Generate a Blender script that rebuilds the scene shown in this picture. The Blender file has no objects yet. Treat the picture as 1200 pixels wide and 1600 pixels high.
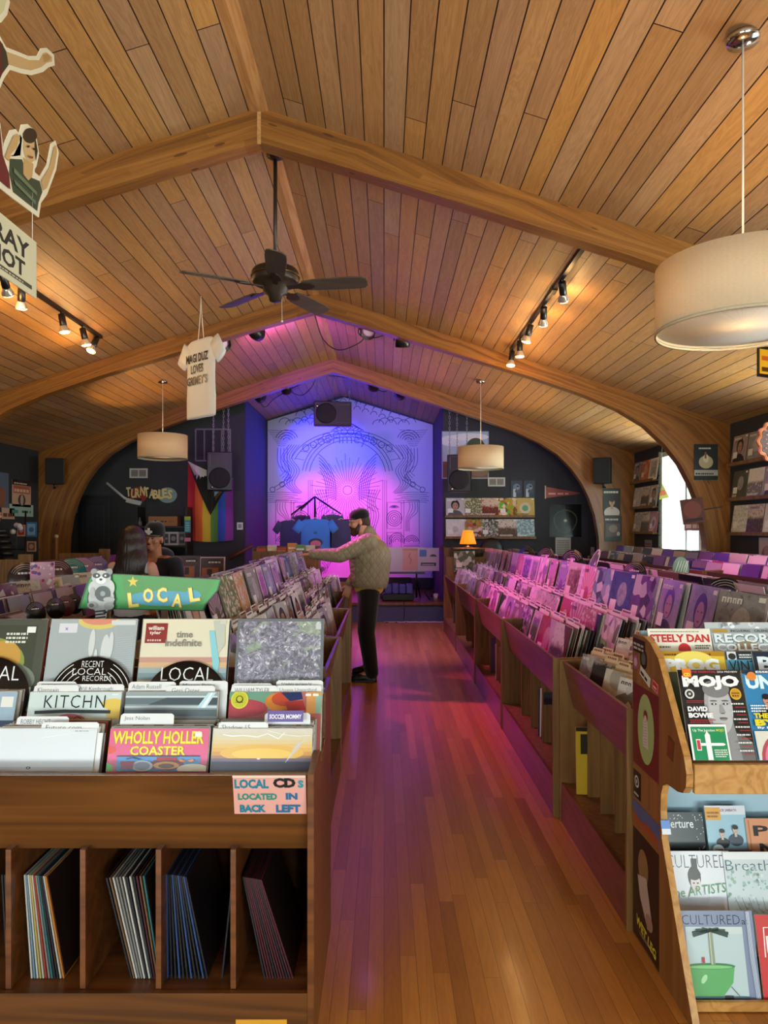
import bpy, bmesh, math, random
from mathutils import Vector, Matrix, Euler
S = bpy.context.scene
COL = S.collection
R = math.radians
PI = math.pi
rnd = random.Random(7)

# ------------------------------------------------------------------ camera, world, lights, exposure
F = 1110.0            # focal length in pixels of the 1200x1600 frame
CAMZ = 1.53
cam = bpy.data.cameras.new('camera')
cam.sensor_fit = 'VERTICAL'; cam.sensor_height = 36.0; cam.lens = F/1600*36.0
cam.shift_y = 28/1600.0
cam.clip_start = .05
camo = bpy.data.objects.new('camera', cam); COL.objects.link(camo)
camo.location = (0, 0, CAMZ); camo.rotation_euler = (R(90), 0, 0)
S.camera = camo

S.view_settings.view_transform = 'Standard'
S.view_settings.look = 'None'
S.view_settings.gamma = 1
S.view_settings.use_curve_mapping = False
S.view_settings.exposure = 0.32
S.cycles.use_denoising = True
S.cycles.max_bounces = 7
S.cycles.diffuse_bounces = 4
S.cycles.glossy_bounces = 3
S.cycles.transmission_bounces = 4
S.cycles.transparent_max_bounces = 8
S.cycles.sample_clamp_indirect = 4
S.cycles.caustics_reflective = False
S.cycles.caustics_refractive = False

def srgb(h):
    h = h.lstrip('#')
    v = [int(h[i:i+2], 16)/255 for i in (0, 2, 4)]
    return tuple((x/12.92 if x <= .04045 else ((x+.055)/1.055)**2.4) for x in v)

W = bpy.data.worlds.new('sky'); S.world = W; W.use_nodes = True
wn = W.node_tree.nodes; wl = W.node_tree.links
bg = wn['Background']
bg.inputs[0].default_value = (.78, .93, 1.0, 1)
bg.inputs[1].default_value = 3.2

def lamp(name, kind, loc, energy, color, aim=None, size=.1, size_y=None, spot=60, blend=.6, spread=None):
    d = bpy.data.lights.new(name, kind); d.energy = energy; d.color = color
    if kind == 'AREA':
        d.size = size
        if size_y: d.shape = 'RECTANGLE'; d.size_y = size_y
        if spread: d.spread = R(spread)
    else:
        d.shadow_soft_size = size
    if kind == 'SPOT': d.spot_size = R(spot); d.spot_blend = blend
    o = bpy.data.objects.new(name, d); COL.objects.link(o); o.location = loc
    if aim is not None:
        o.rotation_euler = (Vector(aim)-Vector(loc)).to_track_quat('-Z', 'Y').to_euler()
    return o

DAY = (.86, .95, 1.0)
E_FRONT, E_WIN = 70, 45
# daylight through the two shop windows behind the camera and the three windows of the side wall
lamp('daylight', 'AREA', (-2.6, -3.3, 1.75), E_FRONT, DAY, (-2.2, 4, 1.7), 3.2, 2.3)
lamp('daylight', 'AREA', (1.9, -3.3, 1.75), E_FRONT, DAY, (1.6, 4, 1.7), 2.8, 2.3)
for yc, wy in ((2.5, 1.7), (5.95, 1.4), (9.42, 1.25)):
    lamp('daylight', 'AREA', (4.45, yc, 2.1), E_WIN, DAY, (1.5, yc-.2, 1.2), wy, 1.5)

# lamps added outside the windows to brighten the ceiling, standing for pavement bounce
BOUNCE = (1.0, .93, .82)
lamp('added_ceiling_bounce', 'AREA', (-2.6, -3.35, .75), 235, BOUNCE, (-2.0, 2.6, 4.2), 3.2, 1.0)
lamp('added_ceiling_bounce', 'AREA', (1.9, -3.35, .75), 235, BOUNCE, (1.4, 2.6, 4.2), 2.8, 1.0)
for yc, wy in ((2.5, 1.7), (5.95, 1.4), (9.42, 1.25)):
    lamp('added_ceiling_bounce', 'AREA', (4.45, yc, 1.15), 115, BOUNCE, (2.2, yc, 3.4), wy, .7)

# ------------------------------------------------------------------ mesh helpers
class MB:
    """collects shapes for ONE mesh object"""
    def __init__(s, M=None):
        s.v = []; s.f = []; s.mi = []; s.sm = []; s.mats = []; s.M = M
    def m(s, mat):
        if mat is None: return 0
        if mat not in s.mats: s.mats.append(mat)
        return s.mats.index(mat)
    def add(s, vs, fs, mat=None, smooth=False, M=None):
        b = len(s.v); k = s.m(mat)
        for p in vs:
            p = Vector(p)
            if M is not None: p = M @ p
            if s.M is not None: p = s.M @ p
            s.v.append(p)
        for f in fs:
            s.f.append([i+b for i in f]); s.mi.append(k); s.sm.append(smooth)
    def box(s, x0, x1, y0, y1, z0, z1, mat=None, M=None):
        vs = [(x, y, z) for z in (z0, z1) for y in (y0, y1) for x in (x0, x1)]
        s.add(vs, [(0, 2, 3, 1), (4, 5, 7, 6), (0, 1, 5, 4), (2, 6, 7, 3), (0, 4, 6, 2), (1, 3, 7, 5)], mat, False, M)
    def prism(s, poly, a0, a1, axis='y', mat=None, M=None, capmat=None):
        """poly: 2D points; axis: extrusion axis. x -> (y,z); y -> (x,z); z -> (x,y)"""
        def P(p, a):
            if axis == 'x': return (a, p[0], p[1])
            if axis == 'y': return (p[0], a, p[1])
            return (p[0], p[1], a)
        n = len(poly)
        area = sum(poly[i][0]*poly[(i+1) % n][1]-poly[(i+1) % n][0]*poly[i][1] for i in range(n))
        if (area < 0): poly = poly[::-1]
        vs = [P(p, a0) for p in poly]+[P(p, a1) for p in poly]
        flip = (axis == 'y')
        lo = list(range(n)); hi = list(range(n, 2*n))
        side = [(i, (i+1) % n, (i+1) % n+n, i+n) for i in range(n)]
        if flip:
            s.add(vs, [lo, hi[::-1]]+[q[::-1] for q in side], mat, False, M)
        else:
            s.add(vs, [lo[::-1], hi]+side, mat, False, M)
    def tube(s, pts, r, seg=8, mat=None, closed=False, M=None, cap=True):
        pts = [Vector(p) for p in pts]; n = len(pts)
        rr = r if isinstance(r, (list, tuple)) else [r]*n
        vs = []; fs = []
        t0 = (pts[1]-pts[0]).normalized()
        u = t0.orthogonal().normalized()
        for i, p in enumerate(pts):
            if closed: t = (pts[(i+1) % n]-pts[i-1]).normalized()
            elif i == 0: t = t0
            elif i == n-1: t = (pts[-1]-pts[-2]).normalized()
            else: t = (pts[i+1]-pts[i-1]).normalized()
            u = (u-t*u.dot(t))
            u = u.normalized() if u.length > 1e-6 else t.orthogonal().normalized()
            w = t.cross(u)
            for k in range(seg):
                a = 2*PI*k/seg
                vs.append(p+(u*math.cos(a)+w*math.sin(a))*rr[i])
        m = n if closed else n-1
        for i in range(m):
            j = (i+1) % n
            for k in range(seg):
                l = (k+1) % seg
                fs.append((i*seg+k, i*seg+l, j*seg+l, j*seg+k))
        if cap and not closed:
            fs.append(list(range(seg))[::-1]); fs.append([(n-1)*seg+k for k in range(seg)])
        s.add(vs, fs, mat, True, M)
    def lathe(s, prof, seg=24, c=(0, 0, 0), mat=None, M=None, smooth=True, close=False):
        """prof: (radius, z) pairs around the z axis at c"""
        vs = []; fs = []; n = len(prof)
        for (r, z) in prof:
            for k in range(seg):
                a = 2*PI*k/seg
                vs.append((c[0]+r*math.cos(a), c[1]+r*math.sin(a), c[2]+z))
        m = n if close else n-1
        for i in range(m):
            j = (i+1) % n
            for k in range(seg):
                l = (k+1) % seg
                fs.append((i*seg+k, i*seg+l, j*seg+l, j*seg+k))
        if not close:
            if prof[0][0] > 1e-5: fs.append(list(range(seg))[::-1])
            if prof[-1][0] > 1e-5: fs.append([(n-1)*seg+k for k in range(seg)])
        s.add(vs, fs, mat, smooth, M)
    def ball(s, c, r, mat=None, M=None, seg=16, rings=10):
        rx, ry, rz = r if isinstance(r, (list, tuple)) else (r, r, r)
        vs = []; fs = []
        for i in range(rings+1):
            t = PI*i/rings
            for k in range(seg):
                a = 2*PI*k/seg
                vs.append((c[0]+rx*math.sin(t)*math.cos(a), c[1]+ry*math.sin(t)*math.sin(a), c[2]-rz*math.cos(t)))
        for i in range(rings):
            for k in range(seg):
                l = (k+1) % seg
                fs.append((i*seg+k, i*seg+l, (i+1)*seg+l, (i+1)*seg+k))
        s.add(vs, fs, mat, True, M)
    def cap(s, p0, r0, p1, r1, mat=None, seg=14, rings=4, flat=None):
        """tapered capsule"""
        p0 = Vector(p0); p1 = Vector(p1); t = (p1-p0); L = t.length
        t = t/L if L > 1e-6 else Vector((0, 0, 1))
        u = t.orthogonal().normalized(); w = t.cross(u)
        ringsl = []
        for i in range(rings+1):
            a = PI/2*i/rings
            ringsl.append((p0-t*r0*math.cos(a), r0*math.sin(a)))
        for i in range(rings+1):
            a = PI/2*i/rings
            ringsl.append((p1+t*r1*math.sin(a), r1*math.cos(a)))
        vs = []; fs = []
        for c, r in ringsl:
            r = max(r, 1e-5)
            for k in range(seg):
                a = 2*PI*k/seg
                vs.append(c+(u*math.cos(a)+w*math.sin(a))*r)
        for i in range(len(ringsl)-1):
            for k in range(seg):
                l = (k+1) % seg
                fs.append((i*seg+k, i*seg+l, (i+1)*seg+l, (i+1)*seg+k))
        s.add(vs, fs, mat, True)
    def mesh(s, name):
        me = bpy.data.meshes.new(name)
        me.from_pydata([tuple(p) for p in s.v], [], s.f)
        for x in s.mats: me.materials.append(x)
        me.polygons.foreach_set('material_index', s.mi)
        me.polygons.foreach_set('use_smooth', s.sm)
        me.update()
        return me
    def obj(s, name, mat=None, parent=None, loc=None, rot=None, bevel=0, clean=False):
        if isinstance(parent, tuple): parent, loc, rot = None, parent, loc
        if mat is not None and not s.mats: s.mats.append(mat)
        me = s.mesh(name)
        if clean:
            bm = bmesh.new(); bm.from_mesh(me); bmesh.ops.remove_doubles(bm, verts=bm.verts, dist=1e-5)
            bmesh.ops.recalc_face_normals(bm, faces=bm.faces); bm.to_mesh(me); bm.free()
        o = bpy.data.objects.new(name, me); COL.objects.link(o)
        if parent is not None: o.parent = parent
        if loc is not None: o.location = loc
        if rot is not None: o.rotation_euler = rot
        if bevel:
            b = o.modifiers.new('edge', 'BEVEL'); b.width = bevel; b.segments = 2; b.limit_method = 'ANGLE'; b.angle_limit = R(50)
        return o

USED = {}
def tag(o, label, cat, group=None, kind=None):
    o['label'] = label; o['category'] = cat
    USED.setdefault(label, []).append(o.name)
    if group: o['group'] = group
    if kind: o['kind'] = kind
    return o
def thing(name, label, cat, loc=(0, 0, 0), rz=0, group=None):
    o = bpy.data.objects.new(name, None); COL.objects.link(o)
    o.empty_display_size = .1
    o.location = loc; o.rotation_euler = (0, 0, rz)
    return tag(o, label, cat, group)
def struct(o):
    o['kind'] = 'structure'; return o
def px(u, v, y):
    """the place in the room that stands at depth y on the sight line of pixel (u, v)"""
    return Vector(((u-600)/F*y, y, CAMZ-(v-828)/F*y))

# ------------------------------------------------------------------ materials
MC = {}
def pmat(name, color, rough=.6, metal=0, spec=.5, emit=None, estr=0, coat=0, sheen=0, bumpn=0, bscale=40, var=0, vscale=6, alpha=1, trans=0):
    if name in MC: return MC[name]
    m = bpy.data.materials.new(name); m.use_nodes = True
    nt = m.node_tree; b = nt.nodes['Principled BSDF']
    if isinstance(color, str): color = srgb(color)
    b.inputs['Base Color'].default_value = (*color, 1)
    b.inputs['Roughness'].default_value = rough
    b.inputs['Metallic'].default_value = metal
    b.inputs['Specular IOR Level'].default_value = spec
    if coat: b.inputs['Coat Weight'].default_value = coat; b.inputs['Coat Roughness'].default_value = .08
    if sheen: b.inputs['Sheen Weight'].default_value = sheen
    if emit:
        b.inputs['Emission Color'].default_value = (*(srgb(emit) if isinstance(emit, str) else emit), 1)
        b.inputs['Emission Strength'].default_value = estr
    if alpha < 1: b.inputs['Alpha'].default_value = alpha
    if trans: b.inputs['Transmission Weight'].default_value = trans
    tc = None
    if bumpn or var:
        tc = nt.nodes.new('ShaderNodeTexCoord')
    if var:
        n = nt.nodes.new('ShaderNodeTexNoise'); n.inputs['Scale'].default_value = vscale; n.inputs['Detail'].default_value = 4
        nt.links.new(tc.outputs['Object'], n.inputs['Vector'])
        mx = nt.nodes.new('ShaderNodeMix'); mx.data_type = 'RGBA'
        mx.inputs['A'].default_value = (*[c*(1-var) for c in color], 1)
        mx.inputs['B'].default_value = (*[min(1, c*(1+var)) for c in color], 1)
        nt.links.new(n.outputs['Fac'], mx.inputs['Factor']); nt.links.new(mx.outputs['Result'], b.inputs['Base Color'])
    if bumpn:
        n = nt.nodes.new('ShaderNodeTexNoise'); n.inputs['Scale'].default_value = bscale; n.inputs['Detail'].default_value = 3
        nt.links.new(tc.outputs['Object'], n.inputs['Vector'])
        bp = nt.nodes.new('ShaderNodeBump'); bp.inputs['Strength'].default_value = bumpn; bp.inputs['Distance'].default_value = .01
        nt.links.new(n.outputs['Fac'], bp.inputs['Height']); nt.links.new(bp.outputs['Normal'], b.inputs['Normal'])
    MC[name] = m
    return m
INK = {}
def ink(h, rough=.4):
    k = (h, rough)
    if k not in INK:
        INK[k] = pmat('ink_%s_%d' % (h.strip('#'), int(rough*100)), h, rough)
    return INK[k]

class NT:
    def __init__(s, name, rough=.5, spec=.5, coat=0):
        s.m = bpy.data.materials.new(name); s.m.use_nodes = True
        s.t = s.m.node_tree; s.b = s.t.nodes['Principled BSDF']
        s.b.inputs['Roughness'].default_value = rough; s.b.inputs['Specular IOR Level'].default_value = spec
        if coat: s.b.inputs['Coat Weight'].default_value = coat; s.b.inputs['Coat Roughness'].default_value = .12
    def n(s, kind, **kw):
        x = s.t.nodes.new('ShaderNode'+kind)
        for k, v in kw.items(): setattr(x, k, v)
        return x
    def l(s, a, b): s.t.links.new(a, b)
    def val(s, inp, x):
        if hasattr(x, 'links') or hasattr(x, 'is_linked'): s.l(x, inp)
        else: inp.default_value = x
    def math(s, op, a, b=None, c=None):
        x = s.n('Math', operation=op); s.val(x.inputs[0], a)
        if b is not None: s.val(x.inputs[1], b)
        if c is not None: s.val(x.inputs[2], c)
        return x.outputs[0]
    def xyz(s, kind='Object'):
        tc = s.n('TexCoord'); sp = s.n('SeparateXYZ'); s.l(tc.outputs[kind], sp.inputs[0])
        return sp.outputs
    def vec(s, x, y, z):
        c = s.n('CombineXYZ')
        for i, a in enumerate((x, y, z)): s.val(c.inputs[i], a)
        return c.outputs[0]
    def noise(s, v, scale=1, detail=3, dist=0, rough=.5):
        x = s.n('TexNoise'); s.l(v, x.inputs['Vector'])
        x.inputs['Scale'].default_value = scale; x.inputs['Detail'].default_value = detail
        x.inputs['Distortion'].default_value = dist; x.inputs['Roughness'].default_value = rough
        return x.outputs['Fac']
    def attr(s, name):
        x = s.n('Attribute'); x.attribute_name = name; sp = s.n('SeparateXYZ'); s.l(x.outputs['Vector'], sp.inputs[0]); return sp.outputs
    def white(s, v):
        x = s.n('TexWhiteNoise', noise_dimensions='3D'); s.l(v, x.inputs['Vector']); return x.outputs['Value']
    def ramp(s, fac, stops, interp='LINEAR'):
        x = s.n('ValToRGB'); x.color_ramp.interpolation = interp
        e = x.color_ramp.elements
        while len(e) < len(stops): e.new(.5)
        for i, (p, c) in enumerate(stops):
            e[i].position = p; e[i].color = (*(srgb(c) if isinstance(c, str) else c), 1)
        s.l(fac, x.inputs[0]); return x.outputs[0]
    def mix(s, f, a, b, blend='MIX'):
        x = s.n('Mix', data_type='RGBA', blend_type=blend)
        s.val(x.inputs['Factor'], f)
        for nm, q in (('A', a), ('B', b)):
            if isinstance(q, str): q = (*srgb(q), 1)
            elif isinstance(q, tuple) and len(q) == 3: q = (*q, 1)
            s.val(x.inputs[nm], q)
        return x.outputs['Result']
    def base(s, c): s.l(c, s.b.inputs['Base Color'])
    def bump(s, h, strength=.3, dist=.01):
        bp = s.n('Bump'); bp.inputs['Strength'].default_value = strength; bp.inputs['Distance'].default_value = dist
        s.l(h, bp.inputs['Height']); s.l(bp.outputs['Normal'], s.b.inputs['Normal'])

def boards(name, stops, width, length, gap=.0015, gapcol='#20120a', grain=.35, rough=.55, across='X', along='Y', spec=.4, coat=0, bump=.4):
    """boards running along one axis: every board its own tone, long grain, dark joints"""
    k = NT(name, rough, spec, coat); o = k.xyz()
    ax = {'X': 0, 'Y': 1, 'Z': 2}
    a = o[ax[across]]; b = o[ax[along]]
    u = k.math('DIVIDE', a, width); i = k.math('FLOOR', u); f = k.math('FRACT', u)
    r1 = k.white(k.vec(i, 3.3, 1.7))
    w = k.math('ADD', k.math('DIVIDE', b, length), k.math('MULTIPLY', r1, 7.31))
    j = k.math('FLOOR', w); g = k.math('FRACT', w)
    r2 = k.white(k.vec(i, j, 5.1))
    base = k.ramp(r2, stops)
    off = k.math('MULTIPLY', r2, 61.7)
    n1 = k.noise(k.vec(k.math('MULTIPLY', a, 60), k.math('MULTIPLY', b, 2.2), off), 1, 4, .6)
    n2 = k.noise(k.vec(k.math('MULTIPLY', a, 14), k.math('MULTIPLY', b, .9), off), 1, 3, 2.2)
    ring = k.math('FRACT', k.math('MULTIPLY', n2, 7))
    ring = k.math('ABSOLUTE', k.math('SUBTRACT', ring, .5))
    gr = k.math('ADD', k.math('MULTIPLY', n1, .65), k.math('MULTIPLY', ring, .7))
    dark = k.mix(1.0, base, (.52, .45, .40), 'MULTIPLY')
    col = k.mix(k.math('MULTIPLY', gr, grain*1.5), base, dark)
    e1 = k.math('MULTIPLY', k.math('MINIMUM', f, k.math('SUBTRACT', 1, f)), width)
    e2 = k.math('MULTIPLY', k.math('MINIMUM', g, k.math('SUBTRACT', 1, g)), length)
    e = k.math('MINIMUM', e1, e2)
    gp = k.math('LESS_THAN', e, gap)
    k.base(k.mix(gp, col, gapcol))
    if bump:
        h = k.math('SUBTRACT', k.math('MULTIPLY', n1, .15), gp)
        k.bump(h, bump, .004)
    return k.m

def wood(name, c1, c2, c3, along='Z', rough=.45, scale=1.0, coat=0, spec=.45, knots=False):
    k = NT(name, rough, spec, coat); o = k.xyz()
    s = {'X': (2, 34, 34), 'Y': (34, 2, 34), 'Z': (34, 34, 2)}[along]
    v = k.vec(*[k.math('MULTIPLY', o[i], s[i]*scale) for i in range(3)])
    oi = k.n('ObjectInfo')
    n1 = k.noise(v, 1, 5, .5)
    v2 = k.vec(*[k.math('ADD', k.math('MULTIPLY', o[i], s[i]*scale*.22), k.math('MULTIPLY', oi.outputs['Random'], 9.0)) for i in range(3)])
    n2 = k.noise(v2, 1, 3, 1.6)
    ring = k.math('ABSOLUTE', k.math('SUBTRACT', k.math('FRACT', k.math('MULTIPLY', n2, 6)), .5))
    t = k.math('ADD', k.math('MULTIPLY', n1, .6), k.math('MULTIPLY', ring, .8))
    col = k.ramp(t, [(.15, c1), (.5, c2), (.85, c3)])
    if knots:
        vo = k.n('TexVoronoi'); vo.inputs['Scale'].default_value = 1
        k.l(k.vec(*[k.math('MULTIPLY', o[i], (1.6, 3, 9)[i]) for i in range(3)]), vo.inputs['Vector'])
        kn = k.math('LESS_THAN', vo.outputs['Distance'], .10)
        col = k.mix(k.math('MULTIPLY', kn, .75), col, '#3a1d0c')
    k.base(col); k.bump(n1, .06, .002)
    return k.m

# ------------------------------------------------------------------ flat printed things: paper, covers, signs
TXT = {}
def text_mesh(s, bold=0, shear=0, space=1.0):
    key = (s, bold, shear, space)
    if key in TXT: return TXT[key]
    c = bpy.data.curves.new('t', 'FONT'); c.body = s; c.size = 1; c.resolution_u = 2
    c.offset = bold; c.shear = shear; c.space_character = space
    o = bpy.data.objects.new('t', c); COL.objects.link(o)
    dg = bpy.context.evaluated_depsgraph_get(); dg.update()
    me = o.evaluated_get(dg).to_mesh()
    vs = [(v.co.x, v.co.y) for v in me.vertices]; fs = [tuple(p.vertices) for p in me.polygons]
    o.evaluated_get(dg).to_mesh_clear()
    bpy.data.objects.remove(o); bpy.data.curves.remove(c)
    if vs:
        x0 = min(v[0] for v in vs); x1 = max(v[0] for v in vs); y0 = min(v[1] for v in vs); y1 = max(v[1] for v in vs)
    else: x0 = x1 = y0 = y1 = 0
    TXT[key] = (vs, fs, x0, x1, y0, y1)
    return TXT[key]

class Art:
    """flat shapes laid over each other on a sheet that faces -y; x to the right, z up"""
    def __init__(s, w, h, t=.003, back='#e8e4da', edge=None, rough=.35, x0=None, z0=0, step=.0004):
        s.mb = MB(); s.w = w; s.h = h; s.k = 0; s.t = t; s.rough = rough; s.step = step
        s.x0 = -w/2 if x0 is None else x0; s.z0 = z0
        if t: s.mb.box(s.x0, s.x0+w, 0, t, z0, z0+h, ink(edge or back, rough))
        s.mb.add([(s.x0, -.0002, z0), (s.x0+w, -.0002, z0), (s.x0+w, -.0002, z0+h), (s.x0, -.0002, z0+h)], [(0, 1, 2, 3)], ink(back, rough)) if t else None
        s.k = 1
    za = 0; zb = 1
    def P(s, p): return (s.x0+p[0]*s.w, s.z0+(s.za+s.zb*p[1])*s.h)
    def clip(s, pts):
        def cut(poly, ax, val, sgn):
            out = []
            for i in range(len(poly)):
                a = poly[i]; b = poly[(i+1) % len(poly)]
                ia = sgn*(a[ax]-val) <= 1e-9; ib = sgn*(b[ax]-val) <= 1e-9
                if ia: out.append(a)
                if ia != ib:
                    t = (val-a[ax])/(b[ax]-a[ax])
                    out.append((a[0]+t*(b[0]-a[0]), a[1]+t*(b[1]-a[1])))
            return out
        for ax, val, sgn in ((0, 0, -1), (0, 1, 1), (1, 0, -1), (1, 1, 1)):
            pts = cut(pts, ax, val, sgn)
            if len(pts) < 3: return []
        return pts
    def poly(s, pts, col, clip=True, up=True):
        """points in 0..1 of the sheet"""
        if clip: pts = s.clip(list(pts))
        if len(pts) < 3: return
        a = sum(pts[i][0]*pts[(i+1) % len(pts)][1]-pts[(i+1) % len(pts)][0]*pts[i][1] for i in range(len(pts)))
        if a < 0: pts = pts[::-1]
        y = -.0002-s.step*s.k
        q = [s.P(p) for p in pts]
        s.mb.add([(p[0], y, p[1]) for p in q], [list(range(len(q)))], ink(col, s.rough))
        if up: s.k += 1
    def rect(s, x0, z0, x1, z1, col, up=True): s.poly([(x0, z0), (x1, z0), (x1, z1), (x0, z1)], col, True, up)
    def oval(s, cx, cz, rx, rz=None, col='#000000', n=28, a0=0, a1=360, rot=0, up=True):
        rz = rx*s.w/s.h/s.zb if rz is None else rz
        m = n if a1-a0 >= 360 else n+1
        pts = []
        for i in range(m):
            a = R(a0+(a1-a0)*i/n); x = rx*math.cos(a); z = rz*math.sin(a)
            if rot: x, z = x*math.cos(R(rot))-z*math.sin(R(rot)), x*math.sin(R(rot))+z*math.cos(R(rot))
            pts.append((cx+x, cz+z))
        s.poly(pts, col, True, up)
    def line(s, pts, w, col, closed=False, up=True):
        """ribbon of width w (in sheet widths)"""
        asp = s.w/s.h/s.zb
        P = [(p[0], p[1]/asp) for p in pts]; n = len(P); y = -.0002-s.step*s.k
        vs = []
        for i in range(n):
            if closed: a = P[i-1]; b = P[(i+1) % n]
            else: a = P[max(0, i-1)]; b = P[min(n-1, i+1)]
            dx, dz = b[0]-a[0], b[1]-a[1]; L = math.hypot(dx, dz) or 1
            nx, nz = -dz/L*w/2, dx/L*w/2
            for sg in (1, -1):
                q = s.P((min(1, max(0, P[i][0]+sg*nx)), min(1, max(0, (P[i][1]+sg*nz)*asp))))
                vs.append((q[0], y, q[1]))
        fs = []
        for i in range(n if closed else n-1):
            j = (i+1) % n
            fs.append((i*2, i*2+1, j*2+1, j*2))
        s.mb.add(vs, fs, ink(col, s.rough))
        if up: s.k += 1
    def text(s, t, x, z, h, col, w=None, bold=.02, shear=0, ang=0, align='l', space=1.0, clip=True):
        """x,z: lower left (or centre) in 0..1; h: letter height; w: total width, both in 0..1"""
        vs, fs, x0, x1, y0, y1 = text_mesh(t, bold, shear, space)
        if not vs: return
        sc = h*s.h*s.zb/(y1-y0); sx = sc if w is None else w*s.w/(x1-x0)
        W_ = (x1-x0)*sx; off = 0 if align == 'l' else (-W_/2 if align == 'c' else -W_)
        cx, cz = s.P((x, z)); ca, sa = math.cos(R(ang)), math.sin(R(ang))
        y = -.0002-s.step*s.k
        out = []; bad = set()
        for i, v in enumerate(vs):
            a = (v[0]-x0)*sx+off; b = (v[1]-y0)*sc
            q = (cx+a*ca-b*sa, cz+a*sa+b*ca)
            if clip:
                q = (min(max(q[0], s.x0), s.x0+s.w), min(max(q[1], s.z0), s.z0+s.h))
            out.append((q[0], y, q[1]))
        s.mb.add(out, fs, ink(col, s.rough)); s.k += 1
    def scrawl(s, x, z, w, h, col, lines=3, seed=0, lw=.008, fill=.85):
        """rows of small unreadable print"""
        r = random.Random(seed); y = z+h
        for i in range(lines):
            y0 = z+h*(lines-1-i)/lines; hh = h/lines*.55; cx = x
            while cx < x+w*(fill if i == lines-1 else 1):
                ww = min(r.uniform(.25, .8)*h/lines*1.6, x+w-cx)
                s.rect(cx, y0, cx+ww*.82, y0+hh, col, up=False); cx += ww+.004
        s.k += 1
    def face(s, cx, cz, k, skin, hair, shirt, dark='#2a2020', long=False, turn=0):
        """a plain printed portrait: shoulders, neck, head, hair, features"""
        a = s.w/s.h/s.zb
        def O(x, z, rx, rz, c, **q): s.oval(cx+x*k, cz+z*k*a, rx*k, rz*k*a, c, **q)
        if long: O(0, -.15, .62, .95, hair)
        O(0, -1.75, 1.25, .95, shirt)
        s.poly([(cx-.22*k, cz-1.2*k*a), (cx+.22*k, cz-1.2*k*a), (cx+.2*k, cz-.3*k*a), (cx-.2*k, cz-.3*k*a)], skin)
        O(0, 0, .46, .62, skin); O(.0, -.25, .38, .42, skin)
        O(0, .38, .5, .36, hair); s.poly([(cx-.5*k, cz+.42*k*a), (cx-.46*k, cz-.05*k*a), (cx-.38*k, cz+.3*k*a)], hair); s.poly([(cx+.5*k, cz+.42*k*a), (cx+.46*k, cz-.05*k*a), (cx+.38*k, cz+.3*k*a)], hair)
        for e in (-1, 1):
            O(turn+e*.19, .02, .09, .035, dark); O(turn+e*.19, .13, .13, .022, dark)
        s.poly([(cx+(turn-.03)*k, cz), (cx+(turn+.04)*k, cz), (cx+(turn+.09)*k, cz-.22*k*a), (cx+(turn-.07)*k, cz-.22*k*a)], dark) if k > .2 else None
        O(turn, -.38, .15, .035, dark)
    def obj(s, name, parent=None, loc=(0, 0, 0), rot=(0, 0, 0), **kw):
        return s.mb.obj(name, None, parent, loc, rot, **kw)
# ------------------------------------------------------------------ room materials
M_CEIL = boards('pine_ceiling_boards', [(0, '#ab865c'), (.25, '#c0925a'), (.5, '#b48e6a'), (.75, '#cc9a58'), (1, '#bf9c76')], .124, 3.4, .0032, '#1c0e05', .62, .5)
M_FLOOR = boards('oak_strip_floor', [(0, '#a4662a'), (.4, '#bd7a32'), (.7, '#ca883e'), (1, '#b07030')], .057, 1.15, .0006, '#3a1b08', .45, .33, spec=.5, coat=.15, bump=.12)
k = NT('honey_laminated_timber', .38, .45, .15); o = k.attr('grain')
n1 = k.noise(k.vec(k.math('MULTIPLY', o[0], 2.5), k.math('MULTIPLY', o[1], 70), k.math('MULTIPLY', o[2], 40)), 1, 5, .5)
n2 = k.noise(k.vec(k.math('MULTIPLY', o[0], .7), k.math('MULTIPLY', o[1], 16), k.math('MULTIPLY', o[2], 8)), 1, 3, .6)
lam = k.white(k.vec(k.math('FLOOR', k.math('MULTIPLY', o[1], 26)), k.math('FLOOR', k.math('ADD', k.math('MULTIPLY', o[0], .45), k.math('MULTIPLY', k.math('FLOOR', k.math('MULTIPLY', o[1], 26)), .37))), .5))
tt = k.math('ADD', k.math('ADD', k.math('MULTIPLY', n1, .55), k.math('MULTIPLY', n2, .4)), k.math('MULTIPLY', k.math('SUBTRACT', lam, .5), .22))
cb = k.ramp(tt, [(.25, '#663d16'), (.5, '#8d5a24'), (.75, '#a67236')])
vo = k.n('TexVoronoi'); vo.inputs['Scale'].default_value = 1; k.l(k.vec(k.math('MULTIPLY', o[0], 2.2), k.math('MULTIPLY', o[1], 9), k.math('MULTIPLY', o[2], 5)), vo.inputs['Vector'])
cb = k.mix(k.math('MULTIPLY', k.math('LESS_THAN', vo.outputs['Distance'], .09), .7), cb, '#3a1d0c')
k.base(cb); k.bump(n1, .06, .002); M_BEAM = k.m
M_DARK = pmat('slate_wall_paint', '#2d3034', .75, var=.12, vscale=3)
M_NAVY = pmat('navy_wall_paint', '#3a4060', .7, var=.08, vscale=3)
M_WHITEP = pmat('white_paint', '#dfe3e2', .5)
M_BLACK = pmat('black_plastic', '#0d0d0f', .45)
M_BLACKM = pmat('black_metal', '#131315', .35, spec=.6)
M_CHROME = pmat('chrome', '#c9c9c9', .15, 1)
M_STEEL = pmat('galvanised_chain', '#9b9ba0', .35, 1)
M_CORD = pmat('white_cord', '#e5e0d2', .6)
M_GLASSM = None
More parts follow.
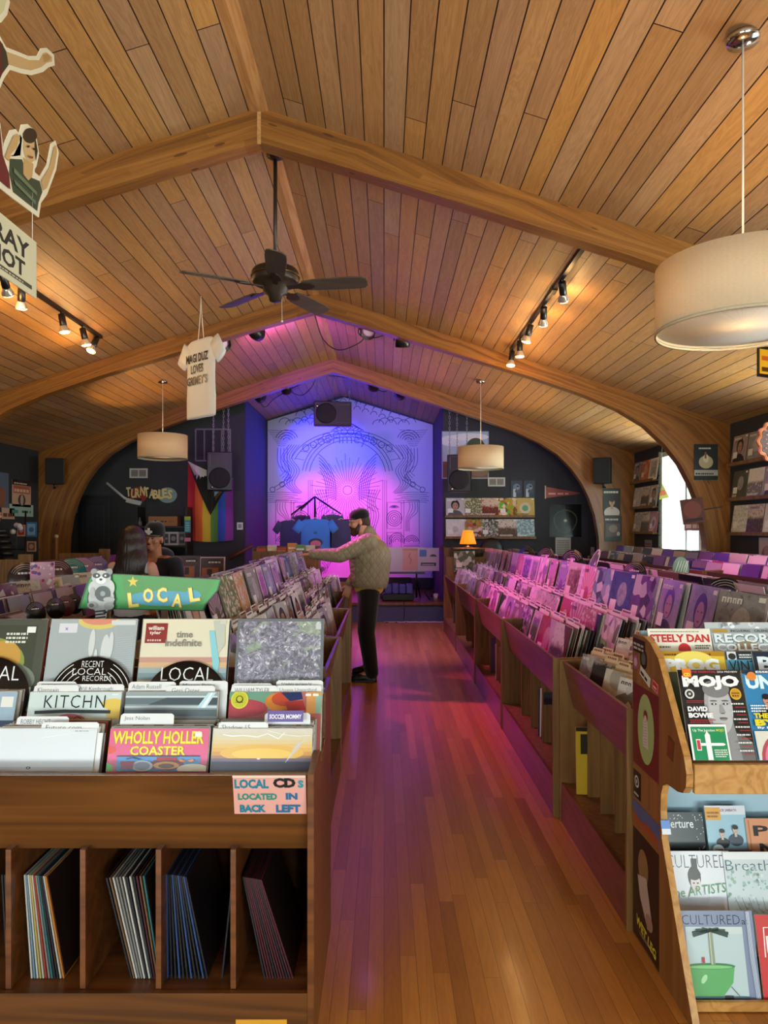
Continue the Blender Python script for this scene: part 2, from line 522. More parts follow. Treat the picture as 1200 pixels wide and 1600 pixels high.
def glass():
    global M_GLASSM
    if M_GLASSM: return M_GLASSM
    m = bpy.data.materials.new('window_glass'); m.use_nodes = True; t = m.node_tree
    for n in list(t.nodes): t.nodes.remove(n)
    o = t.nodes.new('ShaderNodeOutputMaterial'); a = t.nodes.new('ShaderNodeBsdfTransparent'); g = t.nodes.new('ShaderNodeBsdfGlossy')
    a.inputs[0].default_value = (.93, .98, .98, 1); g.inputs['Roughness'].default_value = .03
    x = t.nodes.new('ShaderNodeMixShader'); x.inputs[0].default_value = .06
    t.links.new(a.outputs[0], x.inputs[1]); t.links.new(g.outputs[0], x.inputs[2]); t.links.new(x.outputs[0], o.inputs[0])
    M_GLASSM = m; return m

XR, XL, XC = 3.95, -5.45, -.8
ZR, SL = 4.235, .315
YB, YS, YF = 12.0, 14.3, -3.0
def ceil(x): return ZR-SL*abs(x-XC)

# floor
m = MB(); m.box(XL-.2, XR+.2, YF-.2, YB+.1, -.1, 0, M_FLOOR); struct(m.obj('floor'))
# ceiling, two slopes meeting at the ridge
m = MB()
for s in (-1, 1):
    xe = XR+.2 if s > 0 else XL-.2
    m.prism([(XC, ZR), (xe, ceil(xe)), (xe, ceil(xe)+.1), (XC, ZR+.1)], YF-.2, YS+.2, 'y', M_CEIL)
struct(m.obj('ceiling'))
m = MB(); m.prism([(XC-.07, ceil(XC-.07)+.004), (XC, ZR-.03), (XC+.07, ceil(XC+.07)+.004)], YF, YS, 'y', wood('pale_pine_trim', '#a5713f', '#bd8a55', '#c99a66', 'Y', .5))
struct(m.obj('trim_1'))
# arched timber frames
PROF = [(0, 4.015), (.53, 3.855), (1.38, 3.585), (2.3, 3.29), (2.9, 3.075), (3.28, 2.905), (3.57, 2.72), (3.79, 2.50), (3.95, 2.28), (4.07, 2.04), (4.17, 1.75), (4.23, 1.4), (4.25, .7), (4.25, 0)]
def beam(i, y, t, k):
    mb = MB(); GR = []
    for s in (-1, 1):
        lim = (XR-XC if s > 0 else XC-XL)-.002
        inn = [(d*k, z) for d, z in PROF]
        out = []
        for d, z in PROF:
            if d <= 3.57:
                dd = d/3.57*lim; out.append((dd, ZR-SL*dd-.001))
            else: out.append((lim, min(z, ZR-SL*lim-.001)))
        n = len(inn)
        vs = []; arc = [0]
        for j in range(1, n): arc.append(arc[-1]+math.hypot((inn[j][0]+out[j][0]-inn[j-1][0]-out[j-1][0])/2, (inn[j][1]+out[j][1]-inn[j-1][1]-out[j-1][1])/2))
        for yy in (y, y+t):
            for li, lst in enumerate((inn, out)):
                for j, (d, z) in enumerate(lst): vs.append((XC+s*d, yy, z)); GR.append((s*arc[j]+i*9, .0 if li == 0 else math.hypot(out[j][0]-inn[j][0], out[j][1]-inn[j][1]), yy))
        fs = []
        for j in range(n-1):
            a, b, c, d = j, j+1, n+j+1, n+j
            q = [(a, b, c, d), (2*n+d, 2*n+c, 2*n+b, 2*n+a), (a+2*n, b+2*n, b, a), (d, c, c+2*n, d+2*n)]
            if s < 0: q = [x[::-1] for x in q]
            # the timber follows the arch
            fs += q
        mb.add(vs, fs, M_BEAM)
    mb.box(XC-.012, XC+.012, y-.006, y, 4.0, ZR-.01, wood('pale_pine_trim', '#a5713f', '#bd8a55', '#c99a66', 'Y', .5)) if i == 1 else None
    while len(GR) < len(mb.v): GR.append((0, 0, 0))
    o = struct(mb.obj('beam_%d' % i)); at = o.data.attributes.new('grain', 'FLOAT_VECTOR', 'POINT'); at.data.foreach_set('vector', [c for g in GR for c in g])
    bm = bmesh.new(); bm.from_mesh(o.data); bmesh.ops.recalc_face_normals(bm, faces=bm.faces); bm.to_mesh(o.data); bm.free()
beam(1, 4.55, .12, 1.03); beam(2, 8.1, .13, 1.058); beam(3, 11.2, .13, .99)

# side walls; the window side has three openings
def wall_x(name, x0, x1, y0, y1, holes, ztop, mat):
    mb = MB(); ys = y0
    for (a, b, z0, z1) in holes:
        mb.box(x0, x1, ys, a, 0, ztop, mat); mb.box(x0, x1, a, b, 0, z0, mat); mb.box(x0, x1, a, b, z1, ztop, mat); ys = b
    mb.box(x0, x1, ys, y1, 0, ztop, mat)
    return struct(mb.obj(name))
WH = [(1.6, 3.4, .95, 2.6), (5.25, 6.65, .95, 2.6), (8.78, 10.08, .95, 2.62)]
wall_x('wall_right', XR, XR+.16, YF, YS+.1, WH, ceil(XR)+.05, M_DARK)
wall_x('wall_left', XL-.16, XL, YF, YS+.1, [], ceil(XL)+.05, M_DARK)
def wall_y(name, x0, x1, y0, y1, mat, holes=()):
    mb = MB()
    def seg(a, b, z0, z1):
        top = lambda x: ceil(x)+.03 if z1 is None else z1
        xs = [a]+([XC] if a < XC < b and z1 is None else [])+[b]
        mb.prism([(x, z0) for x in (a, b)]+[(x, top(x)) for x in xs[::-1]], y0, y1, 'y', mat)
    c = x0
    for (a, b, z0, z1) in holes:
        seg(c, a, 0, None); seg(a, b, 0, z0); seg(a, b, z1, None); c = b
    seg(c, x1, 0, None)
    return struct(mb.obj(name))
XSL, XSR = -2.36, 1.0
wall_y('wall_back_left', XL, XSL, YB, YB+.12, M_DARK)
wall_y('wall_back_right', XSR, XR, YB, YB+.12, M_DARK)
wall_y('wall_stage_back', XL, XR, YS, YS+.12, M_NAVY)
FH = [(-4.2, -1.0, .6, 2.6), (.5, 3.3, .6, 2.6)]
wall_y('wall_front', XL, XR, YF-.12, YF, M_DARK, FH)
m = MB(); m.prism([(YB+.12, 0), (YS, 0), (YS, ceil(XSL)+.02), (YB+.12, ceil(XSL)+.02)], XSL-.12, XSL, 'x', M_NAVY); struct(m.obj('wall_stage_left'))
m = MB(); m.prism([(YB+.12, 0), (YS, 0), (YS, ceil(XSR)+.02), (YB+.12, ceil(XSR)+.02)], XSR, XSR+.12, 'x', M_NAVY); struct(m.obj('wall_stage_right'))
# stage floor and riser
m = MB()
m.box(XSL, XSR, 11.78, YS, .285, .325, boards('stage_boards', [(0, '#7c4424'), (.5, '#94532c'), (1, '#85492a')], .06, 1.0, .0006, '#3a1b08', .3, .3, bump=.1))
m.box(XSL+.01, XSR-.01, 11.82, YS, 0, .285, pmat('blue_grey_riser', '#4a5674', .6))
struct(m.obj('floor_stage'))
m = MB(); m.box(XSL, XSR, YS-.02, YS, .325, .56, pmat('dark_baseboard', '#14151c', .5)); struct(m.obj('baseboard_stage'))
# windows
M_FRAME = pmat('pale_window_paint', '#c7d8d8', .45)
def window_x(i, y0, y1, z0, z1):
    mb = MB(); x0, x1 = XR-.03, XR+.17; f = .07
    mb.box(x0, x1, y0, y0+f, z0, z1); mb.box(x0, x1, y1-f, y1, z0, z1); mb.box(x0, x1, y0+f, y1-f, z0, z0+f); mb.box(x0, x1, y0+f, y1-f, z1-f, z1)
    yc = (y0+y1)/2
    mb.box(XR+.06, XR+.12, yc-.03, yc+.03, z0+f, z1-f)
    mb.box(XR-.06, XR, y0-.05, y1+.05, z0-.03, z0)
    w = struct(mb.obj('window_%d' % i, M_FRAME, bevel=.004))
    g = MB(); g.box(XR+.085, XR+.09, y0+f, y1-f, z0+f, z1-f, glass()); g.obj('pane', None, w)
for i, (a, b, z0, z1) in enumerate(WH): window_x(i+1, a, b, z0, z1)
def window_y(i, xa, xb, z0, z1):
    mb = MB(); f = .07; y0, y1 = YF-.13, YF+.03
    mb.box(xa, xa+f, y0, y1, z0, z1); mb.box(xb-f, xb, y0, y1, z0, z1); mb.box(xa+f, xb-f, y0, y1, z0, z0+f); mb.box(xa+f, xb-f, y0, y1, z1-f, z1)
    w = struct(mb.obj('window_%d' % i, M_FRAME)); g = MB(); g.box(xa+f, xb-f, YF-.07, YF-.065, z0+f, z1-f, glass()); g.obj('pane', None, w)
window_y(4, *FH[0]); window_y(5, *FH[1])
# what the side window looks out on
m = MB(); m.box(7.5, 7.8, 2, 26, 0, 2.3, pmat('pale_outside_wall', '#cfd6d2', .8)); m.box(4.03, 14, -4, 26, -.15, -.05, pmat('outside_paving', '#b9bdb8', .9)); struct(m.obj('ground_outside'))
# dark door in the back wall
m = MB(); m.box(-5.16, -4.02, YB-.02, YB-.001, 0, 2.12, pmat('black_door_paint', '#15161a', .5)); d = struct(m.obj('door_1'))
for k, (a, b) in enumerate(((-5.1, -4.62), (-4.56, -4.08))):
    m = MB(); m.box(a, b, YB-.05, YB-.021, .03, 2.06, pmat('black_door_paint', '#15161a', .5)); m.box(a+.08, b-.08, YB-.058, YB-.05, .9, 1.95, pmat('black_door_panel', '#1b1c21', .5)); m.obj('door_leaf', None, d, bevel=.004)
m = MB(); m.box(-4.5, -4.3, YB-.09, YB-.06, 1.05, 1.1, M_BLACKM); m.box(-4.49, -4.47, YB-.07, YB-.05, 1.05, 1.1, M_BLACKM); m.obj('push_bar', None, d)

# ------------------------------------------------------------------ things under the ceiling
WARM = (1.0, .56, .2)
def linen(name, col):
    k = NT(name, .8, .2); o = k.xyz()
    ang = k.math('MULTIPLY', k.math('ARCTAN2', o[1], o[0]), 90)
    w = k.math('ADD', k.math('SINE', ang), k.math('SINE', k.math('MULTIPLY', o[2], 900)))
    n = k.noise(k.vec(k.math('MULTIPLY', ang, .3), k.math('MULTIPLY', o[2], 200), 0), 1, 3)
    c = srgb(col)
    cc = k.mix(k.math('ADD', k.math('MULTIPLY', w, .04), n), tuple(x*.82 for x in c), c)
    k.base(cc)
    tr = k.n('BsdfTranslucent'); k.l(cc, tr.inputs[0]); mx = k.n('MixShader'); mx.inputs[0].default_value = .35
    out = [x for x in k.t.nodes if x.type == 'OUTPUT_MATERIAL'][0]
    k.l(k.b.outputs[0], mx.inputs[1]); k.l(tr.outputs[0], mx.inputs[2]); k.l(mx.outputs[0], out.inputs[0])
    return k.m
M_LINEN = linen('oatmeal_linen', '#e6d8bc')
M_DIFF = linen('white_diffuser', '#eef0f0')
def pendant(x, y, zm, zt, zb, r, e, label, group=None):
    t = thing('pendant_lamp', label, 'lamp', (x, y, zm), 0, group)
    h0, h1 = zb-zm, zt-zm
    c = MB(); c.lathe([(.06, .0), (.065, -.012), (.06, -.03), (.012, -.036)], 24, (0, 0, 0), M_CHROME); c.obj('canopy', None, t)
    c = MB(); c.tube([(0, 0, -.03), (0, 0, h1-.05)], .004, 6, M_CORD); c.obj('cord', None, t)
    s = MB(); s.lathe([(r, h0), (r, h1), (r-.005, h1), (r-.005, h0)], 56, (0, 0, 0), M_LINEN, close=True)
    s.lathe([(r+.002, h0), (r+.002, h0+.012), (r-.006, h0+.012), (r-.006, h0)], 56, (0, 0, 0), M_LINEN, close=True); s.obj('shade', None, t)
    q = MB(); q.lathe([(0, h0+.02), (r-.007, h0+.02), (r-.007, h0+.024), (0, h0+.024)], 56, (0, 0, 0), M_DIFF); q.obj('diffuser', None, t)
    b = MB(); b.lathe([(.014, .09), (.014, .045), (.03, .02), (.034, -.005), (.024, -.028), (0, -.036)], 16, (0, 0, (h0+h1)/2-.01), pmat('bulb_glass', '#fff1d0', .3, emit='#ffb45a', estr=6)); 
    b.tube([(0, 0, h1-.05), (0, 0, (h0+h1)/2+.06)], .016, 8, M_BLACK)
    for a in (0, 120, 240): b.tube([(0, 0, h1-.05), (math.cos(R(a))*(r-.004), math.sin(R(a))*(r-.004), h1-.02)], .003, 5, M_STEEL)
    b.obj('bulb', None, t)
    l = lamp('pendant_glow', 'POINT', (x, y, (zt+zb)/2-.08), e, WARM, size=.05)
pendant(1.45, 2.87, ceil(1.45), 2.605, 2.335, .333, 40, 'big oatmeal drum pendant hanging closest, above the magazine rack')
pendant(-2.99, 9.6, ceil(-2.99), 2.81, 2.49, .325, 34, 'drum pendant glowing warm over the turntables corner')
pendant(1.32, 9.7, ceil(1.32), 2.66, 2.36, .31, 30, 'drum pendant in front of the hung landscape print')
pendant(-3.05, 2.87, ceil(-3.05), 2.605, 2.335, .333, 26, 'added drum pendant out of the frame over the counter side bins')  # unseen pendant, added for extra light in the near bay

# ceiling fan
M_FAN = pmat('bronze_fan_metal', '#3a2e25', .4, .3); M_BLADE = wood('dark_fan_blade', '#40372f', '#50463c', '#5c5044', 'X', .4)
FX, FY, FZ = -.765, 5.0, 3.24
fan = thing('ceiling_fan', 'dark five blade ceiling fan on a long rod under the ridge', 'fan', (FX, FY, FZ))
m = MB(); m.tube([(0, 0, .12), (0, 0, ZR-.04-FZ)], .014, 10, M_FAN); m.lathe([(.07, 0), (.06, -.05), (.02, -.07)], 20, (0, 0, ZR-.03-FZ), M_FAN); m.obj('rod', None, fan)
m = MB(); m.lathe([(.0, .17), (.05, .165), (.06, .13), (.15, .12), (.165, .10), (.165, .035), (.15, .02), (.09, .0), (.085, -.04), (.05, -.06), (.04, -.10), (0, -.105)], 32, (0, 0, 0), M_FAN)
m.tube([(.168*math.cos(a*PI/16), .168*math.sin(a*PI/16), .07) for a in range(32)], .006, 6, pmat('brass_ring', '#7a6238', .3, .9), closed=True); m.obj('motor', None, fan)
for k in range(5):
    a = R(-81+72*k)
    M = Matrix.Rotation(a, 4, 'Z') @ Matrix.Translation((0, 0, .0)) @ Matrix.Rotation(R(-13), 4, 'X')
    b = MB(M); prof = [(.2, -.05), (.28, -.065), (.55, -.072), (.63, -.066), (.655, -.04), (.66, 0), (.655, .04), (.63, .066), (.55, .072), (.28, .065), (.2, .05)]
    b.prism(prof, -.004, .004, 'z', M_BLADE); bl = b.obj('blade', None, fan, bevel=.002)
    b = MB(M); b.prism([(.07, -.015), (.16, -.02), (.2, -.045), (.26, -.03), (.29, 0), (.26, .03), (.2, .045), (.16, .02), (.07, .015)], -.012, -.005, 'z', M_FAN); b.obj('blade_arm', None, bl)
m = MB(); m.tube([(.05, -.03, -.1), (.052, -.03, -.24)], .0015, 5, M_CORD); m.ball((.052, -.03, -.25), .008, M_CORD); m.obj('pull_chain', None, fan)

# track lights
M_BULB = pmat('reflector_bulb_face', '#fff4dc', .3, emit='#ffcf86', estr=9)
M_REFL = pmat('silver_reflector', '#d8d2c4', .2, .6)
def track(x, y0, y1, heads, label):
    z = ceil(x)
    t = thing('track_light', label, 'track light', (x, y0, z))
    m = MB(); m.box(-.018, .018, 0, y1-y0, -.028, .004, M_BLACKM); m.box(-.024, .024, (y1-y0)*.35, (y1-y0)*.35+.12, -.04, 0, M_BLACKM); m.obj('rail', None, t)
    for (yy, tilt, spin) in heads:
        M = Matrix.Translation((0, yy-y0, -.028)) @ Matrix.Rotation(R(spin), 4, 'Z') @ Matrix.Rotation(R(tilt), 4, 'X')
        h = MB(M); h.tube([(0, 0, 0), (0, 0, -.03)], .008, 8, M_BLACKM); h.lathe([(.02, -.02), (.03, -.025), (.031, -.125), (.028, -.13)], 18, (0, 0, 0), M_BLACKM); ho = h.obj('lamp_head', None, t)
        b = MB(M); b.lathe([(.028, -.128), (.032, -.14), (.047, -.175), (.048, -.185)], 20, (0, 0, 0), M_REFL); b.lathe([(.046, -.184), (.04, -.193), (.02, -.198), (0, -.2)], 20, (0, 0, 0), M_BULB); b.obj('bulb', None, ho)
        p = Matrix.Translation((x, y0, z)) @ M @ Vector((0, 0, -.27))
        lamp('track_glow', 'POINT', p, 5.5, WARM, size=.05)
track(1.407, 4.75, 7.86, [(5.62, 50, -20), (6.25, 42, -10), (6.78, 20, 40), (7.35, 4, 0), (7.78, 8, 120)], 'black track of five reflector bulbs on the window side of the ceiling')
track(-2.957, 4.75, 7.42, [(5.5, 45, 10), (5.8, 30, 30), (6.5, 10, -60), (6.95, 15, -40), (7.33, 25, 150)], 'black track of reflector bulbs on the counter side of the ceiling')
# ------------------------------------------------------------------ speakers, stage lights, hung things
M_GRILL = pmat('speaker_grille', '#17171a', .55, bumpn=.8, bscale=260)
def pa_speaker(loc, rz, w, h, d, label, lying=False, chain=None, tilt=0):
    t = thing('loudspeaker', label, 'speaker', loc, R(rz))
    MM = (Matrix.Rotation(R(90), 4, 'Y') if lying else Matrix.Identity(4)) @ Matrix.Rotation(R(tilt), 4, 'X')
    m = MB(MM); m.prism([(-w/2, d*.0), (w/2, 0), (w/2, d*.45), (w*.3, d), (-w*.3, d), (-w/2, d*.45)], -h/2, h/2, 'z', M_BLACK); m.obj('cabinet', None, t, bevel=.012)
    m = MB(MM)
    m.lathe([(w*.40, 0), (w*.42, .012), (w*.36, .02), (w*.12, .004), (0, .012)], 28, (0, 0, 0), M_GRILL, M=Matrix.Translation((0, -.002, -h*.18)) @ Matrix.Rotation(R(90), 4, 'X')); m.obj('woofer', None, t)
    m = MB(MM); vs = [(-w*.38, -.004, h*.1), (w*.38, -.004, h*.1), (w*.38, -.004, h*.44), (-w*.38, -.004, h*.44), (-w*.1, .05, h*.2), (w*.1, .05, h*.2), (w*.1, .05, h*.34), (-w*.1, .05, h*.34)]
    m.add(vs, [(0, 1, 5, 4), (1, 2, 6, 5), (2, 3, 7, 6), (3, 0, 4, 7), (4, 5, 6, 7)], pmat('horn_plastic', '#5a545c', .35)); m.obj('horn', None, t)
    m = MB(MM); m.lathe([(.022, 0), (.022, .006), (0, .007)], 16, (0, 0, 0), M_CHROME, M=Matrix.Translation((-w*.3, -.012, -h*.42)) @ Matrix.Rotation(R(90), 4, 'X')); m.obj('badge', None, t)
    if chain:
        for (cx, cy) in chain:
            z0 = (w if lying else h)/2; x = loc[0]+cx; L = ceil(x)-loc[2]
            c = MB(); n = int((L-z0)/.045)
            for i in range(n):
                zz = z0+.022+i*(L-z0)/n; ax = i % 2
                ring = [((.012*math.cos(a*PI/4) if ax else 0), (0 if ax else .012*math.cos(a*PI/4)), .03*math.sin(a*PI/4)) for a in range(8)]
                c.tube([(cx+p[0], cy+p[1], zz+p[2]) for p in ring], .0035, 5, M_STEEL, closed=True)
            co = c.obj('chain', None, t)
            co.rotation_euler = (0, 0, -R(rz))
    return t
p = px(520, 646, 11.7)
pa_speaker(p, 6, .40, .62, .32, 'black loudspeaker lying on its side, hung above the stage by chains', True, [(-.27, .12), (.27, .12), (-.02, .3)], 0)
p = px(343, 736, 11.4)
pa_speaker(p, 12, .40, .62, .34, 'black loudspeaker hung on chains before the rainbow flag', False, [(-.12, .1), (.12, .1), (0, .28)])
p = px(717, 739, 11.4)
pa_speaker(p, -12, .38, .60, .34, 'black loudspeaker hung on chains before the landscape print', False, [(-.14, .1), (.14, .1), (0, .28)])
def wall_speaker(loc, rz, label):
    t = thing('wall_speaker', label, 'speaker', loc, R(rz))
    m = MB(); m.prism([(-.13, .0), (.13, 0), (.13, .1), (.06, .19), (-.06, .19), (-.13, .1)], -.2, .2, 'z', M_BLACK); m.obj('cabinet', None, t, bevel=.01)
    m = MB(); m.box(-.12, .12, -.012, 0, -.19, .19, M_GRILL); m.obj('grille', None, t)
    m = MB(); m.tube([(0, .1, -.2), (0, .12, -.25), (0, .22, -.25)], .018, 8, M_BLACKM); m.obj('bracket', None, t)
wall_speaker(px(86, 736, 10.93), 28, 'black wall speaker on the timber post by the dark doors')
wall_speaker(px(940, 735, 10.93), -30, 'black wall speaker on the timber post beside the record ledges')

# par cans: two behind each side of the middle and far timber frames
def par(x, y, z, aim, e, col, label, spot=70, blend=.8):
    t = thing('stage_light', label, 'stage light', (x, y, z))
    q = (Vector(aim)-Vector((x, y, z))).to_track_quat('-Z', 'Y').to_matrix().to_4x4()
    m = MB(q); m.lathe([(.02, .1), (.07, .08), (.085, .02), (.088, -.07), (.082, -.07), (.075, .0), (0, .02)], 24, (0, 0, 0), M_BLACKM); m.obj('can', None, t)
    m = MB(q); m.lathe([(.078, -.03), (.05, -.036), (0, -.038)], 20, (0, 0, 0), pmat('lens_'+label[:12].replace(' ', '_'), '#dddddd', .2, emit=col, estr=.12)); m.obj('lens', None, t)
    m = MB(); up = ceil(x)-z
    m.tube([(-.1, 0, 0), (-.1, 0, .1), (0, 0, .13), (.1, 0, .1), (.1, 0, 0)], .008, 6, M_BLACKM); m.tube([(0, 0, .13), (0, 0, up)], .012, 6, M_BLACKM); m.obj('yoke', None, t)
    d = (Vector(aim)-Vector((x, y, z))).normalized()
    lamp('stage_beam', 'SPOT', Vector((x, y, z))+d*.1, e, col, aim, .08, spot=spot, blend=blend).data.specular_factor = .04
BLUE = (.02, .02, 1.0); MAG = (1.0, .03, .55); PUR = (.55, .10, 1.0); PINK = (1.0, .12, .62); LAV = (.03, .05, 1.0)
def parx(u, y, drop=.16):
    x = (u-600)/F*y; return x, y, ceil(x)-drop
par(*parx(346, 8.36), (1.5, 6.1, .95), 760, PINK, 'small black stage light behind the white shirt, by the middle timber frame', 52)
par(*parx(400, 8.36), (-1.1, 9.9, 3.9), 150, PUR, 'small black stage light right of the white shirt', 120)
par(*parx(576, 8.36), (-.85, 6.2, 1.2), 130, PUR, 'small black stage light with looped cables past the fan', 46)
par(*parx(629, 8.36), (.25, 9.7, 0), 330, (.8, .4, .9), 'small black stage light furthest from the fan on the middle frame', 60)
par(*parx(405, 11.5), (-1.2, YS, 2.95), 1900, BLUE, 'small black stage light with a white tag near the hung speaker', 40)
par(*parx(447, 11.5), (-1.25, YS, 1.6), 400, MAG, 'small black stage light between the white tag and the hung speaker', 40)
par(*parx(584, 11.5), (-.45, YS, 1.6), 400, MAG, 'small black stage light first on the window side of the hung speaker', 42)
par(*parx(626, 11.5), (-.3, YS, 2.6), 150, LAV, 'small black stage light second on the window side of the hung speaker', 85)
# loose cables
def cable(pts, label, r=.006, mat=None):
    P = [px(*q) for q in pts]; out = []
    for i in range(len(P)-1):
        a = P[max(i-1, 0)]; b = P[i]; c = P[i+1]; d = P[min(i+2, len(P)-1)]
        for k in range(6):
            s = k/6; out.append(.5*((2*b)+(c-a)*s+(2*a-5*b+4*c-d)*s*s+(3*b-a-3*c+d)*s**3))
    out.append(P[-1])
    m = MB(); m.tube(out, r, 6, mat or M_BLACK); return tag(m.obj('power_cable'), label, 'cable')
cable([(492, 492, 8.4), (505, 530, 8.45), (530, 547, 8.45), (565, 533, 8.45), (572, 512, 8.4)], 'black cable sagging in a deep loop past the fan')
cable([(508, 493, 8.3), (525, 496, 8.3), (541, 490, 8.3)], 'short black cable under the peak of the middle frame')
cable([(562, 510, 8.4), (560, 520, 8.42), (570, 528, 8.42), (584, 528, 8.42), (598, 524, 8.42), (612, 516, 8.4)], 'black cable looping between two stage lights')
cable([(349, 525, 8.36), (362, 520, 8.4), (378, 512, 8.4), (394, 508, 8.38)], 'black cable from the white shirt to the next stage light')
cable([(406, 628, 11.5), (415, 636, 11.6), (430, 622, 11.7), (470, 600, 11.7), (500, 588, 11.5), (540, 590, 11.6), (585, 604, 11.5)], 'long black cable draped under the far frame above the stage')
cable([(447, 608, 11.5), (470, 618, 11.9), (486, 606, 11.9), (494, 590, 11.6)], 'thin black cable by the chains of the hung stage speaker')
cable([(585, 606, 11.5), (600, 612, 11.9), (615, 606, 11.8), (626, 620, 11.5)], 'thin black cable linking two stage lights on the window side')

# white shirt on strings
def cloth(name, col, amp=.004, rough=.85):
    return pmat(name, col, rough, sheen=.3, bumpn=.35, bscale=26, spec=.2)
def tee(mb, w, h, mat, sleeve=.2, t=.03, seed=0):
    r = random.Random(seed); n = 28
    rows = [(0.0, .20, .35), (-.012, .36, .7), (-.035, .44, .9), (-.06, .49, 1), (-.16, .5, 1), (-.3, .49, 1.1), (-.5, .49, 1.1), (-.75, .5, 1.0), (-.97, .51, .95), (-1, .51, .9)]
    vs = []; fs = []
    for i, (z, k, tt) in enumerate(rows):
        ph = r.uniform(0, 6)
        for j in range(n):
            a = 2*PI*j/n; x = k*w*math.cos(a)
            y = t*tt*math.sin(a)+(.006*math.sin(a*5+ph) if i > 3 else 0)
            zz = z*h-(.03*(1-abs(math.cos(a)))*h if i == 0 and math.sin(a) < 0 else 0)
            vs.append((x, y, zz))
    for i in range(len(rows)-1):
        for j in range(n):
            l = (j+1) % n; fs.append((i*n+j, (i+1)*n+j, (i+1)*n+l, i*n+l))
    fs.append([j for j in range(n)]); fs.append([(len(rows)-1)*n+j for j in range(n)][::-1])
    mb.add(vs, fs, mat, True)
    for s in (-1, 1):
        a = Vector((s*w*.44, 0, -.075*h)); b = Vector((s*(w*.44+sleeve*.62), 0, -.075*h-sleeve*.8))
        d = (b-a).normalized(); nrm = Vector((d.z, 0, -d.x)); vs = []; fs = []
        for q in (0, .33, .66, 1):
            c = a.lerp(b, q); rr = (.085-.012*q)*h/.75*1.1
            for j in range(14):
                an = 2*PI*j/14; vs.append(c+nrm*rr*math.cos(an)+Vector((0, t*.75*math.sin(an), 0)))
        for q in range(3):
            for j in range(14):
                l = (j+1) % 14; f = (q*14+j, q*14+l, (q+1)*14+l, (q+1)*14+j); fs.append(f)
        fs.append([42+j for j in range(14)]); fs.append([j for j in range(14)][::-1])
        mb.add(vs, fs, mat, True)
M_TEE = cloth('white_cotton', '#dfe0dc')
ts = px(314, 529, 7.2)
t = thing('hanging_shirt', 'white shirt with black lettering hung from the ceiling on a string', 't-shirt', ts, R(-42))
m = MB(); tee(m, .5, .80, M_TEE, .22); m.obj('shirt_body', None, t, clean=True)
a = Art(.42, .36, 0, '#dfe0dc', z0=-.48); 
for s_, z_, w_ in (('MAGI DUZ', .66, .92), ('LOVES', .35, .52), ("GRIMEY'S", .03, .84)): a.text(s_, .46, z_, .25, '#161616', w_, .03, 0, 0, 'c')
a.obj('lettering', t, (0, -.037, 0))
m = MB()
top = ceil(ts.x)-ts.z
m.tube([(-.05, 0, -.02), (-.012, 0, top*.6), (0, 0, top)], .004, 6, M_CORD); m.tube([(.05, 0, -.02), (.012, 0, top*.6), (0, 0, top)], .004, 6, M_CORD); m.ball((-.05, 0, -.01), .014, M_CORD); m.obj('string', None, t)

# cut-outs and sign hung at the counter side, seen edge to the frame (they face the aisle)
CX = -1.27
def cut(u, v):
    y = CX*F/(u-600); return (y, CAMZ-(v-828)/F*y)
def cutout(name, label, outline, layers, cat='cutout', strings=()):
    t = thing(name, label, cat, (CX, 0, 0))
    m = MB(); P = [cut(*q) for q in outline]
    cy = sum(p[0] for p in P)/len(P); cz = sum(p[1] for p in P)/len(P)
    big = []
    n = len(P); area = sum(P[i][0]*P[(i+1) % n][1]-P[(i+1) % n][0]*P[i][1] for i in range(n))
    for i in range(n):
        a = P[i-1]; b = P[(i+1) % n]; dx, dz = b[0]-a[0], b[1]-a[1]; L = math.hypot(dx, dz) or 1
        s = -1 if area < 0 else 1
        big.append((P[i][0]+s*dz/L*.011, P[i][1]-s*dx/L*.008))
    m.prism(big, -.004, 0, 'x', ink('#e9e2c6', .5)); m.obj('board', None, t)
    m = MB()
    for k, (pts, col) in enumerate(layers):
        q = [cut(*p_) for p_ in pts]
        ar = sum(q[i][0]*q[(i+1) % len(q)][1]-q[(i+1) % len(q)][0]*q[i][1] for i in range(len(q)))
        if ar < 0: q = q[::-1]
        x = .0006+.0005*k
        m.add([(x, a_, b_) for a_, b_ in q], [list(range(len(q)))], ink(col, .5))
    m.obj('printed_figure', None, t)
    m = MB()
    for (u, v) in strings:
        y, z = cut(u, v); m.tube([(-.002, y, z), (-.002, y, ceil(CX))], .0012, 5, M_CORD)
    if strings: m.obj('string', None, t)
def ov(u, v, ru, rv, n=18, rot=0): return [(u+ru*math.cos(2*PI*i/n)*math.cos(rot)-rv*math.sin(2*PI*i/n)*math.sin(rot), v+ru*math.cos(2*PI*i/n)*math.sin(rot)+rv*math.sin(2*PI*i/n)*math.cos(rot)) for i in range(n)]
arm = [(-40, 70), (-6, 54), (0, 60), (10, 78), (28, 85), (45, 92), (60, 92), (66, 80), (74, 79), (84, 88), (84, 98), (74, 101), (66, 108), (48, 113), (32, 110), (14, 104), (4, 118), (-4, 138), (-40, 150)]
cutout('cardboard_cutout', 'hanging cardboard cutout of an outstretched bare arm with a fist', arm,
       [([(8, 80), (28, 87), (45, 94), (61, 94), (67, 83), (73, 82), (81, 89), (81, 96), (73, 98), (64, 105), (48, 110), (32, 107), (14, 101)], '#c9a873'), ([(66, 86), (74, 84), (79, 90), (76, 95), (68, 97)], '#b58f58'), ([(-40, 72), (-6, 57), (0, 64), (9, 80), (13, 101), (3, 115), (-5, 134), (-40, 146)], '#5a2a22'), ([(2, 66), (8, 80), (12, 100), (4, 112)], '#3c3a2a')], strings=((-20, 70),))
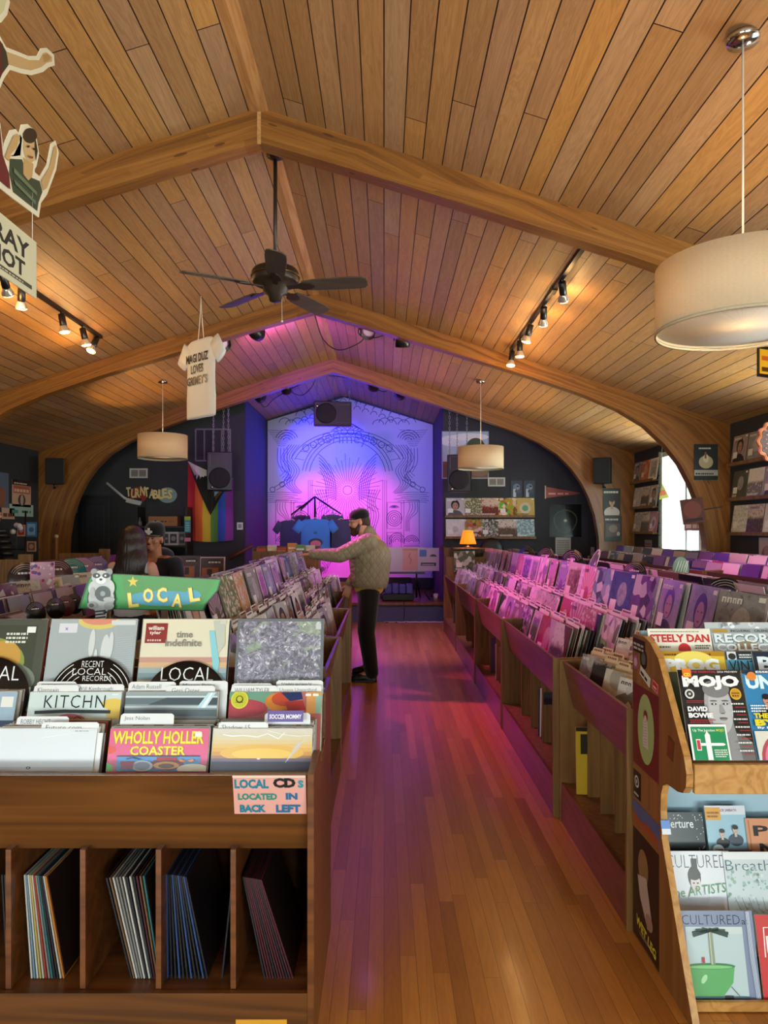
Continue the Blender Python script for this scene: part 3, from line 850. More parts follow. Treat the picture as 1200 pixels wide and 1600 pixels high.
guy = [(-40, 190), (0, 195), (4, 240), (10, 228), (18, 208), (26, 206), (32, 213), (27, 232), (18, 240), (16, 247), (34, 247), (33, 212), (36, 199), (44, 198), (54, 206), (59, 238), (55, 256), (52, 262), (54, 272), (64, 280), (76, 260), (82, 228), (87, 223), (90, 236), (86, 262), (72, 300), (62, 314), (60, 336), (20, 306), (-40, 258)]
cutout('cardboard_cutout', 'hanging cardboard cutout of a dark haired man with both hands raised', guy,
       [([(15, 248), (34, 249), (42, 270), (50, 278), (62, 283), (66, 300), (60, 316), (58, 330), (30, 308), (20, 300), (14, 270)], '#3c4a38'), ([(36, 246), (52, 256), (50, 276), (44, 282), (36, 272)], '#c9a46e'), (ov(46, 232, 10, 22, rot=-.1), '#d2b07c'), (ov(46, 212, 11, 12), '#3b2d20'), ([(53, 206), (58, 236), (55, 252), (53, 232)], '#3b2d20'),
        ([(66, 298), (63, 282), (76, 262), (83, 230), (87, 227), (88, 238), (84, 262), (72, 294)], '#c9a46e'), ([(6, 246), (12, 230), (20, 212), (26, 209), (30, 214), (25, 230), (16, 240), (13, 252)], '#c9a46e'), ([(20, 262), (56, 300), (56, 306), (20, 270)], '#6a7a5c'), ([(20, 280), (54, 314), (54, 320), (22, 288)], '#6a7a5c'), ([(-40, 195), (-2, 200), (2, 242), (12, 272), (14, 296), (-40, 250)], '#6b2724'), ([(40, 228), (44, 227), (44, 230), (40, 231)], '#2a2018'), ([(49, 231), (53, 232), (53, 235), (49, 234)], '#2a2018'), ([(42, 243), (49, 245), (48, 248), (42, 246)], '#8a4a3a')], strings=((-20, 190),))
cutout('cardboard_cutout', 'pale rounded corner of a hanging cutout above the outstretched arm', [(-40, -20), (8, -20), (13, 0), (9, 18), (0, 30), (-40, 34)], [([(-40, -20), (5, -20), (10, 0), (6, 16), (-2, 26), (-40, 30)], '#cfd0a0')], strings=((-20, -10),))
y0, z0 = cut(57, 467); y1, z1 = cut(57, 379)
a = Art(.52, z1-z0, .004, '#d6d2b2', x0=-.52, rough=.6)
a.text('RAY', .9, .56, .3, '#2b2a22', .46, .03, 0, 0, 'r'); a.text('HOT', .84, .22, .28, '#2b2a22', .44, .03, 0, 0, 'r'); a.rect(.2, .1, .93, .17, '#4a483a'); a.scrawl(.24, .115, .66, .04, '#cfcaa8', 1, 3)
o = thing('hanging_sign', 'cream paper sign with heavy dark capitals hung under the cutouts', 'sign', (CX, y0, z0), R(90))
a.obj('sheet', o)
m = MB(); m.tube([(-.03, 0, z1-z0-.01), (-.03, 0, z1-z0+.17)], .0012, 5, M_CORD); m.obj('string', None, o)
# yellow board sign and scalloped sign at the window side
yy = 4.6; p = px(1185, 588, yy); 
o = thing('hanging_sign', 'yellow board sign with a black edge hung at the frame edge', 'sign', p, R(24))
a = Art(.5, .2, .012, '#e0a21c', '#1a1206', x0=0); a.rect(0, 0, 1, .1, '#1a1206'); a.rect(0, .9, 1, 1, '#1a1206'); a.rect(0, 0, .02, 1, '#1a1206'); a.scrawl(.06, .54, .8, .26, '#c2561c', 1, 5); a.scrawl(.06, .18, .8, .26, '#5a3208', 1, 6); a.obj('board', o)
m = MB(); m.tube([(.06, .006, .2), (.06, .006, ceil(p.x+.06)-p.z)], .0012, 5, M_BLACK); m.tube([(.44, .006, .2), (.44, .006, ceil(p.x+.4)-p.z)], .0012, 5, M_BLACK); m.obj('string', None, o)
p = px(1205, 690, 4.2)
o = thing('hanging_sign', 'scalloped brown and orange wooden sign hung before the record ledges', 'sign', p, R(10))
def scal(k): return [((.085+.008*math.cos(10*t_))*math.cos(t_)*k*1.0, (.112+.008*math.cos(10*t_))*math.sin(t_)*k) for t_ in [2*PI*i/60 for i in range(60)]]
m = MB(); m.prism(scal(1), 0, .015, 'y', ink('#b5622c')); m.prism(scal(.9), -.003, 0, 'y', ink('#d98a4a')); m.prism(scal(.82), -.006, -.003, 'y', ink('#4a2218'))
for i in range(5):
    for j in range(4): m.tube([(-.05+.025*j+.006*(i % 2), -.008, .06-.026*i), (-.04+.025*j+.006*(i % 2), -.008, .066-.026*i), (-.033+.025*j+.006*(i % 2), -.008, .06-.026*i)], .0035, 5, ink('#c99a86'))
m.obj('board', None, o); m = MB(); m.tube([(0, .007, .1), (0, .007, ceil(p.x)-p.z)], .0012, 5, M_BLACK); m.obj('string', None, o)
# ------------------------------------------------------------------ wooden record bins
W_BIN = wood('brown_stained_plywood', '#4a2812', '#6b3d1b', '#7d4a22', 'Y', .38, .7, .15)
W_BINX = wood('brown_stained_plywood_wide', '#422610', '#5f3814', '#70441c', 'Y', .35, .6, .2)
W_TAN = wood('tan_plywood_edge', '#624222', '#78552b', '#8a6636', 'Z', .45, .8)
W_RED = wood('red_brown_panel', '#54291c', '#6b3524', '#7a4030', 'Y', .35, .7, .15)
M_PAL = ['#e8e6e0', '#d8d4c8', '#c9bfa8', '#20222a', '#3a3f4a', '#7a6a58', '#9aa2a8', '#56341f', '#b9b4b0', '#f0efea', '#2d3a4a', '#8a3a30', '#c0a060', '#44504a']
def bin_unit(loc, rz, L, label, lip=.845, pb=.60, rows=((.10, .65), (.33, .73), (.56, .95)), D=.80, nd=5, shelf=.2, front=W_RED, side=W_TAN, group=None, base=0, wpan=None):
    """a browsing bin: local x runs from the front into the bin, y along its front"""
    t = thing('record_bin', label, 'record bin', loc, rz, group)
    zt = rows[-1][1]
    prof = [(0, base), (0, lip), (rows[1][0]-.06, lip+.01), (rows[1][0]-.03, rows[1][1]+.10), (rows[-1][0]-.03, rows[1][1]+.13), (rows[-1][0]-.02, zt+.06), (D, zt+.06), (D, base)]
    for y in (0, L-.02):
        m = MB(); m.prism(prof, y, y+.02, 'y', side); m.obj('side_panel', None, t, bevel=.002)
    m = MB(); m.prism([(.012, lip-.005), (.03, lip-.005), (.085, pb), (.067, pb)], .02, L-.02, 'y', front); m.obj('front_panel', None, t, bevel=.002)
    m = MB(); m.box(.006, .022, .02, L-.02, base, shelf+.004, wpan or front); m.obj('kick_panel', None, t)
    m = MB(); m.box(.02, D-.02, .02, L-.02, shelf-.02, shelf, side); m.obj('shelf_board', None, t)
    m = MB(); m.box(D-.018, D, .02, L-.02, base, zt+.1, side); m.obj('back_panel', None, t)
    m = MB()
    for i, (x, z) in enumerate(rows):
        x0 = .085 if i == 0 else x-.025
        x1 = (rows[i+1][0]-.025) if i+1 < len(rows) else D-.02
        m.box(x0, x1, .02, L-.02, z-.03, z-.012, side)
        if i: m.box(x-.03, x-.012, .02, L-.02, rows[i-1][1]-.03, z-.012, side)
    m.obj('tray', None, t)
    for i in range(nd):
        y = L*(i+1)/(nd+1)
        m = MB(); m.box(.09, .42, y-.008, y+.008, shelf, pb+.0, side); m.obj('divider', None, t)
    return t

# ------------------------------------------------------------------ sleeves
def cover_mat(kind):
    k = NT('sleeve_art_%d' % kind, .3, .5, .35); o = k.xyz()
    oi = k.n('ObjectInfo'); c = oi.outputs['Color']; r = oi.outputs['Random']
    u = k.math('ADD', k.math('DIVIDE', o[0], .315), .5); v = k.math('DIVIDE', o[2], .315)
    hs = k.n('HueSaturation'); k.l(c, hs.inputs['Color']); k.l(k.math('ADD', k.math('MULTIPLY', r, .5), .3), hs.inputs['Hue']); hs.inputs['Value'].default_value = .7
    c2 = hs.outputs[0]
    lt = k.mix(.62, c, '#efeae0'); dk = k.mix(.75, c, '#14141a')
    ro = k.math('MULTIPLY', r, 50)
    n1 = k.noise(k.vec(k.math('MULTIPLY', u, 4), k.math('MULTIPLY', v, 4), ro), 1, 5, .8, .6)
    n2 = k.noise(k.vec(k.math('MULTIPLY', u, 11), k.math('MULTIPLY', v, 11), ro), 1, 4, .3)
    def step(x, a):
        q = k.math('ADD', k.math('MULTIPLY', k.math('SUBTRACT', x, a), 9.0), .5); return k.math('MINIMUM', k.math('MAXIMUM', q, 0.0), 1.0)
    def disc(cx, cy, rx, ry):
        a = k.math('DIVIDE', k.math('SUBTRACT', u, cx), rx); b = k.math('DIVIDE', k.math('SUBTRACT', v, cy), ry)
        return k.math('LESS_THAN', k.math('ADD', k.math('MULTIPLY', a, a), k.math('MULTIPLY', b, b)), 1)
    if kind == 0:
        col = k.mix(k.ramp(n1, [(.35, '#000000'), (.65, '#ffffff')]), c, c2); col = k.mix(k.math('MULTIPLY', step(n2, .6), .7), col, dk); col = k.mix(disc(.55, .55, .2, .25), col, k.mix(n2, lt, c2))
    elif kind == 1:
        col = k.mix(step(v, k.math('ADD', .42, k.math('MULTIPLY', n1, .25))), dk, lt); col = k.mix(step(n2, .6), col, c)
    elif kind == 2:
        col = k.mix(disc(.5, .45, .3, .3), c, lt); col = k.mix(disc(.5, .45, .16, .16), col, c2); col = k.mix(k.math('MULTIPLY', n2, .5), col, dk)
    elif kind == 3:
        sk = (.42, .24, .16)
        col = k.mix(n1, c, lt); col = k.mix(disc(.5, .62, .23, .27), col, '#1c1410'); col = k.mix(disc(.5, -.02, .42, .36), col, dk)
        col = k.mix(disc(.5, .56, .15, .2), col, sk); col = k.mix(disc(.43, .6, .03, .014), col, '#1c1410'); col = k.mix(disc(.57, .6, .03, .014), col, '#1c1410'); col = k.mix(disc(.5, .45, .05, .014), col, '#5a1c18')
    elif kind == 4:
        vo = k.n('TexVoronoi'); k.l(k.vec(k.math('MULTIPLY', u, 5), k.math('MULTIPLY', v, 5), ro), vo.inputs['Vector']); vo.inputs['Scale'].default_value = 1
        sp = k.n('SeparateColor'); k.l(vo.outputs['Color'], sp.inputs[0])
        col = k.mix(sp.outputs[0], c, c2); col = k.mix(step(sp.outputs[1], .6), col, lt); col = k.mix(step(sp.outputs[2], .7), col, dk)
    elif kind == 5:
        bd = k.math('FRACT', k.math('ADD', k.math('MULTIPLY', v, 5), k.math('MULTIPLY', n1, .9)))
        col = k.mix(bd, c, c2); col = k.mix(step(n2, .55), col, lt)
    elif kind == 6:
        a = k.math('MINIMUM', k.math('MINIMUM', u, k.math('SUBTRACT', 1, u)), k.math('MINIMUM', v, k.math('SUBTRACT', 1, v)))
        inn = k.mix(k.ramp(n1, [(.38, '#000000'), (.62, '#ffffff')]), dk, c2); inn = k.mix(k.math('MULTIPLY', step(n2, .6), .5), inn, lt)
        col = k.mix(step(a, .12), lt, inn)
    else:
        ang = k.math('ARCTAN2', k.math('SUBTRACT', v, .3), k.math('SUBTRACT', u, .5))
        ray = step(k.math('SINE', k.math('MULTIPLY', ang, 22)), 0)
        col = k.mix(ray, c, lt); col = k.mix(disc(.5, .3, .22, .22), col, c2); col = k.mix(k.math('MULTIPLY', n1, .4), col, dk)
    k.base(col); return k.m
COVERS = [cover_mat(i) for i in range(8)]
def _edge():
    k = NT('sleeve_edge', .35, .5, .3); oi = k.n('ObjectInfo')
    k.base(k.mix(.15, oi.outputs['Color'], '#d8d5cc')); return k.m
M_EDGE = _edge()
M_STK = ink('#e9e7de', .4); M_DKINK = ink('#17171b', .4)
def sleeve_mesh(i, w=.315, h=.315, t=.0045, plain=False):
    r = random.Random(100+i); m = MB()
    m.box(-w/2, w/2, 0, t, 0, h, M_EDGE)
    m.add([(-w/2, -.0003, 0), (w/2, -.0003, 0), (w/2, -.0003, h), (-w/2, -.0003, h)], [(0, 1, 2, 3)], COVERS[i % 8])
    def rect(x0, z0, x1, z1, mt, y): m.add([(x0, y, z0), (x1, y, z0), (x1, y, z1), (x0, y, z1)], [(0, 1, 2, 3)], mt)
    if not plain:
        tm = r.choice([M_STK, M_DKINK, M_STK]); top = r.random() < .65; z = h*(.84 if top else .08); x = -w*.42
        for q in range(r.randint(3, 7)):
            ww = w*r.uniform(.05, .13)
            if x+ww > w*.42: break
            hh = h*.075
            rect(x, z, x+ww*.3, z+hh, tm, -.0008); rect(x, z+hh*.75, x+ww*.85, z+hh, tm, -.0009); rect(x+ww*.6, z, x+ww*.85, z+hh*.8, tm, -.0010)
            x += ww*1.1
        if r.random() < .6: rect(w*.33, h*.9, w*.46, h*.965, M_STK, -.0012)
        if r.random() < .4: rect(-w*.4, h*.2, -w*.12, h*.42, M_STK, -.0012)
    return m.mesh('sleeve')
SLEEVES = [sleeve_mesh(i) for i in range(16)]
SINGLES = [sleeve_mesh(i, .178, .178, .003) for i in (40, 41, 42, 44, 45, 46, 47, 49)]
PALN = [('#b9402f', 'red'), ('#d98a3a', 'orange'), ('#d8c06a', 'straw yellow'), ('#6f8f5a', 'moss green'), ('#3f7f86', 'teal'), ('#3e5c9a', 'blue'), ('#6a4a8a', 'violet'), ('#b86a8a', 'rose'),
        ('#8a6a4a', 'brown'), ('#9a9a98', 'grey'), ('#d9d3c4', 'cream'), ('#2c2c34', 'charcoal'), ('#7fa8c0', 'pale blue'), ('#e6e4e0', 'white'), ('#5a2430', 'maroon'), ('#4a4f3a', 'olive')]
NREC = [0]
ORD = ['first', 'second', 'third', 'fourth', 'fifth', 'sixth', 'seventh', 'eighth', 'ninth', 'tenth', 'eleventh', 'twelfth', 'thirteenth', 'fourteenth', 'fifteenth', 'sixteenth', 'seventeenth', 'eighteenth', 'nineteenth', 'twentieth',
       'twenty-first', 'twenty-second', 'twenty-third', 'twenty-fourth', 'twenty-fifth', 'twenty-sixth', 'twenty-seventh', 'twenty-eighth']
def rec(loc, rz, lean, label, group, ci=None, var=None, roll=0, mesh=None, name='vinyl_record', cat='record'):
    """one sleeved record standing on its lower edge; front towards local -y"""
    if ci is None: ci = rnd.randrange(len(PALN))
    me = mesh or SLEEVES[rnd.randrange(16) if var is None else var]
    o = bpy.data.objects.new(name, me); COL.objects.link(o)
    o.location = loc; o.rotation_euler = (-R(lean), R(roll), R(rz))
    c = srgb(PALN[ci][0]); o.color = (*c, 1)
    if name == 'vinyl_record': NREC[0] += 1
    return tag(o, label.replace('@', PALN[ci][1]), cat, group)
# the many sleeves nobody can tell apart, packed behind the front ones
PACK = MB()
def pack(loc, rz, lean, n, pitch, h=.313, w=.311, x0=0, jitter=.008, pal=None, t=.0035, r=rnd):
    base = Matrix.Translation(loc) @ Matrix.Rotation(R(rz), 4, 'Z')
    for i in range(n):
        M = base @ Matrix.Translation((r.uniform(-.006, .006), x0+i*pitch, 0)) @ Matrix.Rotation(-R(lean+r.uniform(-1.5, 1.5)), 4, 'X')
        hh = h-r.uniform(0, jitter)
        PACK.box(-w/2, w/2, 0, t, 0, hh, ink(r.choice(pal or M_PAL), .3), M)
TABM = MB(); TABM.box(-.06, .06, 0, .0012, 0, .345, ink('#e9e3d2', .35)); TABS = TABM.mesh('tab_card')
TABM = MB(); TABM.prism([(-.15, 0), (.15, 0), (.15, .318), (.145, .325), (.03, .325), (.02, .345), (-.135, .345), (-.145, .325), (-.15, .318)], 0, .0012, 'y', ink('#ece8da', .35))
for q in range(6): TABM.box(-.12+.022*q, -.104+.022*q, -.0006, 0, .328, .338, M_DKINK)
TABS = TABM.mesh('tab_card')
def tab(loc, rz, lean, label, group):
    o = bpy.data.objects.new('divider_card', TABS); COL.objects.link(o); o.location = loc; o.rotation_euler = (-R(lean), 0, R(rz))
    return tag(o, label, 'divider card', group)

# ------------------------------------------------------------------ the bin that faces the camera
EX, EY, EL = -.205, 2.08, 1.55
EROWS = ((.085, .598), (.262, .674), (.43, .903))
eb = bin_unit((EX, EY, 0), R(90), EL, 'wide wooden record bin facing the camera, its lower shelf packed with spines', .814, .567, EROWS, .66, 0, .165, W_BINX, W_BIN, wpan=W_BINX)
for X in (-1.344, -1.116, -.895, -.67, -.448):
    m = MB(); m.box(.03, .46, EX-X-.008, EX-X+.008, .165, .58, W_BIN); m.obj('divider', None, eb)
def lean_pack(x, y, z, lean, n, pitch, **k): pack((x, y, z), 0, lean, n, pitch, **k)
def hero(a, x, row, label, lean=18, dx=0):
    y = EY+EROWS[row][0]; z = EROWS[row][1]
    o = a.obj('vinyl_record', None, (x, y, z), (-R(lean), 0, 0)); NREC[0] += 1
    return tag(o, label, 'record', 'records in the bin facing the camera')
CXS = {0: (-1.40, -1.07, -.713, -.385), 1: (-1.415, -1.057, -.727, -.372), 2: (-1.39, -1.06, -.724, -.378)}
def sleeve(back, edge='#cfccc4'): return Art(.315, .315, .005, back, edge, .22)
# front row
a = sleeve('#dfe3ea'); a.za, a.zb = .59, .41; a.oval(.36, .08, .022, .03, '#3a2418'); a.oval(.36, .08, .01, .016, '#dfe3ea'); a.rect(.0, .0, 1, .1, '#cdd3dc'); a.oval(.36, .08, .022, .03, '#3a2418'); a.oval(.36, .08, .01, .016, '#dfe3ea'); a.scrawl(.78, .93, .14, .03, '#8a9098', 1, 2); a.line([(.45, .78), (.62, .84), (.8, .9)], .004, '#f2f5f8')
hero(a, CXS[0][1], 0, 'plain pale white record with a tiny brown mark, in front of a white tab card')
a = sleeve('#e0608c'); a.za, a.zb = .59, .41; a.oval(0, .5, .08, .1, '#e0523a'); a.poly([(0, 0), (.07, 0), (.06, .14), (0, .2)], '#6fd03c')
a.rect(.1, 0, .93, .34, '#5b92cc'); a.text('WHOLLY HOLLER', .03, .62, .31, '#caa012', .93, .05); a.text('WHOLLY HOLLER', .04, .64, .3, '#f2e23a', .91, .02)
a.text('COASTER', .22, .365, .22, '#caa012', .56, .05); a.text('COASTER', .225, .375, .21, '#f2e23a', .55, .02); a.rect(.86, .8, .93, .92, '#f0eadf'); a.zb = .41*.62
a.oval(.6, .25, .17, .2, '#8f1f2a'); a.oval(.6, .22, .13, .14, '#e2a53e'); a.oval(.6, .2, .08, .09, '#7a4a20'); a.rect(.5, .38, .7, .52, '#b0202e'); a.rect(.47, .37, .73, .41, '#7a1822')
a.oval(.36, .2, .11, .2, '#c8ccd6'); a.oval(.36, .2, .08, .15, '#8a93a6'); a.poly([(.16, .1), (.27, .1), (.28, .36), (.14, .36)], '#a3222e'); a.oval(.87, .08, .16, .2, '#efe6cf')
for s_ in (-1, 1): a.poly([(.8, .38), (.8+s_*.06, .46), (.8+s_*.08, .4), (.8+s_*.05, .34)], '#ef8a2a')
a.line([(.1, .56), (.93, .56)], .008, '#3a1830'); a.line([(.2, .46), (.26, .5), (.34, .44)], .01, '#28407a')
hero(a, CXS[0][2], 0, 'pink and blue record with wavy yellow title lettering')
a = sleeve('#dcd3c4')
SUN = ['#5a5368', '#6b6074', '#8a7078', '#b08468', '#d09a58', '#e0b060', '#e4bf7a', '#e0c796', '#dccdac', '#dad0ba', '#d8d2c6']
a.za, a.zb = .59, .41
for i, c_ in enumerate(SUN): a.rect(0, i/11, 1, (i+1)/11, c_, up=False)
a.k += 1; a.oval(.5, .42, .42, .2, '#e6b65c'); a.oval(.5, .4, .3, .13, '#f0c666'); a.rect(0, 0, 1, .27, '#5f5a70'); a.rect(0, .22, 1, .3, '#857488'); a.oval(.47, .29, .018, .02, '#f6d8c8')
for i in range(7): a.line([(.74+.02*i, .2+.05*i), (.8+.02*i, .45+.05*i), (.86+.015*i, .7)], .004, '#e8e6e6', up=False)
a.k += 1; a.line([(.1, .86), (.2, .82), (.3, .84), (.45, .8), (.55, .88), (.66, .76), (.72, .9)], .012, '#f4f2ee'); a.line([(.55, .95), (.7, .86), (.85, .82), (.98, .84)], .008, '#f0eee8')
hero(a, CXS[0][3], 0, 'orange and mauve sunset record in glossy wrap')
# middle row
a = sleeve('#3a4a60'); a.rect(0, .7, 1, 1, '#9fb4c8'); a.oval(.5, .4, .4, .3, '#24303f'); a.rect(.84, .84, .97, .95, '#e8e6e0'); a.scrawl(.1, .1, .8, .2, '#c8d0d8', 2, 8)
hero(a, CXS[1][0], 1, 'dark blue record cut by the frame, beside the serif titled one', 18)
a = sleeve('#cfdcdc'); a.za, a.zb = .66, .34; a.oval(.92, .62, .13, .17, '#e3c25a'); a.oval(.95, .35, .1, .2, '#e3c25a'); a.text('KITCHN', .17, .5, .4, '#1e2a30', .66, -.005, 0, 0, 'l', 1.15)
a.line([(.08, .36), (.4, .4), (.9, .38)], .035, '#2a3438'); a.oval(.47, .08, .18, .24, '#c06a78'); a.line([(.36, .16), (.42, .24), (.47, .12)], .01, '#5a2a34'); a.line([(.49, .12), (.55, .24), (.6, .16)], .01, '#5a2a34'); a.rect(.9, .9, .97, .95, '#e8eceb')
hero(a, CXS[1][1], 1, 'pale green record with a serif title over a pink shape')
a = sleeve('#8b979d'); a.za, a.zb = .66, .34
for z_, h_, c_ in ((.0, .2, '#aeb8bc'), (.25, .2, '#5c686e'), (.5, .07, '#c9d2d6'), (.62, .18, '#69767c'), (.82, .06, '#d4dcde'), (.9, .1, '#9aa6aa')): a.rect(0, z_, 1, z_+h_, c_)
a.poly([(.25, .6), (.45, .82), (1, .82), (1, .6)], '#48535a'); a.poly([(.78, .5), (.9, .98), (.98, .98), (.88, .5)], '#bfe0ea'); a.poly([(.83, .5), (.93, .98), (.95, .98), (.87, .5)], '#eef8fa')
hero(a, CXS[1][2], 1, 'grey striped record behind two white tab cards')
a = sleeve('#b56a66'); a.za, a.zb = .62, .38; a.oval(.2, .75, .42, .3, '#6f9a84'); a.oval(.12, .55, .3, .26, '#b0424e'); a.oval(.55, .72, .16, .26, '#d3852f'); a.oval(.6, .8, .14, .2, '#c0492f'); a.poly([(.56, .98), (.78, 1), (.8, .8), (.66, .74)], '#25305e'); a.rect(.84, .4, 1, 1, '#d49a5c'); a.rect(.94, .4, 1, .9, '#8fb29c'); a.poly([(.6, .72), (.8, .76), (.84, .5), (.64, .5)], '#b53a34')
a.oval(.115, .78, .095, None, '#d6d24a'); a.oval(.115, .78, .08, None, '#c6c238'); a.oval(.115, .79, .04, None, '#3a4020'); a.oval(.115, .8, .028, None, '#c6c238'); a.scrawl(.07, .7, .09, .025, '#3a4020', 1, 3); a.rect(.83, .88, .89, .95, '#f0ece4'); a.rect(.91, .88, .97, .95, '#f0ece4')
hero(a, CXS[1][3], 1, 'many coloured abstract record with a round yellow sticker')
# back row, faces standing free
a = sleeve('#4a5048', '#b8bdb8'); a.rect(.04, .06, .9, .93, '#3d463c'); a.oval(.3, .5, .5, .3, '#8a9a4a'); a.oval(.55, .55, .2, .2, '#c79a4c'); a.oval(.6, .3, .35, .2, '#7a8276'); a.scrawl(.55, .72, .25, .14, '#d8dcd0', 3, 9); a.rect(.78, .84, .88, .91, '#eef0ee')
hero(a, CXS[2][0], 2, 'dark green and gold record cut by the frame, tallest tier')
a = sleeve('#a9b3b8', '#cfd5d6'); a.oval(.55, .98, .24, .1, '#d9c878'); a.oval(.55, 1.0, .2, .07, '#d98f7a'); a.rect(.1, .84, .31, .95, '#dcdce6'); a.text('x', .17, .87, .03, '#8a6ab0'); a.rect(.7, .93, .98, .985, '#d5dadc')
for (x_, z_, w_, h_) in ((.5, .72, .035, .16), (.66, .62, .05, .2), (.72, .7, .03, .15), (.56, .55, .02, .1)): a.oval(x_, z_, w_, h_, '#d3d8da')
for i in range(22): a.line([(.78, .25+.025*i), (.97, .27+.025*i)], .003, '#c9d1d6', up=False)
a.k += 1
hero(a, CXS[2][1], 2, 'pale blue grey record behind the disc lettered RECENT LOCAL RECORDS')
a = sleeve('#e3ddc6', '#c6cfc9')
for i, (z0_, z1_, c_) in enumerate(((.5, .56, '#c99a8e'), (.44, .5, '#d8b48e'), (.38, .44, '#9fb0b4'), (.3, .38, '#7f98a2'), (.22, .3, '#d4b98a'), (.12, .22, '#c98a72'), (0, .12, '#e0cfa4'))): a.rect(0, z0_, 1, z1_, c_)
a.rect(.04, .72, .29, .95, '#8f3436'); a.text('william', .07, .87, .05, '#f0e8e0', .18, .02); a.text('tyler', .09, .81, .05, '#f0e8e0', .13, .02); a.scrawl(.07, .74, .18, .04, '#d8b8b0', 1, 4)
a.text('time', .4, .78, .075, '#8a8a84', .19, .02); a.text('indefinite', .28, .68, .085, '#8a8a84', .42, .02); a.poly([(.78, .86), (.84, .86), (.92, .5), (.88, .22), (.84, .5)], '#8fd0dc'); a.poly([(.82, .98), (.95, .98), (.97, .7), (.9, .6)], '#c3c9be'); a.rect(.9, .94, .97, .98, '#d0d4cc')
hero(a, CXS[2][2], 2, 'cream record with pastel stripes and a red title sticker')
a = sleeve('#70747c', '#b9bcc2')
k = NT('painted_glint_wrap', .22, .6, .5); o = k.xyz(); v_ = k.vec(o[0], o[1], o[2])
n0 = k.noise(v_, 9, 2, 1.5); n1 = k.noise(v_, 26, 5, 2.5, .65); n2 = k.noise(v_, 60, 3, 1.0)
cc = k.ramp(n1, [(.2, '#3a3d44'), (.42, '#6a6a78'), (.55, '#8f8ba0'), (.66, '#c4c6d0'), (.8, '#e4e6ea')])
cc = k.mix(k.math('MULTIPLY', k.math('GREATER_THAN', n0, .56), .55), cc, '#9aae8c'); cc = k.mix(k.math('MULTIPLY', k.math('LESS_THAN', n0, .40), .4), cc, '#4a4650'); cc = k.mix(k.math('MULTIPLY', k.math('GREATER_THAN', n2, .64), .7), cc, '#e8eaee')  # pale flecks paint the glints of the wrap into its colour
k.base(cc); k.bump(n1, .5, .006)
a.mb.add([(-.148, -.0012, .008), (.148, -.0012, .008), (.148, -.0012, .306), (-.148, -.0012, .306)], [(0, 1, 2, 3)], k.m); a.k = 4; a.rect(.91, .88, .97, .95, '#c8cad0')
hero(a, CXS[2][3], 2, 'silvery grey mottled record in crinkled wrap with painted glints')
# records right behind the front ones
for row in (0, 1, 2):
    for c in range(4):
        if row == 0 and c == 0: continue
        x = CXS[row][c]; y = EY+EROWS[row][0]; z = EROWS[row][1]
        nb = {0: 6, 1: 5, 2: 1}[row]
        nm = {(0, 1): 'plain pale record', (0, 2): 'pink and blue record', (0, 3): 'sunset record', (1, 0): 'dark blue record', (1, 1): 'pale green serif titled record', (1, 2): 'grey striped record', (1, 3): 'abstract record with yellow sticker', (2, 0): 'green and gold record', (2, 1): 'blue grey record', (2, 2): 'cream striped record', (2, 3): 'silvery mottled record'}[(row, c)]
        for i in range(nb):
            rec((x+rnd.uniform(-.005, .005), y+.0085*(i+1), z), 0, 18-rnd.uniform(0, 2)*.3, '@ record standing %s behind the %s' % (ORD[i] if nb > 1 else 'right', nm), 'records in the bin facing the camera', ci=[10, 9, 13, 11, 8, 10][i % 6] if row < 2 else 9)
        pack((x, y+.0085*(nb+1), z), 0, 17.5, {0: 9, 1: 7, 2: 2}[row], .0095, jitter=.006)
# name cards in the camera bin
def namecard(x, row, back, dz, w, txts, label):
    y = EY+EROWS[row][0]+back; z = EROWS[row][1]
    t = thing('divider_card', label, 'divider card', (x, y, z), 0, 'name cards in the bin facing the camera'); t.rotation_euler = (-R(18), 0, 0)
    m = MB(); h = .329+dz; x0 = w[0]; x1 = w[1]
    m.prism([(-.155, 0), (.155, 0), (.155, .3), (x1+.006, .3), (x1+.004, h-.006), (x1-.004, h), (x0+.004, h), (x0-.004, h-.006), (x0-.006, .3), (-.155, .3)], 0, .0012, 'y', ink('#e6e8ea', .25)); m.obj('card', None, t)
    a = Art(x1-x0, .03, 0, '#ffffff', x0=x0, z0=h-.03)
    for (s, xx, ww) in txts: a.text(s, xx, .2, .5, '#2c3038', ww, -.012)
    a.obj('handwriting', t, (0, -.0006, 0))
namecard(-1.09, 0, .045, .012, (-.10, .06), [('ROBBY HECHT', .06, .6)], 'white card in capitals, the further one behind the plain pale record')
namecard(-1.05, 0, .006, .004, (-.04, .135), [('Future com', .06, .65)], 'white card with spaced script, nearest behind the plain pale record')
namecard(-.71, 0, .05, .02, (-.145, .02), [('Jess Nolan', .05, .5)], 'white card with script, above the pink and blue record')
namecard(-.385, 0, .008, .004, (-.14, .01), [('Shadow 15', .05, .6)], 'white card with script, low behind the sunset record on its outer side')
namecard(-.385, 0, .05, .022, (.0, .14), [('Soccer Mommy', .1, .7)], 'white card standing tallest behind the sunset record')
namecard(-1.057, 1, .008, .008, (-.145, .0), [('Kleenexin', .06, .5)], 'white card right behind the pale green serif titled record')
namecard(-1.057, 1, .02, .008, (-.02, .152), [('Will Kimbrough', .1, .7)], 'white card with script toward the yellow patch of the serif titled record')
namecard(-1.057, 1, .034, .014, (-.15, -.02), [('Lydia Luce', .1, .6)], 'white card topmost behind the pale green serif titled record')
namecard(-.727, 1, .008, .006, (-.02, .14), [('Geri Oster', .1, .6)], 'white card nearest behind the grey striped record, toward the aisle')
namecard(-.727, 1, .022, .016, (-.155, .0), [('Adam Russell', .05, .65)], 'white card behind the grey striped record, on the side of the serif titled one')
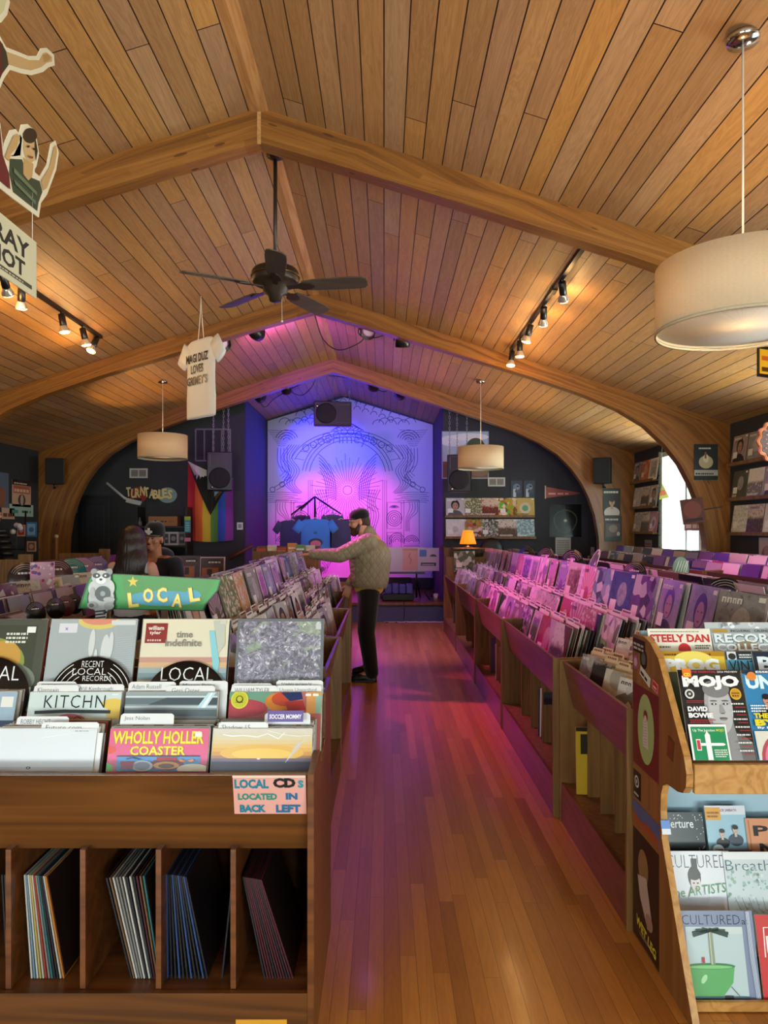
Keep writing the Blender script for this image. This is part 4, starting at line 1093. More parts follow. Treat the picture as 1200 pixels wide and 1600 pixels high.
namecard(-.70, 1, .036, .016, (-.01, .15), [('Margo Price', .05, .7)], 'white card furthest back above the grey striped record')
namecard(-.372, 1, .008, .006, (-.15, .0), [('WILLIAM TYLER', .05, .8)], 'white card in capitals nearest behind the abstract record, over its yellow sticker')
namecard(-.372, 1, .01, .006, (.003, .152), [('Utopia Unearthed', .06, .85)], 'white card in script nearest behind the abstract record, on the aisle side')
namecard(-.372, 1, .024, .010, (-.152, -.02), [('Liliane Weldon', .05, .8)], 'white card lettered in thin script two behind the abstract record')
namecard(-.372, 1, .036, .018, (.0, .155), [('TOMMY WOMACK', .08, .7)], 'white card in capitals furthest back above the abstract record')
a = Art(.115, .035, .001, '#6a5aa0', rough=.3); a.text('SOCCER MOMMY', .5, .25, .42, '#f2f0f6', .9, .03, 0, 0, 'c')
o = tag(a.obj('name_strip', None, (-.318, EY+.06+.148, .912), (-R(18), 0, 0)), 'purple strip with white capitals above the sunset record', 'name strip')
# half hidden record shaped dividers with chalky lettering
def disc_divider(x, row, dz, label, words, rings=0):
    y = EY+EROWS[row][0]-.012; z = EROWS[row][1]
    t = thing('disc_divider', label, 'record shaped divider', (x, y, z+dz), 0); t.rotation_euler = (-R(18), 0, 0)
    m = MB(); m.lathe([(.0, 0), (.15, 0), (.15, .002), (0, .002)], 48, (0, 0, 0), ink('#101114', .3), M=Matrix.Rotation(R(90), 4, 'X')); m.obj('disc', None, t)
    a = Art(.3, .3, 0, '#000000', z0=-.15)
    for (s, cx, cz, h, w) in words: a.text(s, cx, cz, h, '#e8ecec', w, -.01, 0, 0, 'c')
    for q in range(rings):
        r0 = .47-.055*q
        for s0 in (18, 120): a.line([(.5+r0*math.cos(R(s0+i*6)), .5+r0*math.sin(R(s0+i*6))) for i in range(8)], .008, '#e8ecec', up=False)
    a.k += 1
    a.obj('chalk_lettering', t, (0, -.0026, 0))
disc_divider(-1.035, 2, .03, 'black disc lettered RECENT LOCAL RECORDS', [('RECENT', .49, .875, .075, .26), ('LOCAL', .46, .785, .08, .4), ('RECORDS', .56, .715, .06, .34)], 4)
disc_divider(-.70, 2, .015, 'black disc lettered LOCAL in thin capitals before the cream striped record', [('LOCAL', .5, .765, .16, .62)])
disc_divider(-1.40, 2, .03, 'black disc lettered LOCAL cut by the frame', [('LOCAL', .52, .72, .17, .66)])
k = NT('shade_painted_spine', .5, .35); k.base(k.mix(1.0, k.n('ObjectInfo').outputs['Color'], (.55, .53, .52), 'MULTIPLY'))  # spine colours darkened to paint in the shade of the cubbies
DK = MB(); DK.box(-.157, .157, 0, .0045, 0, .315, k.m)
for y_, f_ in ((-.0003, (0, 1, 2, 3)), (.0048, (3, 2, 1, 0))): DK.add([(-.15, y_, .004), (.157, y_, .004), (.157, y_, .311), (-.15, y_, .311)], [f_], pmat('shade_painted_sleeve', '#1d1517', .3, var=.5, vscale=14, coat=.3))  # sleeve faces kept dark for the same painted cubby shade
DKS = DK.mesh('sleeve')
# spines on the lower shelf: cubby by cubby
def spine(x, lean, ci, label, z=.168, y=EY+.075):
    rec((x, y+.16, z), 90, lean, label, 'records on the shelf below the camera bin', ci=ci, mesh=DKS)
C1 = [13, 12, 13, 2, 10, 0, 9, 4, 11, 11, 10, 1]
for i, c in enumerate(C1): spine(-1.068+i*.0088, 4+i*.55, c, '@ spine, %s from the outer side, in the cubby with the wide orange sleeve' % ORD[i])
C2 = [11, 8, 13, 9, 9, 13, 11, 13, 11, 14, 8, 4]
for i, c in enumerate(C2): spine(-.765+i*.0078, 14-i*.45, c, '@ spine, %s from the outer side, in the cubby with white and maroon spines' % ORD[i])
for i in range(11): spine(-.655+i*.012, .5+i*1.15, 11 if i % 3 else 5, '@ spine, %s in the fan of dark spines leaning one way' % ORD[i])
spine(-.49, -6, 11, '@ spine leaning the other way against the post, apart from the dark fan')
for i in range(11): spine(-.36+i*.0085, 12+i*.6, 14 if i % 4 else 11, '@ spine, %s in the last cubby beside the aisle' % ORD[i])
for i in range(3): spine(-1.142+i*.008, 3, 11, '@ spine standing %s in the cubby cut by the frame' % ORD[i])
# paper signs fixed to the camera bin
a = Art(.215, .128, .002, '#e2a49a', '#d89a90', .5)
cs = ['#1f7c94', '#2a8a7a', '#1f6c9a', '#17191d']
a.text('LOCAL', .02, .66, .24, cs[0], .47, .05); a.text('CD', .55, .68, .25, cs[3], .31, .06); a.text('s', .89, .68, .2, '#2a8fa0', .08, .03); a.text('LOCATED', .06, .37, .17, cs[1], .54, .05); a.text('IN', .72, .38, .17, cs[2], .16, .05); a.text('BACK', .08, .05, .2, cs[0], .36, .05); a.text('LEFT', .58, .05, .2, cs[2], .34, .05); a.rect(0, .955, 1, 1, '#ecd9c8')
tag(a.obj('paper_sign', None, (-.338, EY+.037, .684), (R(12.8), 0, 0)), 'pink paper sign with cut-out blue capitals on the camera bin', 'sign')
a = Art(.15, .092, .0015, '#d89a2a', None, .5); a.rect(.1, .5, .34, .8, '#4a2a5a'); a.oval(.55, .6, .12, None, '#6a3a7a'); a.oval(.85, .6, .1, None, '#4a2a5a')
tag(a.obj('sticker', None, (-.36, EY+.0045, .001), (0, 0, 0)), 'yellow sticker with purple shapes low on the kick panel', 'sticker')
# ------------------------------------------------------------------ long bins along the aisle
AROWS = ((.10, .65), (.33, .73), (.56, .955))
XF = .90                                    # front of the window side bins
RY = [3.78, 5.48, 7.08, 8.98, 10.75]
RN = ['window side record bin just past the magazine rack, fronted by a red brown panel', 'second window side record bin past the magazine rack', 'window side record bin third from the magazine rack', 'window side record bin at the stage end of the aisle']
for i in range(4):
    bin_unit((XF, RY[i], 0), 0, RY[i+1]-RY[i]-.02, RN[i], D=.80, nd=[4, 3, 3, 2][i])
bin_unit((XF+.025, 2.705, 0), 0, 3.75-2.705, 'window side bin of small records, half hidden by the magazine rack', .845, .60, ((.09, .69), (.30, .77), (.56, .955)), .80, nd=4)
# the same bins back to back on the window side, and the next island
for i, (a, b) in enumerate(((2.9, 5.4), (5.44, 8.0), (8.04, 10.7))):
    bin_unit((2.52, b, 0), PI, b-a, ['bin backing onto the aisle bins, nearest its rack end', 'middle bin backing onto the window side aisle bins', 'bin backing onto the aisle bins at their stage end'][i], D=.8, nd=3)
for i, (a, b) in enumerate(((4.6, 6.6), (6.64, 8.5), (8.54, 10.4))):
    bin_unit((2.98, a, 0), 0, b-a, ['dark panelled tall bin nearest below the window ledges', 'reddish panelled tall bin under the window', 'tall bin by the far window frame'][i], 1.15, .8, ((.10, .93), (.33, 1.0), (.52, 1.03)), .72, 2, .2, wood('dark_red_panel', '#2e1810', '#44241a', '#503020', 'Y', .4) if i != 1 else W_RED)

PALR = ['#e8e6e0', '#d8d4c8', '#9aa2a8', '#20222a', '#7a6a58', '#b9b4b0', '#f0efea', '#56341f', '#c9bfa8', '#3a3f4a']
def ordn(i): return ORD[i] if i < len(ORD) else 'further'
for i in range(4):
    for q in range(5):
        y = RY[i]+.12+rnd.random()*(RY[i+1]-RY[i]-.4); pack((XF+.25, y, .205), 0, rnd.uniform(-5, 5), rnd.randint(2, 5), .009, w=.31)
a = Art(.22, .33, .012, '#c8a52a', '#d6b43a', .35); a.rect(.1, .6, .9, .9, '#2a2416'); a.rect(.0, .94, 1, 1, '#1d1a14')
tag(a.obj('yellow_annual', None, (XF+.175, 3.55, .206), (R(-4), 0, R(-4))), 'yellow spined annual standing on the lower shelf beside the magazine rack', 'book')
# tall tier, window side
N3 = 0
ys = [10.45-.372*i for i in range(21)]
tcol = [8, 9, 8, 11, 0, 7, 7, 1, 5, 9, 10, 7, 5, 7, 1, 12, 5, 6, 11, 11, 9, 14, 15]
for i, y in enumerate(ys):
    x = XF+AROWS[2][0]
    rz = -90+rnd.uniform(-4, 10)
    rec((x, y, AROWS[2][1]), rz, 13, '@ record facing out, tall window side tier, %s from the stage end' % ordn(i), 'records in the tall tier of the window side bins', ci=tcol[i], var=None if i < 16 else [8, 4, 3, 11, 0][i-16])
    if i % 2 and i < 20: rec((x+.012, y-.03, AROWS[2][1]), -90, 13, '@ record tucked behind the %s cover from the stage, tall window side tier' % ordn(i), 'records in the tall tier of the window side bins', ci=[9, 13, 11, 8][i % 4])
    pack((x+.03, y, AROWS[2][1]), -90, 12, 6, .010, pal=PALR)
for row, y0, n in ((1, 10.3, 20), (0, 10.2, 19)):
    for i in range(n):
        y = y0-.345*i
        if row == 0 and y < 4.0: continue
        if row == 1 and y < 3.85: continue
        x = XF+AROWS[row][0]+rnd.uniform(-.015, .02); z = AROWS[row][1]
        nm = {1: 'middle', 0: 'lowest'}[row]
        rec((x, y, z), -90+rnd.uniform(-3, 6), 16, '@ record fronting the %s window side tier, %s from the stage end' % (nm, ordn(i)), 'records fronting the lower tiers of the window side bins', ci=rnd.choice([7, 6, 9, 10, 13, 7, 5, 11, 0, 8]))
        pack((x+.012, y, z), -90, 15, 13, .0105, jitter=.02, pal=PALR)
        for q in range(2):
            tab((x+.03+.045*q+rnd.uniform(0, .02), y+rnd.uniform(-.01, .01), z), -90, 15, 'pale tab card, %s of two, %s window side tier, %s from the stage' % (['forward', 'rearward'][q], nm, ordn(i)), 'tab cards of the window side bins')
# the small records next to the rack, turned a little to the room
for i in range(5):
    y = 3.58-.195*i
    o = rec((XF+.115, y, .72), -70, 16, '@ small record fronting the bin beside the magazine rack, %s from its far end' % ORD[i], 'small records beside the magazine rack', ci=[9, 11, 10, 13, 8][i], mesh=SINGLES[i], name='vinyl_single')
    pack((XF+.13, y, .72), -72, 16, 12, .011, h=.178, w=.176, pal=['#d8c8a0', '#c8b48a', '#e0d4b8', '#8a6a4a', '#d8c8a0'])
    o = rec((XF+.30, y+.02, .80), -72, 16, '@ small record, upper tier beside the magazine rack, %s from its far end' % ORD[i], 'small records beside the magazine rack', ci=[10, 8, 1, 10, 6][i], mesh=SINGLES[(i+3) % 8], name='vinyl_single')
    pack((XF+.315, y+.02, .80), -72, 16, 12, .011, h=.178, w=.176, pal=['#d8c8a0', '#c8b48a', '#e0d4b8', '#9a7a5a', '#e6dcc6'])
TB2 = MB(); TB2.prism([(-.085, 0), (.085, 0), (.085, .182), (.02, .184), (.015, .205), (-.07, .205), (-.075, .184), (-.085, .182)], 0, .0012, 'y', ink('#dccba6', .4))
for q in range(5): TB2.box(-.062+.014*q, -.053+.014*q, -.0006, 0, .188, .198, ink('#8a2f2a', .4))
TABS2 = TB2.mesh('small_tab_card')
for i in range(15):
    row = i % 3; y = 3.60-.195*(i//3)
    o = bpy.data.objects.new('divider_card', TABS2); COL.objects.link(o); o.location = (XF+(.16, .20, .37)[row], y+rnd.uniform(-.02, .02), (.725, .73, .815)[row]); o.rotation_euler = (-R(16), 0, R(-72))
    tag(o, 'tan red printed card, %s small stack, %s' % (ORD[i//3]+' from the far end', ['nearest the aisle', 'behind another', 'in the upper tier'][row]), 'divider card', 'tan cards among the small records')
# fillers of the back half and the next island
for i in range(22): pack((1.98, 10.4-.34*i, .955), 90, 12, 7, .012, pal=PALR)
for i in range(20): pack((2.2, 10.4-.34*i, .73), 90, 15, 12, .011, pal=PALR)
for i in range(16):
    for row, (dx, z) in enumerate(((.11, .93), (.34, 1.0))): pack((2.98+dx, 10.2-.34*i, z), -90, 15, 12, .011, jitter=.02, pal=PALR+['#6a4ab0', '#8a5aa0'])
for i in range(5):
    rec((3.09, 10.1-.34*(i*3+1), .93), -90, 15, '@ record fronting the tall bins below the ledges, %s from the stage' % ORD[i], 'records in the tall bins by the window', ci=[5, 6, 6, 0, 7][i])
# record shaped black dividers sticking up behind the tall tier
def half_disc(x, y, z, rz, label, col='#101114', r=.15, lean=10):
    t = thing('disc_divider', label, 'record shaped divider', (x, y, z), R(rz)); t.rotation_euler = (-R(lean), 0, R(rz))
    m = MB(); m.lathe([(.0, 0), (r, 0), (r, .002), (0, .002)], 40, (0, 0, 0), ink(col, .3), M=Matrix.Rotation(R(90), 4, 'X')); m.obj('disc', None, t)
    a = Art(2*r, 2*r, 0, '#000000', z0=-r)
    for q in range(3): a.line([(.5+(.44-.06*q)*math.cos(R(30+i*10)), .5+(.44-.06*q)*math.sin(R(30+i*10))) for i in range(13)], .008, '#c8ccd0', up=False)
    a.k += 1; a.scrawl(.3, .66, .4, .1, '#d8dcdc', 1, int(abs(y*10))); a.obj('chalk_lettering', t, (0, -.0026, 0))
for i, (x, y) in enumerate(((1.72, 8.6), (1.72, 7.6), (1.74, 6.6), (1.76, 5.0), (1.8, 3.75))):
    half_disc(x, y, 1.20 if i < 4 else 1.17, -60 if i < 4 else -35, 'black disc divider rising behind the tall window side tier, %s from the stage' % ORD[i], r=.15 if i < 3 else .11)
half_disc(2.3, 5.6, 1.08, -40, 'dark blue record shaped divider before the reddish panelled bin', '#1c3550'); half_disc(2.35, 4.9, 1.05, -40, 'dark blue record shaped divider behind the striped paddle', '#1c3550')
# striped paddle and a white picture disc edge
t = thing('paddle_sign', 'small striped oval paddle on a stick above the far bins', 'sign', (1.93, 4.62, 1.0), R(-10))
m = MB(); m.tube([(0, 0, 0), (0, 0, .22)], .006, 8, ink('#e0d8c4')); m.obj('stick', None, t)
m = MB(); m.prism([(.05*math.cos(q), .28+.075*math.sin(q)) for q in [2*PI*i/28 for i in range(28)]], -.004, .004, 'y', ink('#4f6b56'))
for k in range(-5, 6):
    x0 = k*.016; pts = []
    L = [(x0+s*.02, .28+s*.07) for s in (-1, 1)]
    m.tube([(min(.045, max(-.045, L[0][0]+.01)), -.005, .235), (min(.045, max(-.045, L[1][0])), -.005, .33)], .0025, 5, ink('#e6e2cf')) if abs(k) < 3 else None
m.obj('paddle', None, t)
t = thing('picture_disc', 'clear framed disc leaning up over the tall window side tier', 'record', (1.68, 5.4, 1.22), R(-95)); t.rotation_euler = (-R(22), 0, R(-95))
m = MB(); m.lathe([(.12, 0), (.135, 0), (.135, .003), (.12, .003)], 40, (0, 0, .1), ink('#c8c8c6', .25), M=Matrix.Rotation(R(90), 4, 'X'), close=True); m.obj('rim', None, t)
m = MB(); m.lathe([(0, .0), (.12, 0), (.12, .002), (0, .002)], 40, (0, 0, .1), ink('#585c66', .25), M=Matrix.Rotation(R(90), 4, 'X')); m.obj('disc', None, t)

# ---------------- counter side island, facing the aisle
LY = [2.86, 4.55, 6.2, 7.9, 9.3]
LNm = ['counter side aisle bin right behind the camera facing bin', 'second counter side aisle bin, nearer than the bearded man', 'counter side aisle bin where the bearded man browses', 'counter side aisle bin closest to the stage']
for i in range(4):
    bin_unit(((-.27, -.285, -.40, -.42)[i], LY[i+1]-.01, 0), PI, LY[i+1]-LY[i]-.02, LNm[i], D=.80, nd=4, front=W_BIN)
LX = -.30
lcol = [9, 15, 12, 9, 4, 8, 9, 10, 11, 12, 8, 9, 1, 8, 14, 9, 10, 11]
for row, y0, n in ((2, 9.05, 16), (1, 8.95, 16), (0, 8.9, 16)):
    for i in range(n):
        y = y0-.372*i
        x = (LX if y < 6.15 else LX-.115)-AROWS[row][0]+rnd.uniform(-.012, .012); z = AROWS[row][1]
        nm = {2: 'tall', 1: 'middle', 0: 'lowest'}[row]
        rec((x, y, z), 90+rnd.uniform(-8, 5), (13, 16, 16)[row], '@ record fronting the %s counter side tier, %s from the stage' % (nm, ordn(i)), 'records fronting the counter side aisle bins', ci=lcol[i] if row == 2 else rnd.choice([9, 10, 13, 11, 8, 12]))
        pack((x-.014, y, z), 90, (12, 15, 15)[row], (7, 13, 13)[row], .0105, jitter=.02, pal=PALR)
        if row < 2:
            for q in range(2): tab((x-.03-.045*q-rnd.uniform(0, .02), y+rnd.uniform(-.01, .01), z), 90, 15, 'pale tab card, %s of two, %s counter side tier, %s from the stage' % (['forward', 'rearward'][q], nm, ordn(i)), 'tab cards of the counter side aisle bins')
m = MB(); m.box(-1.235, -1.22, 6.25, 9.2, .0, 1.22, W_BIN); o = tag(m.obj('bin_backboard'), 'brown board standing behind the tall tier of the counter side bins', 'board')
# ---------------- second island over by the counter
BROWS = ((.10, .65), (.33, .73), (.56, .80))
for i, (a, b) in enumerate(((3.6, 5.6), (5.64, 7.6), (7.64, 9.6))):
    bin_unit((-2.35, b, 0), PI, b-a, ['record bin across the counter aisle, nearest the LOCAL sign', 'record bin across the counter aisle, middle one', 'record bin across the counter aisle, below the turntables corner'][i], D=.8, nd=3, front=W_RED, rows=BROWS)
for row, y0, n in ((2, 9.3, 15), (1, 9.2, 15), (0, 9.2, 15)):
    for i in range(n):
        y = y0-.38*i; x = -2.36-BROWS[row][0]; z = BROWS[row][1]
        if row == 2 and i >= 4:
            rec((x, y, z), 90-rnd.uniform(5, 25), 13, '@ record across the counter aisle beyond the sign, %s from the stage' % ordn(i), 'records in the tall tier across the counter aisle', ci=[0, 6, 6, 8, 5, 7, 10, 9, 2, 9, 6][i % 11])
        pack((x-.016, y, z), 90, 14, 10, .011, jitter=.02, pal=PALR+['#8a6ac0', '#b07ac0'])
for i, (u, c) in enumerate(((56, '#101513'), (87, '#15101a'), (103, '#5a2030'), (116, '#101014'))):
    half_disc(-2.425, -2.425*F/(u-600), .95, 62, 'disc divider with a small picture across the counter aisle, %s from the frame edge' % ORD[i], c, .08)
# tall red brown panelled bins behind it, by the counter
for i, (a, b) in enumerate(((6.7, 8.55), (8.6, 10.9))):
    m = MB(); m.box(-3.42, -3.36, a, b, 0, 1.22, W_RED); m.box(-3.9, -3.42, a, a+.03, 0, 1.25, W_TAN); m.box(-3.9, -3.42, b-.03, b, 0, 1.25, W_TAN); m.box(-3.9, -3.42, a+.03, b-.03, .9, .93, W_TAN); m.box(-3.45, -3.33, a-.005, a+.045, 0, 1.3, W_TAN); m.box(-3.355, -3.35, (a+b)/2-.3, (a+b)/2+.1, 1.13, 1.15, ink('#d8a8a0'))
    tag(m.obj('counter_bin', bevel=.003), ['red brown panelled back of the bin nearest the counter', 'red brown panelled back of the bin under the dark doors'][i], 'record bin')
# arched caps of picture dividers before the red panels
for i, (u, c) in enumerate(((90, '#4a2f3a'), (113, '#2f7f84'), (130, '#8a6a92'), (152, '#6a5a9a'))):
    half_disc(-3.1, -3.1*F/(u-600), 1.10, 50, 'rounded picture divider before the red brown panel, %s from the pillar' % ORD[i], c, .15)
half_disc(-3.1, 6.14, 1.10, 50, 'dark rounded divider with a dim face at the frame edge by the red panel', '#33222a', .15)
for i, u in enumerate((123, 155)):
    a = Art(.14, .09, .002, '#ece8ea'); a.scrawl(.1, .2, .8, .6, '#8a8a98', 2, i); tag(a.obj('note_card', None, (-3.353, -3.355*F/(u-600), 1.13), (0, 0, R(90))), ['white note taped on the red brown panel by the teal divider', 'white note taped on the red brown panel by the violet divider'][i], 'note')
a = Art(.2, .46, .004, '#d8a8c0'); r_ = random.Random(4)
for i in range(60): a.oval(r_.random(), r_.random(), r_.uniform(.03, .09), None, r_.choice(['#e8d8e4', '#b04a80', '#7a5aa0', '#d87890', '#f2ecf0']), 8, up=False)
tag(a.obj('dotted_print', None, (-2.98, 6.2, .79), (0, 0, R(40))), 'pink dotted print propped at the end of the red brown panel', 'print')
# crates on a table at the stage end of the counter side bins
t = thing('wooden_crate', 'orange brown crate of small goods at the stage end of the counter side bins', 'crate', (-1.35, 9.7, 1.0))
m = MB(); m.box(-.45, .45, 0, .02, 0, .24, W_TAN); m.box(-.45, .45, .38, .4, 0, .3, W_TAN); m.box(-.45, -.43, .02, .38, 0, .28, W_TAN); m.box(.43, .45, .02, .38, 0, .28, W_TAN); m.box(-.43, .43, .02, .38, 0, .02, W_TAN); m.obj('box', None, t)
m = MB(); m.box(-.5, .5, -.05, .5, -.05, 0, W_BIN)
for x in (-.46, .42):
    for y in (-.02, .42): m.box(x, x+.04, y, y+.04, -1.0, -.05, W_BIN)
tag(m.obj('table', None, None, (-1.35, 9.7, 1.0)), 'brown table under the crate at the stage end', 'table')
for i, (dx, c, h) in enumerate(((-.34, '#c03a2a', .26), (-.2, '#d8d0c0', .3), (-.06, '#b83226', .27), (.08, '#d8842a', .33), (.2, '#5a8a5a', .31), (.33, '#c8bca8', .3))):
    a = Art(.13, h, .02, c); a.scrawl(.1, .6, .8, .3, '#f0e8dc', 2, i); a.rect(.2, .15, .8, .5, '#3a2a2a')
    tag(a.obj('boxed_tape', None, (-1.35+dx, 9.74+.05*(i % 2), 1.021), (-R(8), 0, 0)), '%s boxed item in the crate at the stage end, %s from the flag' % (['red', 'pale', 'dark red', 'orange', 'green', 'beige'][i], ORD[i]), 'box')
# end box of the window side bins, record and lamp on it
t = thing('end_box', 'tan wooden end box closing the window side bins by the stage', 'box', (1.0, 10.78, 0))
m = MB(); m.box(-.06, .6, 0, .02, 0, 1.12, W_TAN); m.box(-.06, .6, .42, .44, 0, 1.25, W_TAN); m.box(-.06, -.04, .02, .42, 0, 1.12, W_TAN); m.box(.58, .6, .02, .42, 0, 1.2, W_TAN); m.box(-.04, .58, .02, .42, .8, .82, W_TAN); m.obj('carcass', None, t, bevel=.003)
rec((1.22, 10.74, .9), 0, 10, '@ painted cover leaning on the end box below the orange lamp', 'records at the end box', ci=15, var=4)
t = thing('table_lamp', 'small orange shaded lamp glowing on the end box by the stage', 'lamp', (1.30, 11.0, 1.253))
m = MB(); m.lathe([(.07, 0), (.07, .012), (.02, .02), (.012, .05), (.012, .1), (0, .1)], 20, (0, 0, 0), M_BLACKM); m.obj('base', None, t)
m = MB(); m.lathe([(.13, .06), (.075, .27), (.072, .27), (.127, .06)], 28, (0, 0, 0), pmat('orange_lampshade', '#e08a2c', .7, emit='#ff8a1c', estr=.9), close=True); m.obj('shade', None, t)
m = MB(); m.box(1.06, 1.6, 10.8, 11.18, 1.235, 1.252, W_TAN); tag(m.obj('box_lid'), 'board on top of the end box carrying the orange lamp', 'board')
lamp('table_lamp_glow', 'POINT', (1.30, 11.0, 1.42), 5, (1, .5, .14), size=.04)
# ------------------------------------------------------------------ magazine rack
W_OAK = wood('pale_oak_edge', '#9c6c34', '#b98648', '#c99a5c', 'Y', .4, .7)
W_RACK = wood('brown_rack_panel', '#744a22', '#86582c', '#946636', 'Z', .4, .5)
RX0, RX1 = .945, 2.1
rack = thing('magazine_rack', 'oak edged magazine rack with stickered side at the mouth of the aisle', 'magazine rack', (RX0, 2.7, 0))
RP = [(2.70, 0), (2.70, 1.135), (2.585, 1.14), (2.52, 1.125), (2.45, 1.085), (2.242, .815), (2.222, .765), (2.226, .725), (2.25, .70), (2.29, .69), (2.375, .685), (2.41, .665), (2.425, .63), (2.43, .57), (2.42, .48), (2.17, .0)]
def loc_(P): return [(y-2.7, z) for y, z in P]
for x in (0, RX1-RX0-.022):
    m = MB(); m.prism(loc_(RP), x, x+.022, 'x', W_RACK)
    P = loc_(RP)
    for i in range(2, len(P)-1):
        (ya, za), (yb, zb) = P[i], P[i+1]; L = math.hypot(yb-ya, zb-za); ny, nz = (zb-za)/L*.003, -(yb-ya)/L*.003
        if ny > 0: ny, nz = -ny, -nz
        if i < 3: ny, nz = 0, .003
        m.add([(x, ya+ny, za+nz), (x+.022, ya+ny, za+nz), (x+.022, yb+ny, zb+nz), (x, yb+ny, zb+nz)], [(0, 1, 2, 3)], W_OAK)
    m.obj('side_panel', None, rack)
wI, wE = .024, RX1-RX0-.024
m = MB(); m.box(wI, wE, 2.215-2.7, 2.235-2.7, .705, .797, W_OAK); m.box(wI, wE, 2.235-2.7, 2.50-2.7, .775, .79, W_OAK); m.obj('shelf', None, rack, bevel=.003)
BLUE_L = pmat('pale_blue_backboard', '#a9c4d2', .5)
m = MB(); m.box(wI, wE, 2.675-2.7, 2.69-2.7, .02, 1.15, BLUE_L); m.obj('back_board', None, rack)
m = MB()
for (y, z) in ((2.385, .83), (2.50, .885)): m.box(wI, wE, y-2.7, y+.10-2.7, z-.012, z, W_OAK); m.box(wI, wE, y-2.7-.006, y-2.7, z-.012, z+.02, W_OAK)
m.obj('upper_step', None, rack)
m = MB()
for (y, z) in ((2.52, .215), (2.40, .112), (2.26, .02)):
    m.box(wI, wE, y-2.7, y+.13-2.7, z-.015, z, W_OAK); m.box(wI, wE, y-2.7-.012, y-2.7, z-.015, z+.015, W_OAK)
m.obj('lower_step', None, rack)
def mag(a, x, y, z, lean, label):
    o = a.obj('magazine', None, (x, y, z), (-R(lean), 0, 0)); return tag(o, label, 'magazine', 'magazines in the rack')
def MG(w, h, back, t=.004): return Art(w, h, t, back, '#d8d6cf', .28, x0=0)
# upper deck, front row
a = MG(.207, .288, '#1d1d20'); a.rect(0, .955, 1, 1, '#151518'); a.text('THE ESSENTIAL', .2, .965, .022, '#c8303a', .42, .02); a.text('2026 PREVIEW', .63, .965, .022, '#d8d0d0', .33, .02)
a.oval(.58, .02, .5, .3, '#6e6e70'); a.poly([(.42, .0), (.8, .0), (.74, .5), (.46, .5)], '#8f8f92'); a.oval(.56, .58, .22, .3, '#a5a5a7'); a.oval(.585, .56, .185, .27, '#b9b9bb'); a.oval(.56, .78, .215, .1, '#7b7b7e'); a.oval(.36, .55, .03, .06, '#8a8a8c')
for e in (.49, .67): a.oval(e, .61, .045, .012, '#3c3c40'); a.oval(e, .645, .06, .008, '#5a5a5e'); a.oval(e, .61, .012, .01, '#e8e8ea')
a.poly([(.58, .6), (.61, .6), (.65, .51), (.56, .51)], '#97979a'); a.oval(.6, .505, .035, .008, '#6a6a6d'); a.oval(.6, .45, .065, .01, '#5f5558'); a.oval(.6, .435, .05, .01, '#8f8588')
a.text('MOJO', .04, .765, .165, '#f3f3f3', .9, .06)
a.oval(.85, .72, .09, None, '#e0b040'); a.oval(.85, .72, .075, None, '#c89428'); a.scrawl(.79, .69, .12, .06, '#5a3a10', 2, 4)
a.oval(.12, .72, .075, None, '#dcdcdc'); a.oval(.12, .72, .05, None, '#222224'); a.oval(.12, .72, .02, None, '#d0d0d0')
a.scrawl(.05, .62, .3, .035, '#b02c34', 2, 2); a.text('DAVID', .05, .525, .055, '#f4f4f4', .31, .05); a.text('BOWIE', .05, .455, .055, '#f4f4f4', .38, .05); a.scrawl(.06, .4, .4, .045, '#b02c34', 2, 7)
for i in range(7): a.scrawl(.74, .6-.085*i, .24, .03, '#e6e6e6', 1, 20+i); a.scrawl(.8, .565-.085*i, .18, .022, '#b02c34', 1, 40+i)
a.rect(.0, .0, .585, .38, '#f2f4f0'); a.rect(.03, .0, .56, .355, '#0f8a58'); a.text('Up The Junction', .06, .295, .035, '#f4f4f0', .34, .01); a.text('MOJO', .42, .295, .035, '#e6d23a', .12, .02)
a.rect(.23, .0, .31, .27, '#eef0f2'); a.poly([(.23, .26), (.31, .26), (.27, .31)], '#eef0f2'); a.rect(.12, .15, .5, .18, '#eef0f2'); a.poly([(.5, .15), (.5, .18), (.53, .165)], '#eef0f2'); a.rect(.08, .1, .15, .22, '#f2f0ee'); a.rect(.09, .11, .14, .21, '#c83440')
a.scrawl(.34, .03, .2, .09, '#f0f0e8', 4, 12); a.rect(.03, .9, .17, 1, '#e07a2a'); a.text('CD', .05, .91, .04, '#f2d24a', .1, .05)
mag(a, .976, 2.258, .797, 22, 'black magazine with a grey portrait and a green road sign card')
a = MG(.215, .288, '#2d7fb4'); a.rect(0, .955, 1, 1, '#17324a'); a.text('ESSENTIAL', .22, .963, .025, '#eef4f8', .5, .03); a.text('UNCUT', .04, .78, .16, '#d8f0f6', 1.02, .05)
a.face(.3, .66, .12, '#c98f78', '#16141a', '#15151b'); a.face(.74, .56, .14, '#b07f6c', '#1a161a', '#23283a'); a.oval(.12, .92, .07, .05, '#e0843a')
a.scrawl(.02, .52, .25, .09, '#f2f4f6', 3, 3); a.text('THE', .04, .45, .055, '#e6d02a', .22, .05); a.text('BYRDS', .04, .365, .075, '#e6d02a', .8, .06); a.text('By ROGER', .06, .33, .03, '#f2f2f0', .5, .03)
a.rect(.0, .0, .95, .31, '#d8d6cc')
for r0, c_ in ((.46, '#b04a5a'), (.41, '#d87a9a'), (.36, '#4a4a8a'), (.31, '#d4d0e0'), (.27, '#6a8ac0'), (.22, '#c8443c')): a.oval(.5, .0, r0, r0*.7, c_)
mag(a, 1.188, 2.258, .797, 22, 'blue magazine with two dark haired faces and a target disc')
